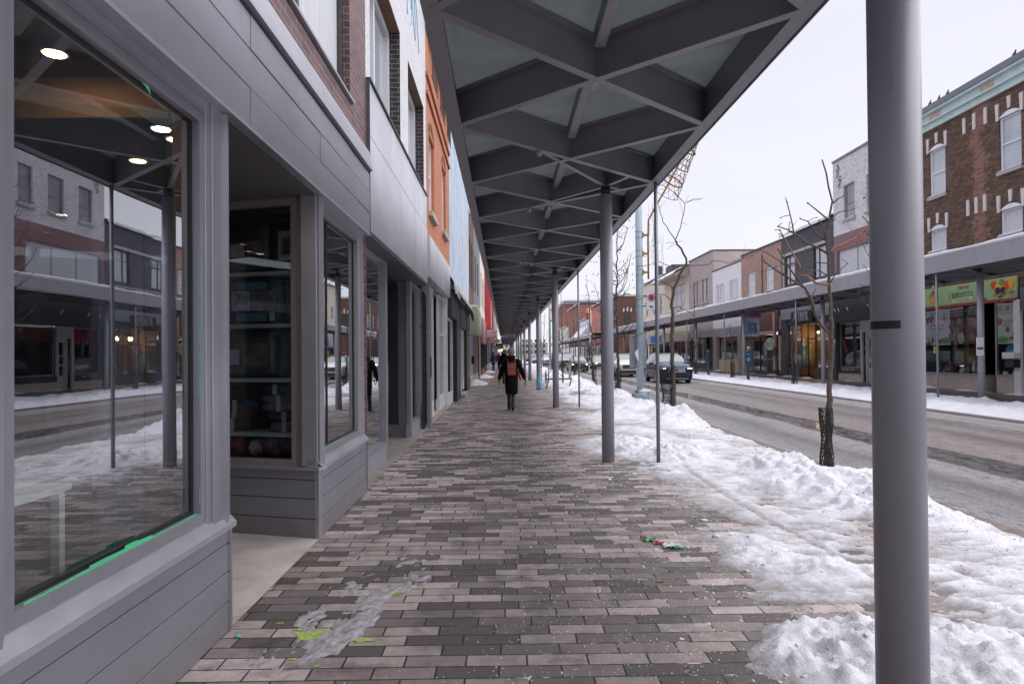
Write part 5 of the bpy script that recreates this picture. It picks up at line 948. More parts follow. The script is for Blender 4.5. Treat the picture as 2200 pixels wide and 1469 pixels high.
# ---- cream house
b=rb('house','cream rendered house with small dark windows and a snowy roof at the street corner',74.1,88,10)
ops=[(75.5,77,5.8,8.0),(79,80.2,6,7.6),(83,84.2,6,7.6)]; b.wall(CREAM,ops,3.5,10)
for q in ops: b.window(*q,(),(.5,),.09,WHITE,DGLASS)
roofsnow(b,.3,.3); b.part('chimney',CHAR,(XR+1,XR+1.6,82,82.6,10,12)); b.part('roof_unit',CHAR,(XR+1,XR+4,75,78,10.2,11.3)); BLU=P((.03,.25,.75),.5,name='blue_sign')
b.part('blue_sign',BLU,(XR-.3,XR-.1,75.2,80.5,2.75,3.5)); b.part('pale_band',WHITE,(XR-.1,XR,74.2,87.8,2.6,3.5)); b.x=XR+.1; b.shopfront(74.3,87.6,.06,2.6,.2,(78,79.5),CHAR,CHAR,(.2,.4,.6,.8),0,3)
MB().box(XR-.05,XR+.0,80.6,81.6,.5,2.2).build('orange_column',P((.85,.35,.02),.5),b.t)
# ---- beyond the cross street
b=rb('brick_building','rust brown brick corner building with white keystones across the side street',105,119,10.3,14)
ops=[(107,108.6,6,8),(111,112.6,6,8),(115,116.6,6,8)]; b.wall(RUSTBR,ops,.06,10.3)
for q in ops: b.window(*q,(),(.5,),.1,WHITE,DGLASS)
# side facing the camera
g=MB()
for xx in (18.6,20.6,22.6,25,27.5): 
    g.box(xx,xx+.9,104.93,104.99,5.6,8.0)
g.build('side_window',DGLASS,b.t); g=MB()
for xx in (18.6,20.6,22.6,25,27.5):
    g.box(xx-.25,xx,104.9,104.97,7.9,8.5); g.box(xx+.9,xx+1.15,104.9,104.97,7.9,8.5); g.box(xx+.33,xx+.57,104.9,104.97,8.0,8.7)
g.build('keystone',KEY,b.t); b.part('coping',P((.5,.5,.52),.5),(XR-.1,XR+14,104.9,119,10.3,10.6)); roofsnow(b,.2,.1); b.part('side_door',BLACK,(19,20,104.93,104.99,.06,2.6)); b.part('side_stairs',REDBR,(21.5,24,104.7,104.95,.06,1.2))
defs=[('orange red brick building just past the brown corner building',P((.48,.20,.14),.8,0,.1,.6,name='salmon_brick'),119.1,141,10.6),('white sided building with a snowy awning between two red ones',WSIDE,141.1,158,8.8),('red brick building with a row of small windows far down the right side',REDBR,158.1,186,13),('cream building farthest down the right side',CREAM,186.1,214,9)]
for lb,mt,a,c,h in defs:
    b=rb('brick_building' if 'brick' in lb else 'shop_building',lb,a,c,h,12); n_=4 if 'row' not in lb else 7; L_=(c-a)/n_
    ops=[(a+L_*(k+.3),a+L_*(k+.7),5.6,8) for k in range(n_)]+([(a+L_*(k+.35),a+L_*(k+.65),9,11) for k in range(n_)] if h>12 else []); b.wall(mt,ops,3.3,h)
    for q in ops: b.window(*q,(),(.5,),.12,WHITE,DGLASS)
    roofsnow(b,.35,.4); b.x=XR+.1; b.shopfront(a+.3,c-.3,.06,3.2,.5,None,CHAR,CHAR,(.2,.4,.6,.8))
    if 'snowy awning' in lb:
        g=MB(); g.quad((XR-2.2,a,4.9),(XR-2.2,c,4.9),(XR,c,7.4),(XR,a,7.4)); g.quad((XR-2.2,a,4.8),(XR-2.2,a,4.9),(XR,a,7.4),(XR,a,4.8)); g.build('snowy_awning',SNOWC,b.t)
# large brick block closing the right-hand skyline
t=thing('brick_building','big flat-roofed red brick block closing the skyline at the end of the street','building',(36,236,0)); g=MB(); g.box(20.8,66,230,262,-.2,18.2); g.build('wall',REDBR,t); g=MB(); g.box(20.3,66.3,229.4,262,18.2,19.2); g.build('roof_band',P((.24,.24,.27),.6),t); MB().box(20.3,66.3,229.2,262,19.2,19.8).build('roof_snow',SNOWC,t)
g=MB()
for x in (23.5,31.5,38.5,46): g.box(x,x+1.6,229.8,229.96,2,18.1)
g.build('pier',BEIGE,t); g=MB(); g.box(33.3,38,229.75,229.95,12,18); g.build('dark_panel',P((.13,.06,.055),.8),t)
g=MB()
for x in range(25,60,2): g.box(x,x+.08,229.6,229.7,19.8,21)
g.box(25,60,229.6,229.7,20.9,21); g.build('railing',P((.3,.3,.32),.6),t); MB().box(41,43,232,234,19.8,21.8).build('roof_unit',P((.05,.16,.10),.6),t)
# far end of the street
for lb,x0,x1,y,h,mt in (('distant grey block closing the end of the street on the left',-16,-3,330,13,GRBEIGE),('distant brown block at the very end of the road',8,30,470,9,STONE),('distant pale block at the end of the left pavement',-3,6,460,11,STONE)):
    t=thing('distant_building',lb,'building',((x0+x1)/2,y,0)); MB().box(x0,x1,y,y+14,-.2,h).build('wall',mt,t); g=MB()
    for xx in range(int(x0)+1,int(x1)-1,3):
        for z in (2,6,9.5): g.box(xx,xx+1.4,y-.06,y-.01,z,z+1.7)
    g.build('window',DGLASS,t); MB().box(x0-.2,x1+.2,y-.3,y+14,h,h+.4).build('roof_snow',SNOWC,t)
# ================================================================== canopies
FRGL=None
def frost():
    t=NT('frosted_roof_glass'); p=t.pos(); n=t.noise(p,1.3,4,.6); n2=t.noise(p,14,3)
    t.set(t.mix(t.ramp(n,(.3,0.),(.7,1.)),(.21,.235,.235),(.28,.31,.305)),.10,0,.9); tl=t.n('BsdfTranslucent'); t.put(t.mix(t.ramp(n,(.3,0.),(.7,1.)),(.045,.055,.055),(.08,.092,.092)),tl.inputs[0]); mx=t.n('MixShader'); mx.inputs[0].default_value=.5
    t.l(t.b.outputs[0],mx.inputs[1]); t.l(tl.outputs[0],mx.inputs[2]); t.l(mx.outputs[0],t.out.inputs[0]); return t.m
FRGL=frost()

DOME=P((.28,.28,.30),.3,0,.05,3,name='lamp_dome')
SN=2.5; ZB=4.05
def canopy(nm,lb,xi,xo,xc,ys,cols,node0,snowtop=True,vis_cam=True,zc=0.0,lamps=True):
    """xi inner (building) edge, xo street edge, xc column line"""
    t=thing(nm,lb,'canopy',((xi+xo)/2,ys[0],0)); so_=1 if xo>xi else -1; w_=abs(xo-xi)
    a0,a1=ys; n0=int(math.floor((a0-node0)/SN)); n1=int(math.ceil((a1-node0)/SN)); ya=node0+n0*SN; yb=node0+n1*SN
    for e,nmx in ((xi,'inner'),(xo,'outer')):
        g=MB(); g.box(e-.065,e+.065,ya,yb,ZB,ZB+.012); g.box(e-.012,e+.012,ya,yb,ZB+.0125,ZB+.40)
        if e==xo: g.box(e+so_*.075,e+so_*.083,ya,yb,ZB-.015,ZB+.52)
        g.build('edge_beam',PAINT_SHADED if zc==0 else PAINT_LIT,t)  # far canopy edge takes the paler tone with daylight in its colour
    # node plates, cross beams, ribs, glass
    xm=(xi+xo)/2
    for k in range(n0,n1):
        y=node0+k*SN; g=MB()
        for o_,(p,q) in ((0,((xi,y),(xo,y+SN))),(.0017,((xi,y+SN),(xo,y)))):
            g.bar((p[0],p[1],ZB-.001-o_),(q[0],q[1],ZB-.001-o_),.085,.012); g.bar((p[0],p[1],ZB+.0105),(q[0],q[1],ZB+.0105),.02,.36-o_); g.bar((p[0],p[1],ZB+.345-o_),(q[0],q[1],ZB+.345-o_),.12,.03)
        g.build('cross_beam',PAINT_SHADED,t)
        near=(abs(y)<40)
        if near or k%2==0:
            yy1=y+SN*.5; g=MB(); d=[yy1+SN*.09,yy1+SN*.91]; g.box(xm-.05,xm+.05,d[0],d[1],ZB+.19,ZB+.345,0,.006); r_=g.build('centre_rib',PAINT_SHADED,t)
            if lamps and k%3==0:
                lm=MB(); lm.box(xm-.03,xm+.03,yy1+SN*.45,yy1+SN*.56,ZB+.182,ZB+.189); lm.build('vent',BLACK,r_); lm=MB()
                for q in range(6): lm.box(xm-.022,xm+.012,yy1+SN*.46+q*.042,yy1+SN*.46+q*.042+.018,ZB+.178,ZB+.1815)
                lm.build('vent_slot',WHITE,r_)
        MB().quad((min(xi,xo)+.011,y+.0005,ZB+.39),(max(xi,xo)-.011,y+.0005,ZB+.39),(max(xi,xo)-.011,y+SN-.0005,ZB+.39),(min(xi,xo)+.011,y+SN-.0005,ZB+.39)).build('glass_panel',FRGL,t)
    for yc in cols:
        c=MB().lathe([(.0925,zc),(.0925,3.93)],xc,yc,0,28).build('column',PAINT_LIT,t); MB().lathe([(.070,3.931),(.070,ZB+.0)],xc,yc,0,20).build('column_head',BLACK,c)
        g=MB(); 
        for q in (-1,1):
            yy=yc+q*(xo-xc)/(xo-xi)*SN*.98*abs(1) ; 
            def line(X): return node0+round((yc-node0)/SN)*SN+q*SN*abs((xo-X)/(xo-xi))
            # beams leaving the outer node cross the column bay here
            xa=xi+(xo-xi)*.35; xb=xc+(xo-xc)*.38
            g.bar((xc,yc,ZB+.002),(xa,line(xa),ZB+.002),.06,.010); g.bar((xc,yc,ZB+.013),(xa,line(xa),ZB+.013),.018,.33); g.bar((xc,yc,ZB+.002),(xb,line(xb),ZB+.002),.06,.010); g.bar((xc,yc,ZB+.013),(xb,line(xb),ZB+.013),.018,.33)
            if lamps: g2=MB(); g2.lathe([(.015,ZB-.07),(.035,ZB-.055),(.04,ZB-.02),(.04,ZB+.0)],xa,line(xa),0,14); g2.build('dome_lamp',DOME,c)
        g.build('column_strut',PAINT_SHADED,c)
    if snowtop:
        g=MB(); n=int((yb-ya)/.35); so=so_; rows=[]
        for i in range(n+1):
            y=ya+(yb-ya)*i/n; h=.10+.07*mn.noise(Vector((y*.5,xo,2)))+.03*mn.noise(Vector((y*2.2,xo,4)))
            rows.append([(xo+so*.09,y,ZB+.50),(xo+so*.12,y,ZB+.52+h*.45),(xo+so*.04,y,ZB+.53+h),(xo-so*.25,y,ZB+.54+h*1.1),(xi,y,ZB+.50+h*1.1),(xi-so*.02,y,ZB+.41)])
        g.grid(rows); g.build('roof_snow',SNOWC,t)
    return t
nc=canopy('street_canopy','grey steel canopy with triangular roof glass over the near pavement',-.5,2.2,1.52,(-6,90),[-7.5,2.62]+[10.05+10.16*k for k in range(8)],9.85,snowtop=False)
canopy('street_canopy','continuation of the grey canopy beyond the cross street on the left',-.5,2.2,1.52,(105,190),[106+10.16*k for k in range(8)],106,lamps=False)
MB().box(-.6,2.3,89.9,90.5,ZB+.0,ZB+.5).build('end_fascia',P((.6,.6,.65),.4,.1),nc)
canopy('street_canopy','grey canopy with snow along its roof edge over the far pavement',16.4,13.7,14.4,(5,92),[0.05]+[10.25+10.2*k for k in range(8)],10.25,zc=.06,lamps=False)
canopy('street_canopy','far canopy continuing past the side street on the right',16.4,13.7,14.4,(106,200),[108+10.2*k for k in range(9)],108,zc=.06,lamps=False)
# details on near columns
g=MB(); 
for a in range(11): 
    t0,t1=R(154+a*8.4),R(154+(a+1)*8.4); g.quad((1.52+.0945*math.cos(t0),2.62+.0945*math.sin(t0),1.682),(1.52+.0945*math.cos(t1),2.62+.0945*math.sin(t1),1.682),(1.52+.0945*math.cos(t1),2.62+.0945*math.sin(t1),1.712),(1.52+.0945*math.cos(t0),2.62+.0945*math.sin(t0),1.712))
g.build('black_tape',BLACK,nc)
g=MB()
for z in (1.25,1.12): g.lathe([(.096,z),(.096,z+.012)],1.52,20.21,0,24)
g.build('metal_strap',FRAME,nc)
g=MB(); g.lathe([(.095,.0),(.095,.62)],1.52,30.37,0,24); g.build('sprayed_base',P((.03,.30,.55),.6,0,.5,7,name='blue_spray'),nc)
g=MB()
for k in range(5): g.tube([(1.52-.02+.05*math.cos(a),30.27,.12+k*.12+.05*math.sin(a)) for a in [i*.7 for i in range(10)]],.010,0,4)
g.build('graffiti',P((.45,.6,.75),.6),nc)
g=MB(); g.lathe([(.095,1.25),(.095,1.6)],1.52,50.7,0,16); g.build('dark_band',BLACK,nc)
# downpipes
def pipe(x,y,lb,z0=0.,r_=.028):
    t=tag(MB().tube([(x,y,z0),(x,y,ZB+.02)],r_,0,10).build('drainpipe',P((.22,.23,.26),.35,.3,.08,3,name='pipe_metal')),lb,'drainpipe','drainpipes along the canopy edges'); return t
pipe(2.2,9.78,'thin grey drainpipe from the canopy edge beside the second near column'); pipe(2.2,20.1,'thin grey drainpipe just right of the third near column'); pipe(2.2,30.3,'thin drainpipe beside the near column sprayed blue at its foot'); pipe(2.2,40.5,'thin drainpipe fourth along the near canopy edge'); 
for k,y in enumerate((21.4,31.8,42.2,50.9,61.5,71.5)): pipe(13.68,y,['thin drainpipe in front of the green grocery banner','thin drainpipe in front of the warmly lit clothes shop','thin drainpipe in front of the white sided shop','thin drainpipe in front of the gown shop window','thin drainpipe in front of the cream awning shop','thin drainpipe in front of the blue sign'][k],.06,.035)
# flyer on far column
t=thing('flyer','white flyer taped to the far canopy column in front of the grocery','flyer',(14.3,20.8,1.4)); MB().box(14.18,14.4,20.80,20.815,1.42,1.97).build('sheet',WHITE,t); MB().box(14.2,14.38,20.795,20.8,1.60,1.68).build('print',P((.35,.08,.08),.6,0,.8,30),t); t.location.y-=.0
for o_ in t.children: o_.location.y=10.25+10.2-.12-20.8
# ================================================================== trees
BARK=P((.105,.078,.068),.85,0,.35,16,bump=.6,name='bark'); BARKD=P((.085,.065,.06),.85,0,.35,14,bump=.6,name='dark_bark'); BARKW=P((.30,.15,.09),.7,0,.35,10,bump=.4,name='reddish_bark'); NET=P((.012,.012,.014),.5,name='black_netting'); LEAF=P((.12,.05,.03),.8,name='dead_leaf')
def crook(pts,y,rs,amp,yj):
    out=[];yy=y
    P_=[Vector((p[0],0,p[1])) for p in pts]; out=[Vector((P_[0].x,y,P_[0].z))]
    L=0
    for a,b_ in zip(P_,P_[1:]):
        n=max(1,int((b_-a).length/.12))
        for k in range(1,n+1):
            q=a.lerp(b_,k/n); L+=(b_-a).length/n; out.append(Vector((q.x+rs.gauss(0,amp),y+yj*L+rs.gauss(0,amp),q.z+rs.gauss(0,amp))))
    return out
def tree(name,lb,y,trunk,r0,r1,branches,rs,bark=BARK,loc=None,twig=3,guard=None,spurs=.0,amp=.006,leaves=0,special=None):
    x0=trunk[0][0]; t=thing(name,lb,'tree',(x0,y,trunk[0][1]),'bare street trees')
    g=MB(); tp=crook(trunk,y,rs,amp,0); n=len(tp); rr=[r0+(r1-r0)*(i/(n-1))**.8 for i in range(n)]
    rr=[r_*(1+.10*mn.noise(Vector((i*.9,y,1)))) for i,r_ in enumerate(rr)]; g.tube(tp,rr,0,10); g.build('trunk',bark,t)
    lv=MB()
    def grow(g,p,d,L,r_,dep):
        n=max(2,int(L/.1)); pts=[p]; dd=d.normalized()
        for i in range(n): dd=(dd+Vector((rs.gauss(0,.16),rs.gauss(0,.16),rs.gauss(.03,.14)))).normalized(); pts.append(pts[-1]+dd*L/n)
        g.tube(pts,[r_*(1-.75*i/n) for i in range(n+1)],0,4 if r_<.008 else 5)
        if leaves and rs.random()<leaves: q=pts[-1]; lv.quad(q,q+Vector((.03,.01,-.02)),q+Vector((.03,.01,-.06)),q+Vector((-.01,0,-.05)))
        if dep>0:
            for i in range(1,n+1):
                if rs.random()<.42: grow(g,pts[i],(dd+Vector((rs.gauss(0,.8),rs.gauss(0,.8),rs.gauss(.2,.5)))).normalized(),L*rs.uniform(.3,.55),r_*.55,dep-1)
    for bi,(pts,ra,rb_) in enumerate(branches):
        g=MB(); yj=rs.uniform(-.5,.5); bp=crook(pts,y,rs,amp*1.2,yj*.6); n=len(bp); g.tube(bp,[ra+(rb_-ra)*i/(n-1) for i in range(n)],0,7)
        for i in range(2,n):
            if rs.random()<spurs:   # knobby winter buds and short spurs
                q=bp[i]; d=Vector((rs.gauss(0,1),rs.gauss(0,1),rs.gauss(.6,.6))).normalized(); L=rs.uniform(.03,.16); g.tube([q,q+d*L*.6+Vector((0,0,.01)),q+d*L],[rb_*.8,rb_*.7,rb_*.9],0,5)
        if spurs: q=bp[-1]; g.blob(q,rb_*1.9,0,1,.4,bi)
        if twig:
            for i in range(3,n):
                if rs.random()<.28: grow(g,bp[i],Vector((rs.gauss(0,1),rs.gauss(0,1),rs.gauss(.4,.7))),rs.uniform(.15,.5)*twig/2.*(.55 if spurs else 1.),rb_*.7,twig-2)
        g.build('branch',special.get(bi,bark) if special else bark,t)
    if leaves: lv.build('dead_leaves',LEAF,t) if lv.v else None
    if guard:
        gx,h,w_,ss,tr=guard; g=MB(); z0=trunk[0][1]-.02; ns=ss
        def rad(z,a): return w_*(1+.16*math.sin(z*7+a*.5)+.22*mn.noise(Vector((z*4,math.cos(a),math.sin(a)))))
        for sgn in (-1,1):
            for k in range(ns):
                pts=[]; m_=int(h/.035)
                for i in range(m_+1):
                    z=i*h/m_; a=2*PI*k/ns+sgn*z/h*2.6; pts.append((gx+rad(z,a)*math.cos(a),y+.7*rad(z,a)*math.sin(a),z0+z))
                g.tube(pts,tr,0,4,False)
        g.build('trunk_guard',NET,t)
    return t
rs=random.Random(21)
T1=[([(4.388,1.827),(4.282,1.954),(4.185,2.116),(4.124,2.296),(4.036,2.449),(3.839,2.567),(3.607,2.703),(3.5,2.785)],.026,.008),
([(4.036,2.449),(3.93,2.602),(3.824,2.729),(3.735,2.855),(3.655,2.963)],.013,.007),([(3.824,2.729),(3.699,2.82),(3.502,2.911)],.009,.006),
([(4.379,2.491),(4.217,2.51),(4.092,2.61),(3.963,2.62),(3.982,2.746),(3.889,2.944),(3.774,3.106),(3.722,3.232)],.019,.008),
([(4.367,2.914),(4.224,2.995),(4.044,3.069),(3.919,3.15),(3.794,3.214),(3.659,3.254)],.017,.007),([(3.919,3.15),(3.869,3.429),(3.835,3.613)],.010,.007),
([(4.403,2.922),(4.476,2.994),(4.585,3.038),(4.767,3.136),(4.914,3.288),(5.006,3.386)],.021,.014),([(4.369,3.084),(4.262,3.148),(4.173,3.283),(4.138,3.347),(4.031,3.401)],.014,.006),
([(4.382,3.372),(4.231,3.499),(4.115,3.599)],.011,.007),([(4.383,2.779),(4.221,2.78),(4.041,2.835)],.009,.005),([(4.372,2.608),(4.219,2.672),(3.886,2.684)],.009,.005),
([(4.397,2.509),(4.472,2.652),(4.636,2.777)],.010,.005),([(4.428,3.39),(4.519,3.461),(4.691,3.496)],.008,.005),([(4.448,3.588),(4.521,3.65),(4.585,3.673)],.009,.006),([(4.342,3.084),(4.317,3.211),(4.246,3.346)],.011,.006),
([(4.185,2.116),(4.10,2.2),(4.24,2.3)],.008,.004),([(3.99,2.68),(4.06,2.85),(4.1,3.02)],.006,.004),([(4.36,3.25),(4.43,3.3),(4.47,3.36)],.010,.006)]
tree('street_tree','knobbly bare tree left of the big right-hand column, netting round its foot',9.14,[(4.325,0.02),(4.353,.686),(4.387,1.311),(4.405,1.6),(4.418,1.687),(4.406,1.827),(4.406,2.078),(4.396,2.437),(4.386,2.707),(4.382,2.976),(4.37,3.156),(4.391,3.318),(4.431,3.606),(4.397,3.804),(4.364,4.002),(4.312,4.168)],.049,.009,T1,rs,BARK,twig=2,spurs=.75,guard=(4.315,.84,.082,19,.0040),special={3:BARKW,6:BARKW})
T2=[([(4.427,4.492),(4.588,4.852),(4.71,5.244),(4.744,5.479),(4.597,5.637),(4.481,5.795)],.014,.008),([(4.744,5.46),(4.949,5.537),(5.186,5.587)],.012,.005),([(4.427,4.492),(4.272,4.697),(4.098,4.934),(4.003,5.288),(3.851,5.72)],.013,.007),([(4.465,4.441),(4.19,4.423)],.006,.004),([(4.484,4.382),(4.346,4.344),(4.228,4.274)],.006,.004),([(4.465,4.441),(4.654,4.451)],.006,.004),
([(4.714,3.87),(5.165,3.808),(5.363,3.944),(5.874,3.901),(6.387,4.055),(6.506,4.132)],.012,.006),([(4.654,3.793),(4.537,3.833),(4.262,3.815),(3.988,3.915),(3.556,3.8),(3.399,3.802)],.011,.006),([(4.373,3.246),(4.257,3.364),(4.101,3.444),(3.945,3.563)],.014,.007),([(4.35,2.894),(4.175,3.071),(3.862,3.132),(3.586,2.978),(3.39,2.94)],.013,.006),([(4.368,2.737),(4.485,2.756),(4.72,2.656),(4.952,2.38)],.012,.006),([(4.323,2.307),(4.128,2.348),(3.773,2.155),(3.301,2.003)],.012,.006),([(4.385,2.58),(4.524,2.657),(4.645,2.97)],.009,.005)]
tree('street_tree','crooked dark bare tree right of the pale blue pole, netting round its foot',17.5,[(4.326,.08),(4.347,.938),(4.305,1.72),(4.343,2.307),(4.329,2.816),(4.393,3.265),(4.534,3.597),(4.715,3.91),(4.696,4.047),(4.504,4.382),(4.427,4.492)],.075,.022,T2,rs,BARKD,twig=2,guard=(4.17,1.15,.14,16,.006),amp=.012)
def autotree(lb,x,y,h,rs,r0=.06,bark=BARKD,tw=3,leaves=.0,nb=14,spread=.9,z0=.05,fork=None,guard=True):
    tr=[(x,z0)]; q=x
    for k in range(1,7): q+=rs.gauss(0,.05); tr.append((q,z0+h*k/6))
    br=[]
    for i in range(nb):
        f=rs.uniform(.32,.97); k=int(f*6); a=tr[min(k,5)]; b_=tr[min(k+1,6)]; u_=f*6-k; px,pz=a[0]+(b_[0]-a[0])*u_,a[1]+(b_[1]-a[1])*u_
        s=rs.choice((-1,1)); L=spread*(1.25-f)*rs.uniform(.7,1.2)*h/5; up_=rs.uniform(.4,1.5)
        pts=[(px,pz)]; 
        for m_ in range(1,4): pts.append((px+s*L*m_/3*(1-.12*m_),pz+L*up_*(m_/3)**1.3))
        br.append((pts,r0*(.42-.25*f),.006))
    return tree('street_tree',lb,y,tr,r0,.012,br,rs,bark,twig=tw,leaves=leaves,amp=.015,guard=(x,1.0,.12,12,.0055) if guard else None)
autotree('slender bare tree with fine twigs and seed pods left of the blue pole',4.15,25.,6.3,random.Random(31),.07,BARKD,4,.9,30,.95)
autotree('bare forked tree right of the drainpipe beside the third near column',4.4,33.5,5.0,random.Random(5),.06,BARKD,3,.2,8,.7)
autotree('small bare tree in front of the dark sedan',4.3,41.5,3.6,random.Random(6),.05,BARKD,3,.1,7,.8)
autotree('tall thin bare tree with seed pods beyond the dark sedan',4.3,50.5,6.5,random.Random(7),.06,BARKD,3,.5,14,.8)
autotree('bare tree far along the near kerb past the green meter',4.3,62,6,random.Random(8),.06,BARKD,3,.3,12,.8)
autotree('bare tree sixth along the near kerb',4.3,75,6,random.Random(9),.06,BARKD,3,.3,12,.8,guard=False)
autotree('small bare tree on the far kerb in front of the clothes shop sign',13.0,30.5,2.9,random.Random(10),.05,BARK,3,.3,8,1.3)
autotree('small bare tree on the far kerb in front of the white sided shop',12.95,38.6,3.2,random.Random(11),.05,BARKD,3,.2,8,1.2)
autotree('taller bare tree on the far kerb in front of the grey beige brick building',12.8,45.5,5.2,random.Random(12),.07,BARKD,3,.4,12,.7)
autotree('bare tree on the far kerb in front of the cream house',12.9,62,5.,random.Random(14),.07,BARKD,3,.4,10,.8)
autotree('bare tree on the far kerb near the side street',12.9,80,5.,random.Random(15),.07,BARKD,3,.4,10,.8,guard=False)
autotree('tall twiggy tree with dry brown pods behind the big near column',12.6,22.3,7.8,random.Random(16),.06,BARK,3,.95,22,.8)
# ================================================================== lamp pole with sign
PB=P((.36,.45,.50),.4,.1,.08,2,name='pale_blue_pole_paint'); GOLD=P((.33,.20,.07),.45,.3,.15,5,name='gold_bracket'); ORX,ORY=4.15,20.8
t=thing('lamp_pole','pale blue steel lamp pole with blue scribble on its bolted foot','lamp pole',(ORX,ORY,0))
bs=MB(); bs.lathe([(.27,.0),(.27,.34),(.25,.38),(.12,.385)],ORX,ORY,0,8); bo=bs.build('base',P((.32,.38,.40),.5,.1,.15,3),t)
MB().lathe([(.118,.38),(.110,3),(.102,8.2)],ORX,ORY,0,24).build('shaft',PB,t)
g=MB()
for a in (.6,2.2,3.9,5.4): g.lathe([(.03,.38),(.03,.44)],ORX+.2*math.cos(a),ORY+.2*math.sin(a),0,8)
g.build('bolt',P((.08,.12,.12),.4,.5),bo)
g=MB(); g.tube([(ORX-.12,ORY-.275,.1),(ORX-.13,ORY-.275,.25),(ORX-.03,ORY-.285,.30),(ORX+.02,ORY-.285,.2),(ORX+.03,ORY-.285,.1)],.014,0,5); g.tube([(ORX+.02,ORY-.285,.2),(ORX+.09,ORY-.285,.26),(ORX+.14,ORY-.28,.2),(ORX+.15,ORY-.28,.08)],.013,0,5); g.tube([(ORX+.17,ORY-.275,.12),(ORX+.18,ORY-.275,.24)],.013,0,5); g.build('graffiti',P((.02,.30,.55),.6),bo)
g=MB(); g.blob((ORX+.08,ORY-.05,.42),(.2,.18,.08),0,2,.4,3); g.build('snow_cap',SNOWC,t)
g=MB()
for z in (5.19,4.62,4.05): g.box(ORX+.08,ORX+.14,ORY-.07,ORY+.07,z-.07,z+.07); g.box(ORX+.13,ORX+.27,ORY-.03,ORY+.03,z-.03,z+.03)
g.build('bracket_clamp',GOLD,t)
g=MB()
for z in (5.1,5.28,4.53,4.71,3.96,4.14,3.44-.12,3.02,2.15,1.3,.1+1.05): g.lathe([(.122 if z<3.2 else .115,z),(.122 if z<3.2 else .115,z+.018)],ORX,ORY,0,20)
g.build('steel_strap',P((.35,.35,.36),.3,.8),t)
# christmas ornament arm
t=thing('christmas_ornament','wire cone ornament with red, white and green rings on a gold arm','ornament',(ORX+.3,ORY,3.8))
arm=[(4.43,ORY,3.84),(4.43,ORY,4.978),(4.449,ORY,5.638),(4.667,ORY,6.064),(4.95,ORY,6.533),(5.322,ORY,7.216),(5.497,ORY,7.579),(5.888,ORY,7.984)]
g=MB(); g.tube(arm,.028,0,6); g.build('arm',GOLD,t)
A=Vector((4.98,ORY,6.50)); Bv=Vector((5.95,ORY,8.05)); ax=(Bv-A).normalized(); e1=Vector((0,1,0)); e2=ax.cross(e1)
def ring(f,r_,tr,m_=0,g=None,n=20):
    c=A+(Bv-A)*f; return (g or MB()).tube([c+e1*r_*math.cos(2*PI*k/n)+e2*r_*math.sin(2*PI*k/n) for k in range(n+1)],tr,m_,6,False)
g=MB(); rf=lambda f:.36*(1-f)+.07
for k in range(12):
    a=2*PI*k/12; 
    for tw in (-1,1): g.tube([A+(Bv-A)*f+ (e1*math.cos(a+tw*f*2.4)+e2*math.sin(a+tw*f*2.4))*rf(f) for f in [i/14 for i in range(15)]],.006,0,4,False)
for f in (0,.3,.6,.9): ring(f,rf(f),.009,0,g)
rs=random.Random(3)
for k in range(110):
    f=rs.random(); a=rs.random()*6.28; c=A+(Bv-A)*f+(e1*math.cos(a)+e2*math.sin(a))*rf(f); g.tube([c,c+Vector((rs.gauss(0,.03),rs.gauss(0,.03),rs.gauss(0,.03)))],.005,0,3)
g.build('wire_cone',P((.12,.09,.07),.6,name='brown_wire'),t)
g=MB()
for k in range(40):
    f=rs.random(); a=rs.random()*6.28; c=A+(Bv-A)*f+(e1*math.cos(a)+e2*math.sin(a))*rf(f); g.blob(c,.009,0,1)
g.build('fairy_light',emit((1,.55,.2),4,'fairy_bulb'),t)
ring(.22,.34,.022).build('red_ring',P((.40,.01,.03),.35),t); ring(.50,.25,.02).build('white_ring',P((.4,.38,.42),.35),t); ring(.80,.17,.02).build('green_ring',P((.01,.16,.08),.35),t); ring(.98,.06,.02).build('tip_ring',P((.35,.03,.08),.35),t)
g=MB()
for k in range(9):
    x=4.5+rs.uniform(-.05,.5); z=6.3-rs.uniform(0,.6) if k<4 else 5.2; L=rs.uniform(.8,2.0); pts=[(x,ORY+.05,z)]
    for i in range(10): pts.append((x+rs.gauss(0,.02),ORY+.05,z-L*(i+1)/10))
    g.tube(pts,.004,0,3)
    for q in pts[1:]: g.tube([q,(q[0]+rs.gauss(0,.035),q[1],q[2]-.03)],.005,0,3)
g.build('light_string',P((.16,.14,.13),.6),t)
# parking sign
t=thing('parking_sign','white no-parking style sign with a red ring strapped to the pale blue pole','sign',(4.48,ORY-.1,3.0)); g=MB(); 
SX_,SZ0,SZ1=4.325,2.90,3.44; g.box(SX_,SX_+.31,ORY-.16,ORY-.15,SZ0,SZ1,0,.003); g.build('plate',P((.62,.65,.72),.4,0,.05,3,name='sign_white'),t)
g=MB(); g.box(SX_-.006,SX_+.316,ORY-.149,ORY-.145,SZ0-.006,SZ1+.006); g.build('edge',P((.05,.08,.25),.5),t)
cx,cz=SX_+.155,3.26; g=MB(); n=28
for k in range(n):
    a,c=2*PI*k/n,2*PI*(k+1)/n; g.quad((cx+.085*math.cos(a),ORY-.163,cz+.085*math.sin(a)),(cx+.115*math.cos(a),ORY-.163,cz+.115*math.sin(a)),(cx+.115*math.cos(c),ORY-.163,cz+.115*math.sin(c)),(cx+.085*math.cos(c),ORY-.163,cz+.085*math.sin(c)))
g.quad((cx-.075,ORY-.167,cz+.06),(cx-.06,ORY-.167,cz+.075),(cx+.075,ORY-.167,cz-.06),(cx+.06,ORY-.167,cz-.075)); g.build('red_ring',P((.6,.02,.05),.5),t)
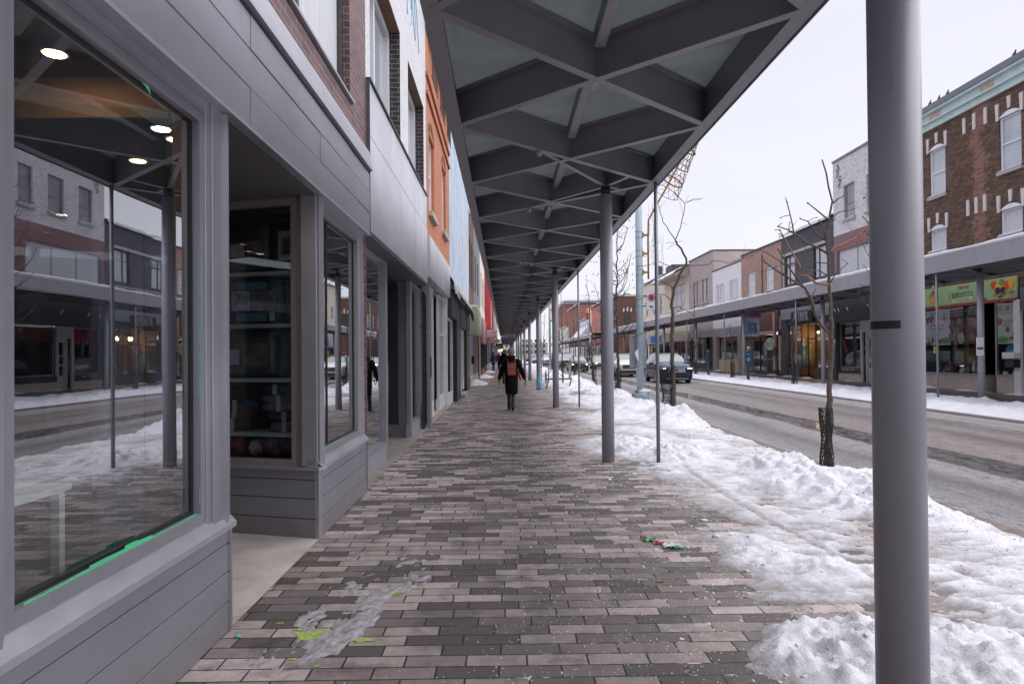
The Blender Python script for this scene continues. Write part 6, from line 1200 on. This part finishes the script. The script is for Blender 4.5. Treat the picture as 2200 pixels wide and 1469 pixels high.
g=MB(); g.poly([(cx+.07*math.cos(a*.35),ORY-.165,cz+.07*math.sin(a*.35)) for a in range(18)]); g.build('black_disc',BLACK,t); MB().quad((cx-.06,ORY-.163,2.97),(cx+.06,ORY-.163,2.95),(cx+.06,ORY-.163,3.0),(cx-.06,ORY-.163,3.03)).build('tow_symbol',P((.1,.1,.12),.6,0,.9,60),t)
g=MB(); g.box(4.25,4.40,ORY-.145,ORY-.12,3.30,3.34); g.box(4.25,4.40,ORY-.145,ORY-.12,2.99,3.03); g.build('bracket',BLACK,t)
t=thing('street_sign','blank grey back of a tall street sign strapped behind the pale blue pole','sign',(4.13,ORY+.16,1.1)); MB().box(3.85,4.36,ORY+.13,ORY+.16,1.13,2.15,0,.004).build('panel',P((.30,.30,.34),.5,.2,.06,2),t); MB().poly([(3.95,ORY-.16,1.62),(4.07,ORY-.16,1.72),(4.07,ORY-.16,1.33),(4.0,ORY-.16,1.45)]).build('bent_notice',WHITE,t)
# parking meters on the far kerb
MBL=P((.03,.035,.06),.4,0,.1,3,name='meter_navy')
for x,y,lb,full in ((12.4,34.6,'navy parking meter with blue screens on the far kerb by the grilled door',True),(12.3,41.0,'dark parking post with a crossbar on the far kerb by the white sided shop',False)):
    t=thing('parking_meter',lb,'parking meter',(x,y,.05),'posts on the far kerb'); MB().lathe([(.075,.05),(.075,1.0),(.11,1.02),(.11,1.06),(.06,1.08)],x,y,0,12).build('post',MBL,t)
    g=MB(); g.box(x-.09,x+.09,y-.08,y+.08,1.05,1.62 if full else 1.5,0,.02); g.lathe([(.08,1.5),(.09,1.6),(.04,1.72)],x,y,0,10); hd=g.build('head',MBL,t)
    if full:
        MB().box(x-.07,x+.07,y-.09,y-.082,1.12,1.3).build('blue_label',P((.02,.35,.65),.4),hd); MB().box(x-.05,x+.03,y-.09,y-.082,1.42,1.52).build('screen',P((.05,.4,.6),.3),hd)
    else: MB().tube([(x-.2,y,.75),(x+.2,y,.75)],.02,0,6).build('crossbar',MBL,t)
t=thing('parking_meter','narrow green-edged parking post on the near kerb past the third column','parking meter',(3.65,38.,0)); MB().box(3.58,3.72,37.95,38.05,.1,1.2,0,.01).build('post',P((.3,.3,.3),.5),t); MB().box(3.57,3.73,37.94,37.948,1.0,1.2).build('green_label',P((.02,.22,.08),.5),t); MB().box(3.57,3.73,37.94,37.948,.1,.16).build('green_foot',P((.02,.22,.08),.5),t)
# bench / bike rack
t=thing('bench','low dark bench half buried in snow behind the third near column','bench',(2.6,31.5,0)); MB().box(1.9,3.1,31.2,31.6,.40,.45).build('seat',CHAR,t)
for x in (1.95,3.0): MB().bar((x,31.4,0),(x+.1,31.4,.4),.05,.05).build('leg',CHAR,t)
t=thing('bike_rack','rounded black hoop bike rack left of the blue-sprayed column','bike rack',(2.05,37,0)); MB().tube([(1.85,37,0),(1.85,37,.7),(1.92,37,.85),(2.05,37,.9),(2.3,37,.9),(2.4,37,.8),(2.4,37,0)],.025,0,8).build('hoop',BLACK,t)
t=thing('bicycle','snow-covered bicycle leaning at the hoop rack','bicycle',(2.4,36.2,0))
for x in (2.2,3.1):
    g=MB(); g.tube([(x+.0,36.2+.33*math.cos(a*PI/10),.36+.33*math.sin(a*PI/10)) for a in range(21)],.025,0,6,False); 
    g.build('wheel',BLACK,t)
    for o_ in ():pass
g=MB(); g.bar((2.2,36.2,.36),(2.6,36.2,.8),.03,.03); g.bar((3.1,36.2,.36),(2.6,36.2,.8),.03,.03); g.bar((2.6,36.2,.8),(2.55,36.2,.95),.03,.03); g.build('frame',CHAR,t)
# bike on far kerb
t=thing('bicycle','black bicycle lying against a tree on the far kerb beside the blue car','bicycle',(12.6,45,.1)); g=MB(); g.tube([(12.3,45.1+.3*math.cos(a*PI/10),.55+.33*math.sin(a*PI/10)) for a in range(21)],.035,0,6,False); g.build('wheel',BLACK,t); g=MB(); g.bar((12.3,45,.55),(13.1,45.2,.5),.07,.1); g.bar((12.6,45,.2),(12.7,45,.6),.05,.05); g.build('frame',CHAR,t)
# traffic light
t=thing('traffic_light','yellow traffic light showing red on a white pole at the far crossing','traffic light',(11.3,90,0)); MB().tube([(11.45,90,-.0),(11.45,90,7.3)],.09,0,10).build('pole',P((.5,.53,.58),.5),t)
TL=P((.80,.45,.02),.4,name='signal_yellow'); hd=MB().box(11.1,11.4,89.8,90.1,5.9,7.4,0,.02).build('housing',TL,t)
for z,c in ((7.1,(1,.02,.05)),(6.65,None),(6.2,None)): 
    g=MB(); g.tube([(11.0,89.8,z),(11.0,89.76,z)],.13,0,14); g.build('lens',emit(c,2.5,'red_signal') if c else BLACK,hd); g=MB(); g.tube([(11.0,89.78,z+.02),(11.0,89.5,z+.05)],.16,0,12,False); g.build('visor',BLACK,hd)
MB().box(11.3,11.6,89.7,90.3,2.9,3.9,0,.03).build('signal_box',P((.45,.47,.52),.5),t); MB().box(11.25,11.65,89.65,90.35,3.9,4.1).build('snow_cap',SNOWC,t)
t=thing('traffic_light','black-backed traffic light on a dark pole left of the near columns row end','traffic light',(3.4,88,0)); MB().tube([(3.4,88,0),(3.4,88,5)],.09,0,8).build('pole',CHAR,t); MB().box(3.1,3.45,87.8,88.1,3.7,5.0).build('housing',BLACK,t)
# overhead wires
g=MB()
for k in range(3): 
    g.tube([(-20+i*6,112,9.2+k*.45-0.02*abs(i-7)) for i in range(15)],.035,0,4)
tag(g.build('overhead_wire',CHAR),'three overhead wires crossing the street beyond the crossing','wires')
# banners on far poles
for x,y,c,lb in ((3.9,58,(.55,.03,.08),'red and white banner on a pale pole far along the near kerb'),):
    t=thing('street_pole',lb,'pole',(x,y,0)); MB().tube([(x,y,0),(x,y,8)],.10,0,10).build('shaft',PB,t); MB().box(x+.15,x+.75,y-.02,y+.02,4.6,6.4).build('banner',P(c,.6,0,.5,2),t)
    g=MB()
    for z in (4.3,5.2,6.6): MB().box(x+.08,x+.2,y-.1,y-.03,z,z+.18).build('clamp',GOLD,t)
# blue/white banner under far canopy by tan shop
t=thing('hanging_banner','blue and white city skyline banner hung under the far canopy beside a column','banner',(15.6,43,2.6)); g=MB()
g.grid([[(15.15+.95*i/6,42.8+.05*math.sin(i*1.2),2.55+1.45*j/6) for i in range(7)] for j in range(7)]); g.build('cloth',P((.30,.50,.70),.6,0,.35,1.4),t); MB().box(15.35,15.9,42.7,42.73,2.75,3.4).build('skyline',P((.10,.18,.30),.6,0,.8,3),t); text('lettering','Séjours',.2,(15.62,42.68,3.62),'-Y',WHITE,t,.002); MB().box(15.1,16.15,42.72,42.75,3.75,4.0).build('red_blue_top',P((.25,.08,.25),.6,0,.6,2),t)
# litter
t=thing('sweet_wrapper','crumpled green and red wrapper lying on the pavers at the snow edge','litter',(1.28,5.72,0)); g=MB(); rs=random.Random(3)
def scrap(cx,cy,w_,l_,mt,nm,sd):
    g=MB(); g.grid([[(cx+w_*(i/7-.5),cy+l_*(j/5-.5)+.02*mn.noise(Vector((i,j,sd))),.006+.045*abs(mn.noise(Vector((i*1.7,j*1.9,sd))))) for i in range(8)] for j in range(6)]); return g.build(nm,mt,t)
scrap(1.22,5.80,.11,.06,P((.01,.22,.06),.25),'green_foil',1); scrap(1.28,5.71,.09,.06,P((.4,.02,.05),.25),'red_foil',2); scrap(1.37,5.64,.15,.11,P((.55,.56,.58),.15,0,.5,30),'clear_film',3); scrap(1.40,5.56,.12,.03,P((.02,.2,.1),.25),'green_foil',4); scrap(1.18,5.86,.05,.03,P((.4,.02,.05),.25),'red_foil',6)
t=thing('tape_ball','tiny balled green tape on the pavers at the corner of the near shop','litter',(-1.53,3.92,0)); MB().blob((-1.53,3.92,.008),(.02,.015,.01),0,1,.6,2).build('scrap',TAPE,t)
for i,(x,y,lb) in enumerate(((-1.45,7.9,'crumpled paper scrap against the foot of the second shop'),(-1.5,8.15,'torn grey flyer on the pavers at the second shop'))):
    t=thing('paper_scrap',lb,'litter',(x,y,0)); g=MB(); g.grid([[(x+.18*(a/5-.5),y+.12*(c/5-.5),.008+.03*abs(mn.noise(Vector((a,c,i*3))))) for a in range(6)] for c in range(6)]); g.build('paper',P((.4,.36,.36),.7,0,.5,30),t)
for i,(x,y) in enumerate(((-.35,9.5),(.2,12.5),(1.05,4.75))):
    g=MB(); g.quad((x,y,.006),(x+.05,y+.01,.012),(x+.06,y+.05,.006),(x+.01,y+.04,.014)); tag(g.build('dead_leaf',P((.28,.12,.05),.8)),['brown dead leaf on the pavers left of centre','brown dead leaf in the middle of the walk, farther off','orange brown leaf near the snow edge'][i],'leaf')
# ================================================================== cars
TYRE=P((.015,.015,.016),.8,name='tyre_rubber'); RIMM=P((.45,.45,.47),.25,.8,name='alloy_rim'); CGL=P((.10,.13,.13),.05,0,.15,1,spec=1.,name='windscreen_glass'); BPL=P((.015,.015,.018),.5,name='black_plastic'); CHROME=P((.6,.6,.62),.15,.9,name='chrome'); HL=emit((1,.86,.7),2.2,'headlamp_glow'); HLO=emit((1,.60,.25),5,'warm_headlamp'); HLOFF=P((.5,.5,.5),.1,.2,name='headlamp_glass')
def paint(c): return P(c,.22,.2,.05,2,spec=.5,name='car_paint')
def car(name,lb,x,y,col,kind,hl=HLO,H=None,W=None,away=False,detail=True):
    """car nose towards -Y (the camera)"""
    suv=kind=='suv'; L=4.5 if suv else 4.7; W=W or (1.86 if suv else 1.82); H=H or (1.69 if suv else 1.45); t=thing(name,lb,'car',(x,y,-.1)); z0=-.1
    if suv: # station: dist from nose, half width, bottom, belt z, top z, top half width
        S=[(0,.72,.34,.66,.80,.60),(.06,.84,.26,.78,.93,.72),(.25,.91,.22,.92,1.02,.80),(.7,.93,.22,.98,1.08,.82),(1.15,.93,.22,1.02,1.13,.80),(1.25,.93,.22,1.03,1.17,.79),(1.75,.93,.22,1.04,1.52,.66),(2.1,.93,.22,1.05,1.65,.62),(2.8,.93,.22,1.06,1.69,.61),(3.7,.93,.22,1.08,1.64,.60),(4.15,.91,.24,1.08,1.52,.58),(4.4,.88,.3,1.05,1.16,.72),(4.5,.8,.38,.9,.98,.68)]
    else: S=[(0,.68,.30,.55,.64,.55),(.07,.80,.22,.64,.74,.68),(.3,.88,.18,.74,.80,.76),(.8,.91,.18,.80,.86,.78),(1.2,.91,.18,.84,.91,.77),(1.3,.91,.18,.86,.95,.76),(1.9,.91,.18,.88,1.30,.62),(2.25,.91,.18,.89,1.42,.57),(2.8,.91,.18,.90,1.45,.56),(3.4,.91,.18,.92,1.36,.55),(3.95,.90,.2,.92,1.05,.66),(4.5,.86,.26,.88,.98,.72),(4.7,.78,.34,.75,.82,.66)]
    fz=H/(1.69 if suv else 1.45); fwd=W/1.86 if suv else W/1.82
    def sec(s):
        d,w_,zb,zt,zr,wr=s; w_*=fwd; wr*=fwd; zt*=fz; zr*=fz; zm=zb+(zt-zb)*.55; pts=[(w_*.86,zb),(w_*.985,zb+.07),(w_,zm),(w_*.985,zt-.03),(w_*.96,zt),(wr+.02 if zr-zt>.25 else (w_*.96+wr)/2,zr-.05 if zr-zt>.25 else (zt+zr)/2+.01),(wr*.9,zr),(wr*.5,zr+.018),(0,zr+.022)]
        return [(x-a,y+d,z0+b_) for a,b_ in pts]+[(x+a,y+d,z0+b_) for a,b_ in pts[-2::-1]]
    R_=[sec(s) for s in S]; bd=MB(); gl=MB(); n=len(R_[0])
    iws=5 # windscreen between stations 5..7
    for i in range(len(R_)-1):
        for j in range(n-1):
            q=(R_[i][j],R_[i][j+1],R_[i+1][j+1],R_[i+1][j]); jj=min(j,n-2-j)
            glass=(i in (5,6) and jj>=5) or (jj==4 and 5<=i<=(9 if suv else 8)) or (i==(10 if suv else 9) and jj>=5)
            (gl if glass else bd).quad(*q,0,True)
    bd.poly(R_[0]); bd.poly(R_[-1][::-1]); me=bd.build('body',paint(col),t); gl.build('window_glass',CGL,t)
    bm=bmesh.new(); bm.from_mesh(me.data); bmesh.ops.remove_doubles(bm,verts=bm.verts,dist=.0005); bmesh.ops.recalc_face_normals(bm,faces=bm.faces); bm.to_mesh(me.data); bm.free()
    hw=W/2; MB().box(x-hw*.84,x+hw*.84,y+.25,y+L-.25,z0+.15,z0+.32).build('underbody',BPL,t)
    # side pillars, wheels, arches
    for sx in (-1,1):
        for wy in ((.88,3.55) if suv else (.92,3.65)):
            r_=.355 if suv else .325; xx=x+sx*(hw-.12); g=MB(); g.tube([(xx-.11,y+wy,z0+r_),(xx-.095,y+wy,z0+r_),(xx+.095,y+wy,z0+r_),(xx+.11,y+wy,z0+r_)],[r_*.9,r_,r_,r_*.9],0,22); wh=g.build('wheel',TYRE,t)
            g=MB(); xo=xx+sx*.112; g.tube([(xo-sx*.01,y+wy,z0+r_),(xo+sx*.004,y+wy,z0+r_)],r_*.68,0,20); g.build('rim_shadow',BPL,wh); g=MB()
            for k in range(7): a=k*2*PI/7; g.bar((xo+sx*.008,y+wy,z0+r_),(xo+sx*.008,y+wy+r_*.66*math.cos(a),z0+r_+r_*.66*math.sin(a)),.06,.012,0,(sx,0,0))
            g.tube([(xo+sx*.005,y+wy+r_*.66*math.cos(a*PI/12),z0+r_+r_*.66*math.sin(a*PI/12)) for a in range(25)],.02,0,5,False); g.build('rim',RIMM,wh)
            g=MB(); n_=12; R1=r_*1.16
            for k in range(n_):
                a,c=PI*k/n_,PI*(k+1)/n_; g.quad((x+sx*(hw+.005),y+wy+r_*1.0*math.cos(a),z0+r_+r_*1.0*math.sin(a)),(x+sx*(hw+.008),y+wy+R1*math.cos(a),z0+r_+R1*math.sin(a)),(x+sx*(hw+.008),y+wy+R1*math.cos(c),z0+r_+R1*math.sin(c)),(x+sx*(hw+.005),y+wy+r_*1.0*math.cos(c),z0+r_+r_*1.0*math.sin(c)))
            g.build('wheel_arch',BPL,t)
        g=MB(); mx=x+sx*(hw+.10); mz=z0+(1.08 if suv else .95)*fz; my=y+(1.62 if suv else 1.75); g.blob((mx,my,mz),(.13,.08,.085),0,2); g.box(min(mx,mx-sx*.16),max(mx,mx-sx*.16),my-.02,my+.02,mz-.06,mz-.03); g.build('wing_mirror',paint(tuple(c*.8 for c in col)),t)
        # headlights
        if suv: hz0,hz1,ha,hb=.74,.90,.50,.90
        else: hz0,hz1,ha,hb=.56,.70,.50,.86
        g=MB(); X=lambda a:x+sx*a*hw/.93
        g.poly([(X(ha),y-.0+.01,z0+(hz0+.03)*fz),(X(hb),y+.20,z0+hz0*fz),(X(hb+.02),y+.26,z0+hz1*fz),(X(ha),y+.02,z0+(hz1-.05)*fz)][::sx]); g.build('headlight',HLOFF,t)
        g=MB(); g.blob((X((ha+hb)/2-.02),y+.04,z0+(hz0+hz1)/2*fz),(.10,.04,.055) if hl is not HL else (.16,.04,.03),0,2); g.build('headlight_bulb',hl,t)
        if suv: MB().blob((X(.70),y+.05,z0+.47),(.09,.04,.06),0,1).build('fog_lamp',HLOFF,t)
    zg=(.60,.86) if suv else (.42,.60)
    MB().box(x-.44*fwd,x+.44*fwd,y-.02,y+.03,z0+zg[0]*fz,z0+zg[1]*fz).build('grille',BPL,t); g=MB()
    for k in (.02,.11,.20) if suv else (.02,.15): g.box(x-.45*fwd,x+.45*fwd,y-.035,y-.02,z0+zg[0]*fz+k,z0+zg[0]*fz+k+(.045 if suv else .02))
    g.build('grille_bar',CHROME,t); g=MB(); g.box(x-.66*fwd,x+.66*fwd,y-.02,y+.06,z0+.30,z0+.46); g.build('lower_intake',BPL,t); MB().box(x-.62*fwd,x+.62*fwd,y-.035,y+.02,z0+.235,z0+.29).build('skid_plate',FRAME,t)
    g=MB(); g.blob((x,y-.04,z0+(zg[0]+zg[1])/2*fz),(.08,.012,.035),0,2); g.build('badge',CHROME if not suv else P((.02,.06,.2),.3),t)
    if suv:
        for sx in (-1,1): MB().tube([(x+sx*.60*fwd,y+2.0,z0+1.66*fz),(x+sx*.60*fwd,y+2.3,z0+1.74*fz),(x+sx*.60*fwd,y+3.7,z0+1.72*fz),(x+sx*.58*fwd,y+4.0,z0+1.6*fz)],.02,0,6).build('roof_rail',BPL,t)
        g=MB(); g.grid([[(x+(-.5+i/6)*1.0,y+2.1+j*.35,z0+1.69*fz+.02+.018*mn.noise(Vector((i,j,3)))) for i in range(7)] for j in range(5)]); g.build('roof_frost',SNOWC,t)
    return t
car('parked_car','dark blue SUV with chrome grille driving towards the camera, nearest car',9.42,37.2,(.010,.032,.085),'suv',HL,W=1.92)
car('moving_car','white SUV just behind the dark blue one',8.7,47.5,(.62,.62,.64),'suv',HLOFF)
car('moving_car','dark navy sedan with warm headlights in the near lane',7.15,64.5,(.02,.025,.04),'sedan',HLO)
car('moving_car','beige sedan with warm headlights behind the white SUV',10.4,72,(.40,.36,.34),'sedan',HLO)
car('moving_car','silver brown minivan behind the navy sedan',6.9,76,(.36,.31,.30),'suv',HLOFF,H=1.75,W=1.95)
car('moving_car','white car half hidden behind the silver minivan',5.7,88,(.6,.6,.62),'suv',HLOFF)
car('parked_car','grey sedan at the far crossing behind the near columns',5.3,112,(.35,.36,.38),'sedan',HLOFF)
car('parked_car','dark small car farthest away at the left kerb',4.9,128,(.05,.05,.06),'sedan',HLOFF)
car('parked_car','silver sedan far behind at the right kerb',9.9,100,(.5,.5,.52),'sedan',HLO)
# ================================================================== people
def skin(name,verts,edges,mat,parent,sub=2,off=Vector((0,0,0))):
    me=D.meshes.new(name); me.from_pydata([v[0] for v in verts],edges,[]); ob=D.objects.new(name,me); C.objects.link(ob)
    sk_=ob.modifiers.new('s','SKIN'); sk_.use_smooth_shade=True
    for i,v in enumerate(verts):
        r_=v[1]; me.skin_vertices[0].data[i].radius=(r_,r_) if not isinstance(r_,tuple) else r_
    me.skin_vertices[0].data[0].use_root=True
    ss=ob.modifiers.new('u','SUBSURF'); ss.levels=sub; ss.render_levels=sub
    bpy.context.view_layer.update(); dg=bpy.context.evaluated_depsgraph_get(); m2=D.meshes.new_from_object(ob.evaluated_get(dg)); D.objects.remove(ob); D.meshes.remove(me)
    m2.materials.clear(); m2.materials.append(mat)
    for p in m2.polygons: p.use_smooth=True
    ob=D.objects.new(name,m2); C.objects.link(ob); ob.parent=parent; return ob
def person(lb,x,y,h,coat,hat,legs,glove,stride=.28,bag=None,long_coat=True,arms=(.32,.31),detail=True,rz=0,sub=2):
    """walking away from the camera; local coordinates, feet at z=0, facing +Y"""
    t=thing('person',lb,'person',(0,0,0),None,rz); k=h/1.7
    def S(v,r_): return (tuple(c*k for c in v),tuple(q*k for q in r_) if isinstance(r_,tuple) else r_*k)
    aL,aR=arms
    V=[S((0,0,.95),(.15,.12)),S((0,.005,1.12),(.135,.11)),S((0,.01,1.30),(.165,.12)),S((0,.01,1.42),(.13,.10)),S((0,.015,1.49),.055),S((0,.03,1.56),.085),S((0,.03,1.63),.088),
       S((-.18,.01,1.38),.070),S((-aL+.04,-.03,1.12),.055),S((-aL-.02,.03,.90),.040),S((-aL-.035,.05,.84),.026),
       S((.18,.01,1.38),.070),S((aR-.02,-.04,1.12),.055),S((aR+.06,-.02,.90),.040),S((aR+.085,-.02,.83),.026),
       S((-.085,0,.86),.105),S((-.075,stride*.45,.50),.065),S((-.07,stride*.75,.10),.042),S((-.07,stride*.75+.13,.04),.035),
       S((.085,0,.86),.105),S((.05,-stride*.05,.48),.065),S((.03,-stride*1.0,.16),.042),S((.03,-stride*.95,.045),.036)]
    E_=[(0,1),(1,2),(2,3),(3,4),(4,5),(5,6),(3,7),(7,8),(8,9),(9,10),(3,11),(11,12),(12,13),(13,14),(0,15),(15,16),(16,17),(17,18),(0,19),(19,20),(20,21),(21,22)]
    bd_=skin('body',V,E_,legs,t,sub)
    # head features
    g=MB(); g.blob((0,.03*k,1.60*k),(.078*k,.095*k,.115*k),0,3); g.tube([(0,.115*k,1.61*k),(0,.14*k,1.585*k),(0,.12*k,1.575*k)],[.008*k,.014*k,.008*k],0,6)
    for s_ in (-1,1): g.blob((s_*.08*k,.03*k,1.60*k),(.012*k,.02*k,.03*k),0,1)
    hd=g.build('head',P((.45,.28,.21),.6,name='skin'),t); hd.location=(0,0,0)
    g=MB()
    for s_ in (-1,1): g.blob((s_*.03*k,.118*k,1.62*k),(.012*k,.006*k,.007*k),0,1)
    g.box(-.022*k,.022*k,.116*k,.122*k,1.545*k,1.552*k); e_=g.build('face_features',BLACK,hd)
    # coat: lofted skirt and torso shell with sleeves
    hem=.47 if long_coat else .80
    prof=[(hem,.155,.155,-.02),(hem+.02,.17,.165,-.02),(.72,.185,.165,-.01),(.98,.178,.15,0),(1.15,.178,.15,.0),(1.30,.205,.155,.005),(1.40,.19,.14,.01),(1.46,.11,.10,.015),(1.49,.085,.085,.02)]
    g=MB(); rows=[]
    for z,rx,ry,oy in prof:
        rows.append([(k*rx*math.cos(a*PI/12)*(1+.03*math.sin(a*3+z*9)),k*(oy+ry*math.sin(a*PI/12)),k*(z+(.012*math.sin(a*2.) if z<.6 else 0))) for a in range(25)])
    g.grid(rows); cs=g.build('coat',coat,t); 
    for s_,ix in ((-1,(7,8,9)),(1,(11,12,13))):
        g=MB(); p=[Vector(V[i][0]) for i in ix]; g.tube([Vector((s_*.13*k,.01*k,1.40*k)),p[0],p[1],p[2]],[.085*k,.088*k,.070*k,.058*k],0,12); g.build('sleeve',coat,t)
    g=MB(); g.blob((0,-.0*k,1.50*k),(.125*k,.12*k,.075*k),0,2,.2,2); g.blob((0,-.07*k,1.46*k),(.12*k,.07*k,.09*k),0,2,.2,4); g.build('hood',coat,t)
    if hat is not None:
        g=MB(); g.tube([(0,.025*k,1.60*k),(0,.025*k,1.64*k),(0,.02*k,1.70*k),(0,.01*k,1.745*k),(0,.005*k,1.765*k)],[.097*k,.108*k,.104*k,.07*k,.02*k],0,14); g.build('hat',hat,t)
    else:
        g=MB(); g.blob((0,.01*k,1.63*k),(.092*k,.105*k,.105*k),0,2,.1,1); g.build('hair',P((.05,.03,.02),.7),t)
    # gloves with five separate fingers
    for s_,i0 in ((-1,10),(1,14)):
        w0=Vector(V[i0][0]); g=MB(); g.blob(w0+Vector((0,.0,-.035*k)),(.022*k,.042*k,.048*k),0,2)
        for q in range(4):
            b0=w0+Vector((0,(-.03+.02*q)*k,-.07*k)); L=(.055,.07,.068,.05)[q]*k; g.tube([b0,b0+Vector((-s_*.006*k,.006*k,-L*.5)),b0+Vector((-s_*.022*k,.008*k,-L))],[.011*k,.0105*k,.008*k],0,6)
        b0=w0+Vector((0,.035*k,-.02*k)); g.tube([b0,b0+Vector((-s_*.01*k,.03*k,-.025*k)),b0+Vector((-s_*.018*k,.035*k,-.055*k))],[.013*k,.012*k,.009*k],0,6); g.build('glove',glove,t)
    # boots
    for (hx,hy,hz,dz) in ((-.07,stride*.75,0,1),(.03,-stride*1.0,0,0)):
        g=MB()
        if dz: g.tube([(hx*k,(hy-.06)*k,.05*k),(hx*k,(hy+.02)*k,.055*k),(hx*k,(hy+.12)*k,.04*k),(hx*k,(hy+.18)*k,.03*k)],[.04*k,.048*k,.042*k,.025*k],0,10); g.tube([(hx*k,hy*k,.05*k),(hx*k,hy*k,.28*k)],[.05*k,.055*k],0,10)
        else: g.tube([(hx*k,(hy+.18)*k,.03*k),(hx*k,(hy+.10)*k,.045*k),(hx*k,(hy+.0)*k,.10*k),(hx*k,(hy-.05)*k,.15*k)],[.03*k,.044*k,.048*k,.04*k],0,10); g.tube([(hx*k,(hy+.0)*k,.10*k),((hx+.01)*k,(hy+.13)*k,.33*k)],[.05*k,.055*k],0,10)
        g.build('boot',BLACK,t)
    if bag:
        g=MB(); g.box(-.115*k,.115*k,-.28*k,-.16*k,1.0*k,1.32*k,0,.02*k); bg=g.build('backpack',bag,t); g=MB(); g.box(-.12*k,.12*k,-.295*k,-.155*k,1.18*k,1.335*k,0,.015*k); g.build('flap',P((.30,.10,.06),.5,0,.12,6),bg)
        g=MB()
        for s_ in (-1,1): g.tube([(s_*.08*k,-.17*k,1.33*k),(s_*.11*k,-.05*k,1.46*k),(s_*.12*k,.08*k,1.42*k),(s_*.12*k,.16*k,1.25*k)],.016*k,0,6)
        g.tube([(-.03*k,-.22*k,1.33*k),(-.02*k,-.22*k,1.38*k),(.02*k,-.22*k,1.38*k),(.03*k,-.22*k,1.33*k)],.008*k,0,6); g.build('strap',bag,bg)
    t.location=(x,y,0); return t
BC=P((.006,.006,.007),.85,0,.3,12,bump=.6,spec=.15,name='black_quilted_coat')
person('person in a long black coat and beige knit hat walking away with a brown backpack',.20,19.3,1.70,BC,P((.30,.24,.21),.9,0,.2,30,bump=.5,name='beige_knit'),P((.02,.02,.03),.7),P((.24,.09,.04),.6,name='brown_leather'),.26,P((.27,.09,.055),.5,0,.12,6,name='tan_leather_bag'))
t=thing('red_scarf','bright red scarf end hanging at the walking person right hip','scarf',(.42,19.25,.9)); g=MB(); g.tube([(.40,19.3,1.12),(.42,19.25,1.0),(.46,19.22,.86)],[.02,.04,.03],0,7); g.build('cloth',P((.6,.02,.03),.7),t)
person('person in a black jacket and grey cap walking ahead of the one with the backpack',.02,36,1.78,BC,P((.12,.12,.13),.9),P((.02,.02,.03),.7),P((.1,.05,.04),.6),.25,None,False,(.27,.27))
GN=[(-1.0,64,(.03,.05,.12),'person in a navy coat far down the covered walk on the left'),(-.55,70,(.10,.02,.04),'person in a dark red coat far down the covered walk'),(-.2,74,(.02,.02,.02),'person in black farthest left of the far group'),(.2,80,(.03,.03,.03),'person in black farthest away on the covered walk')]
for x,y,c,lb in GN: person(lb,x,y,1.7,P(c,.7),P((.1,.05,.05),.9),P((.02,.02,.03),.7),P((.1,.05,.04),.6),.22,None,False,(.27,.27),sub=1)
person('person with a red hat standing at the far kerb left of the white SUV',9.05,53.2,1.75,P((.03,.03,.04),.7),P((.35,.06,.04),.9),P((.02,.02,.03),.7),P((.1,.05,.04),.6),.1,None,False,(.27,.27),sub=1)
# warm lamp on the left facade of the far right
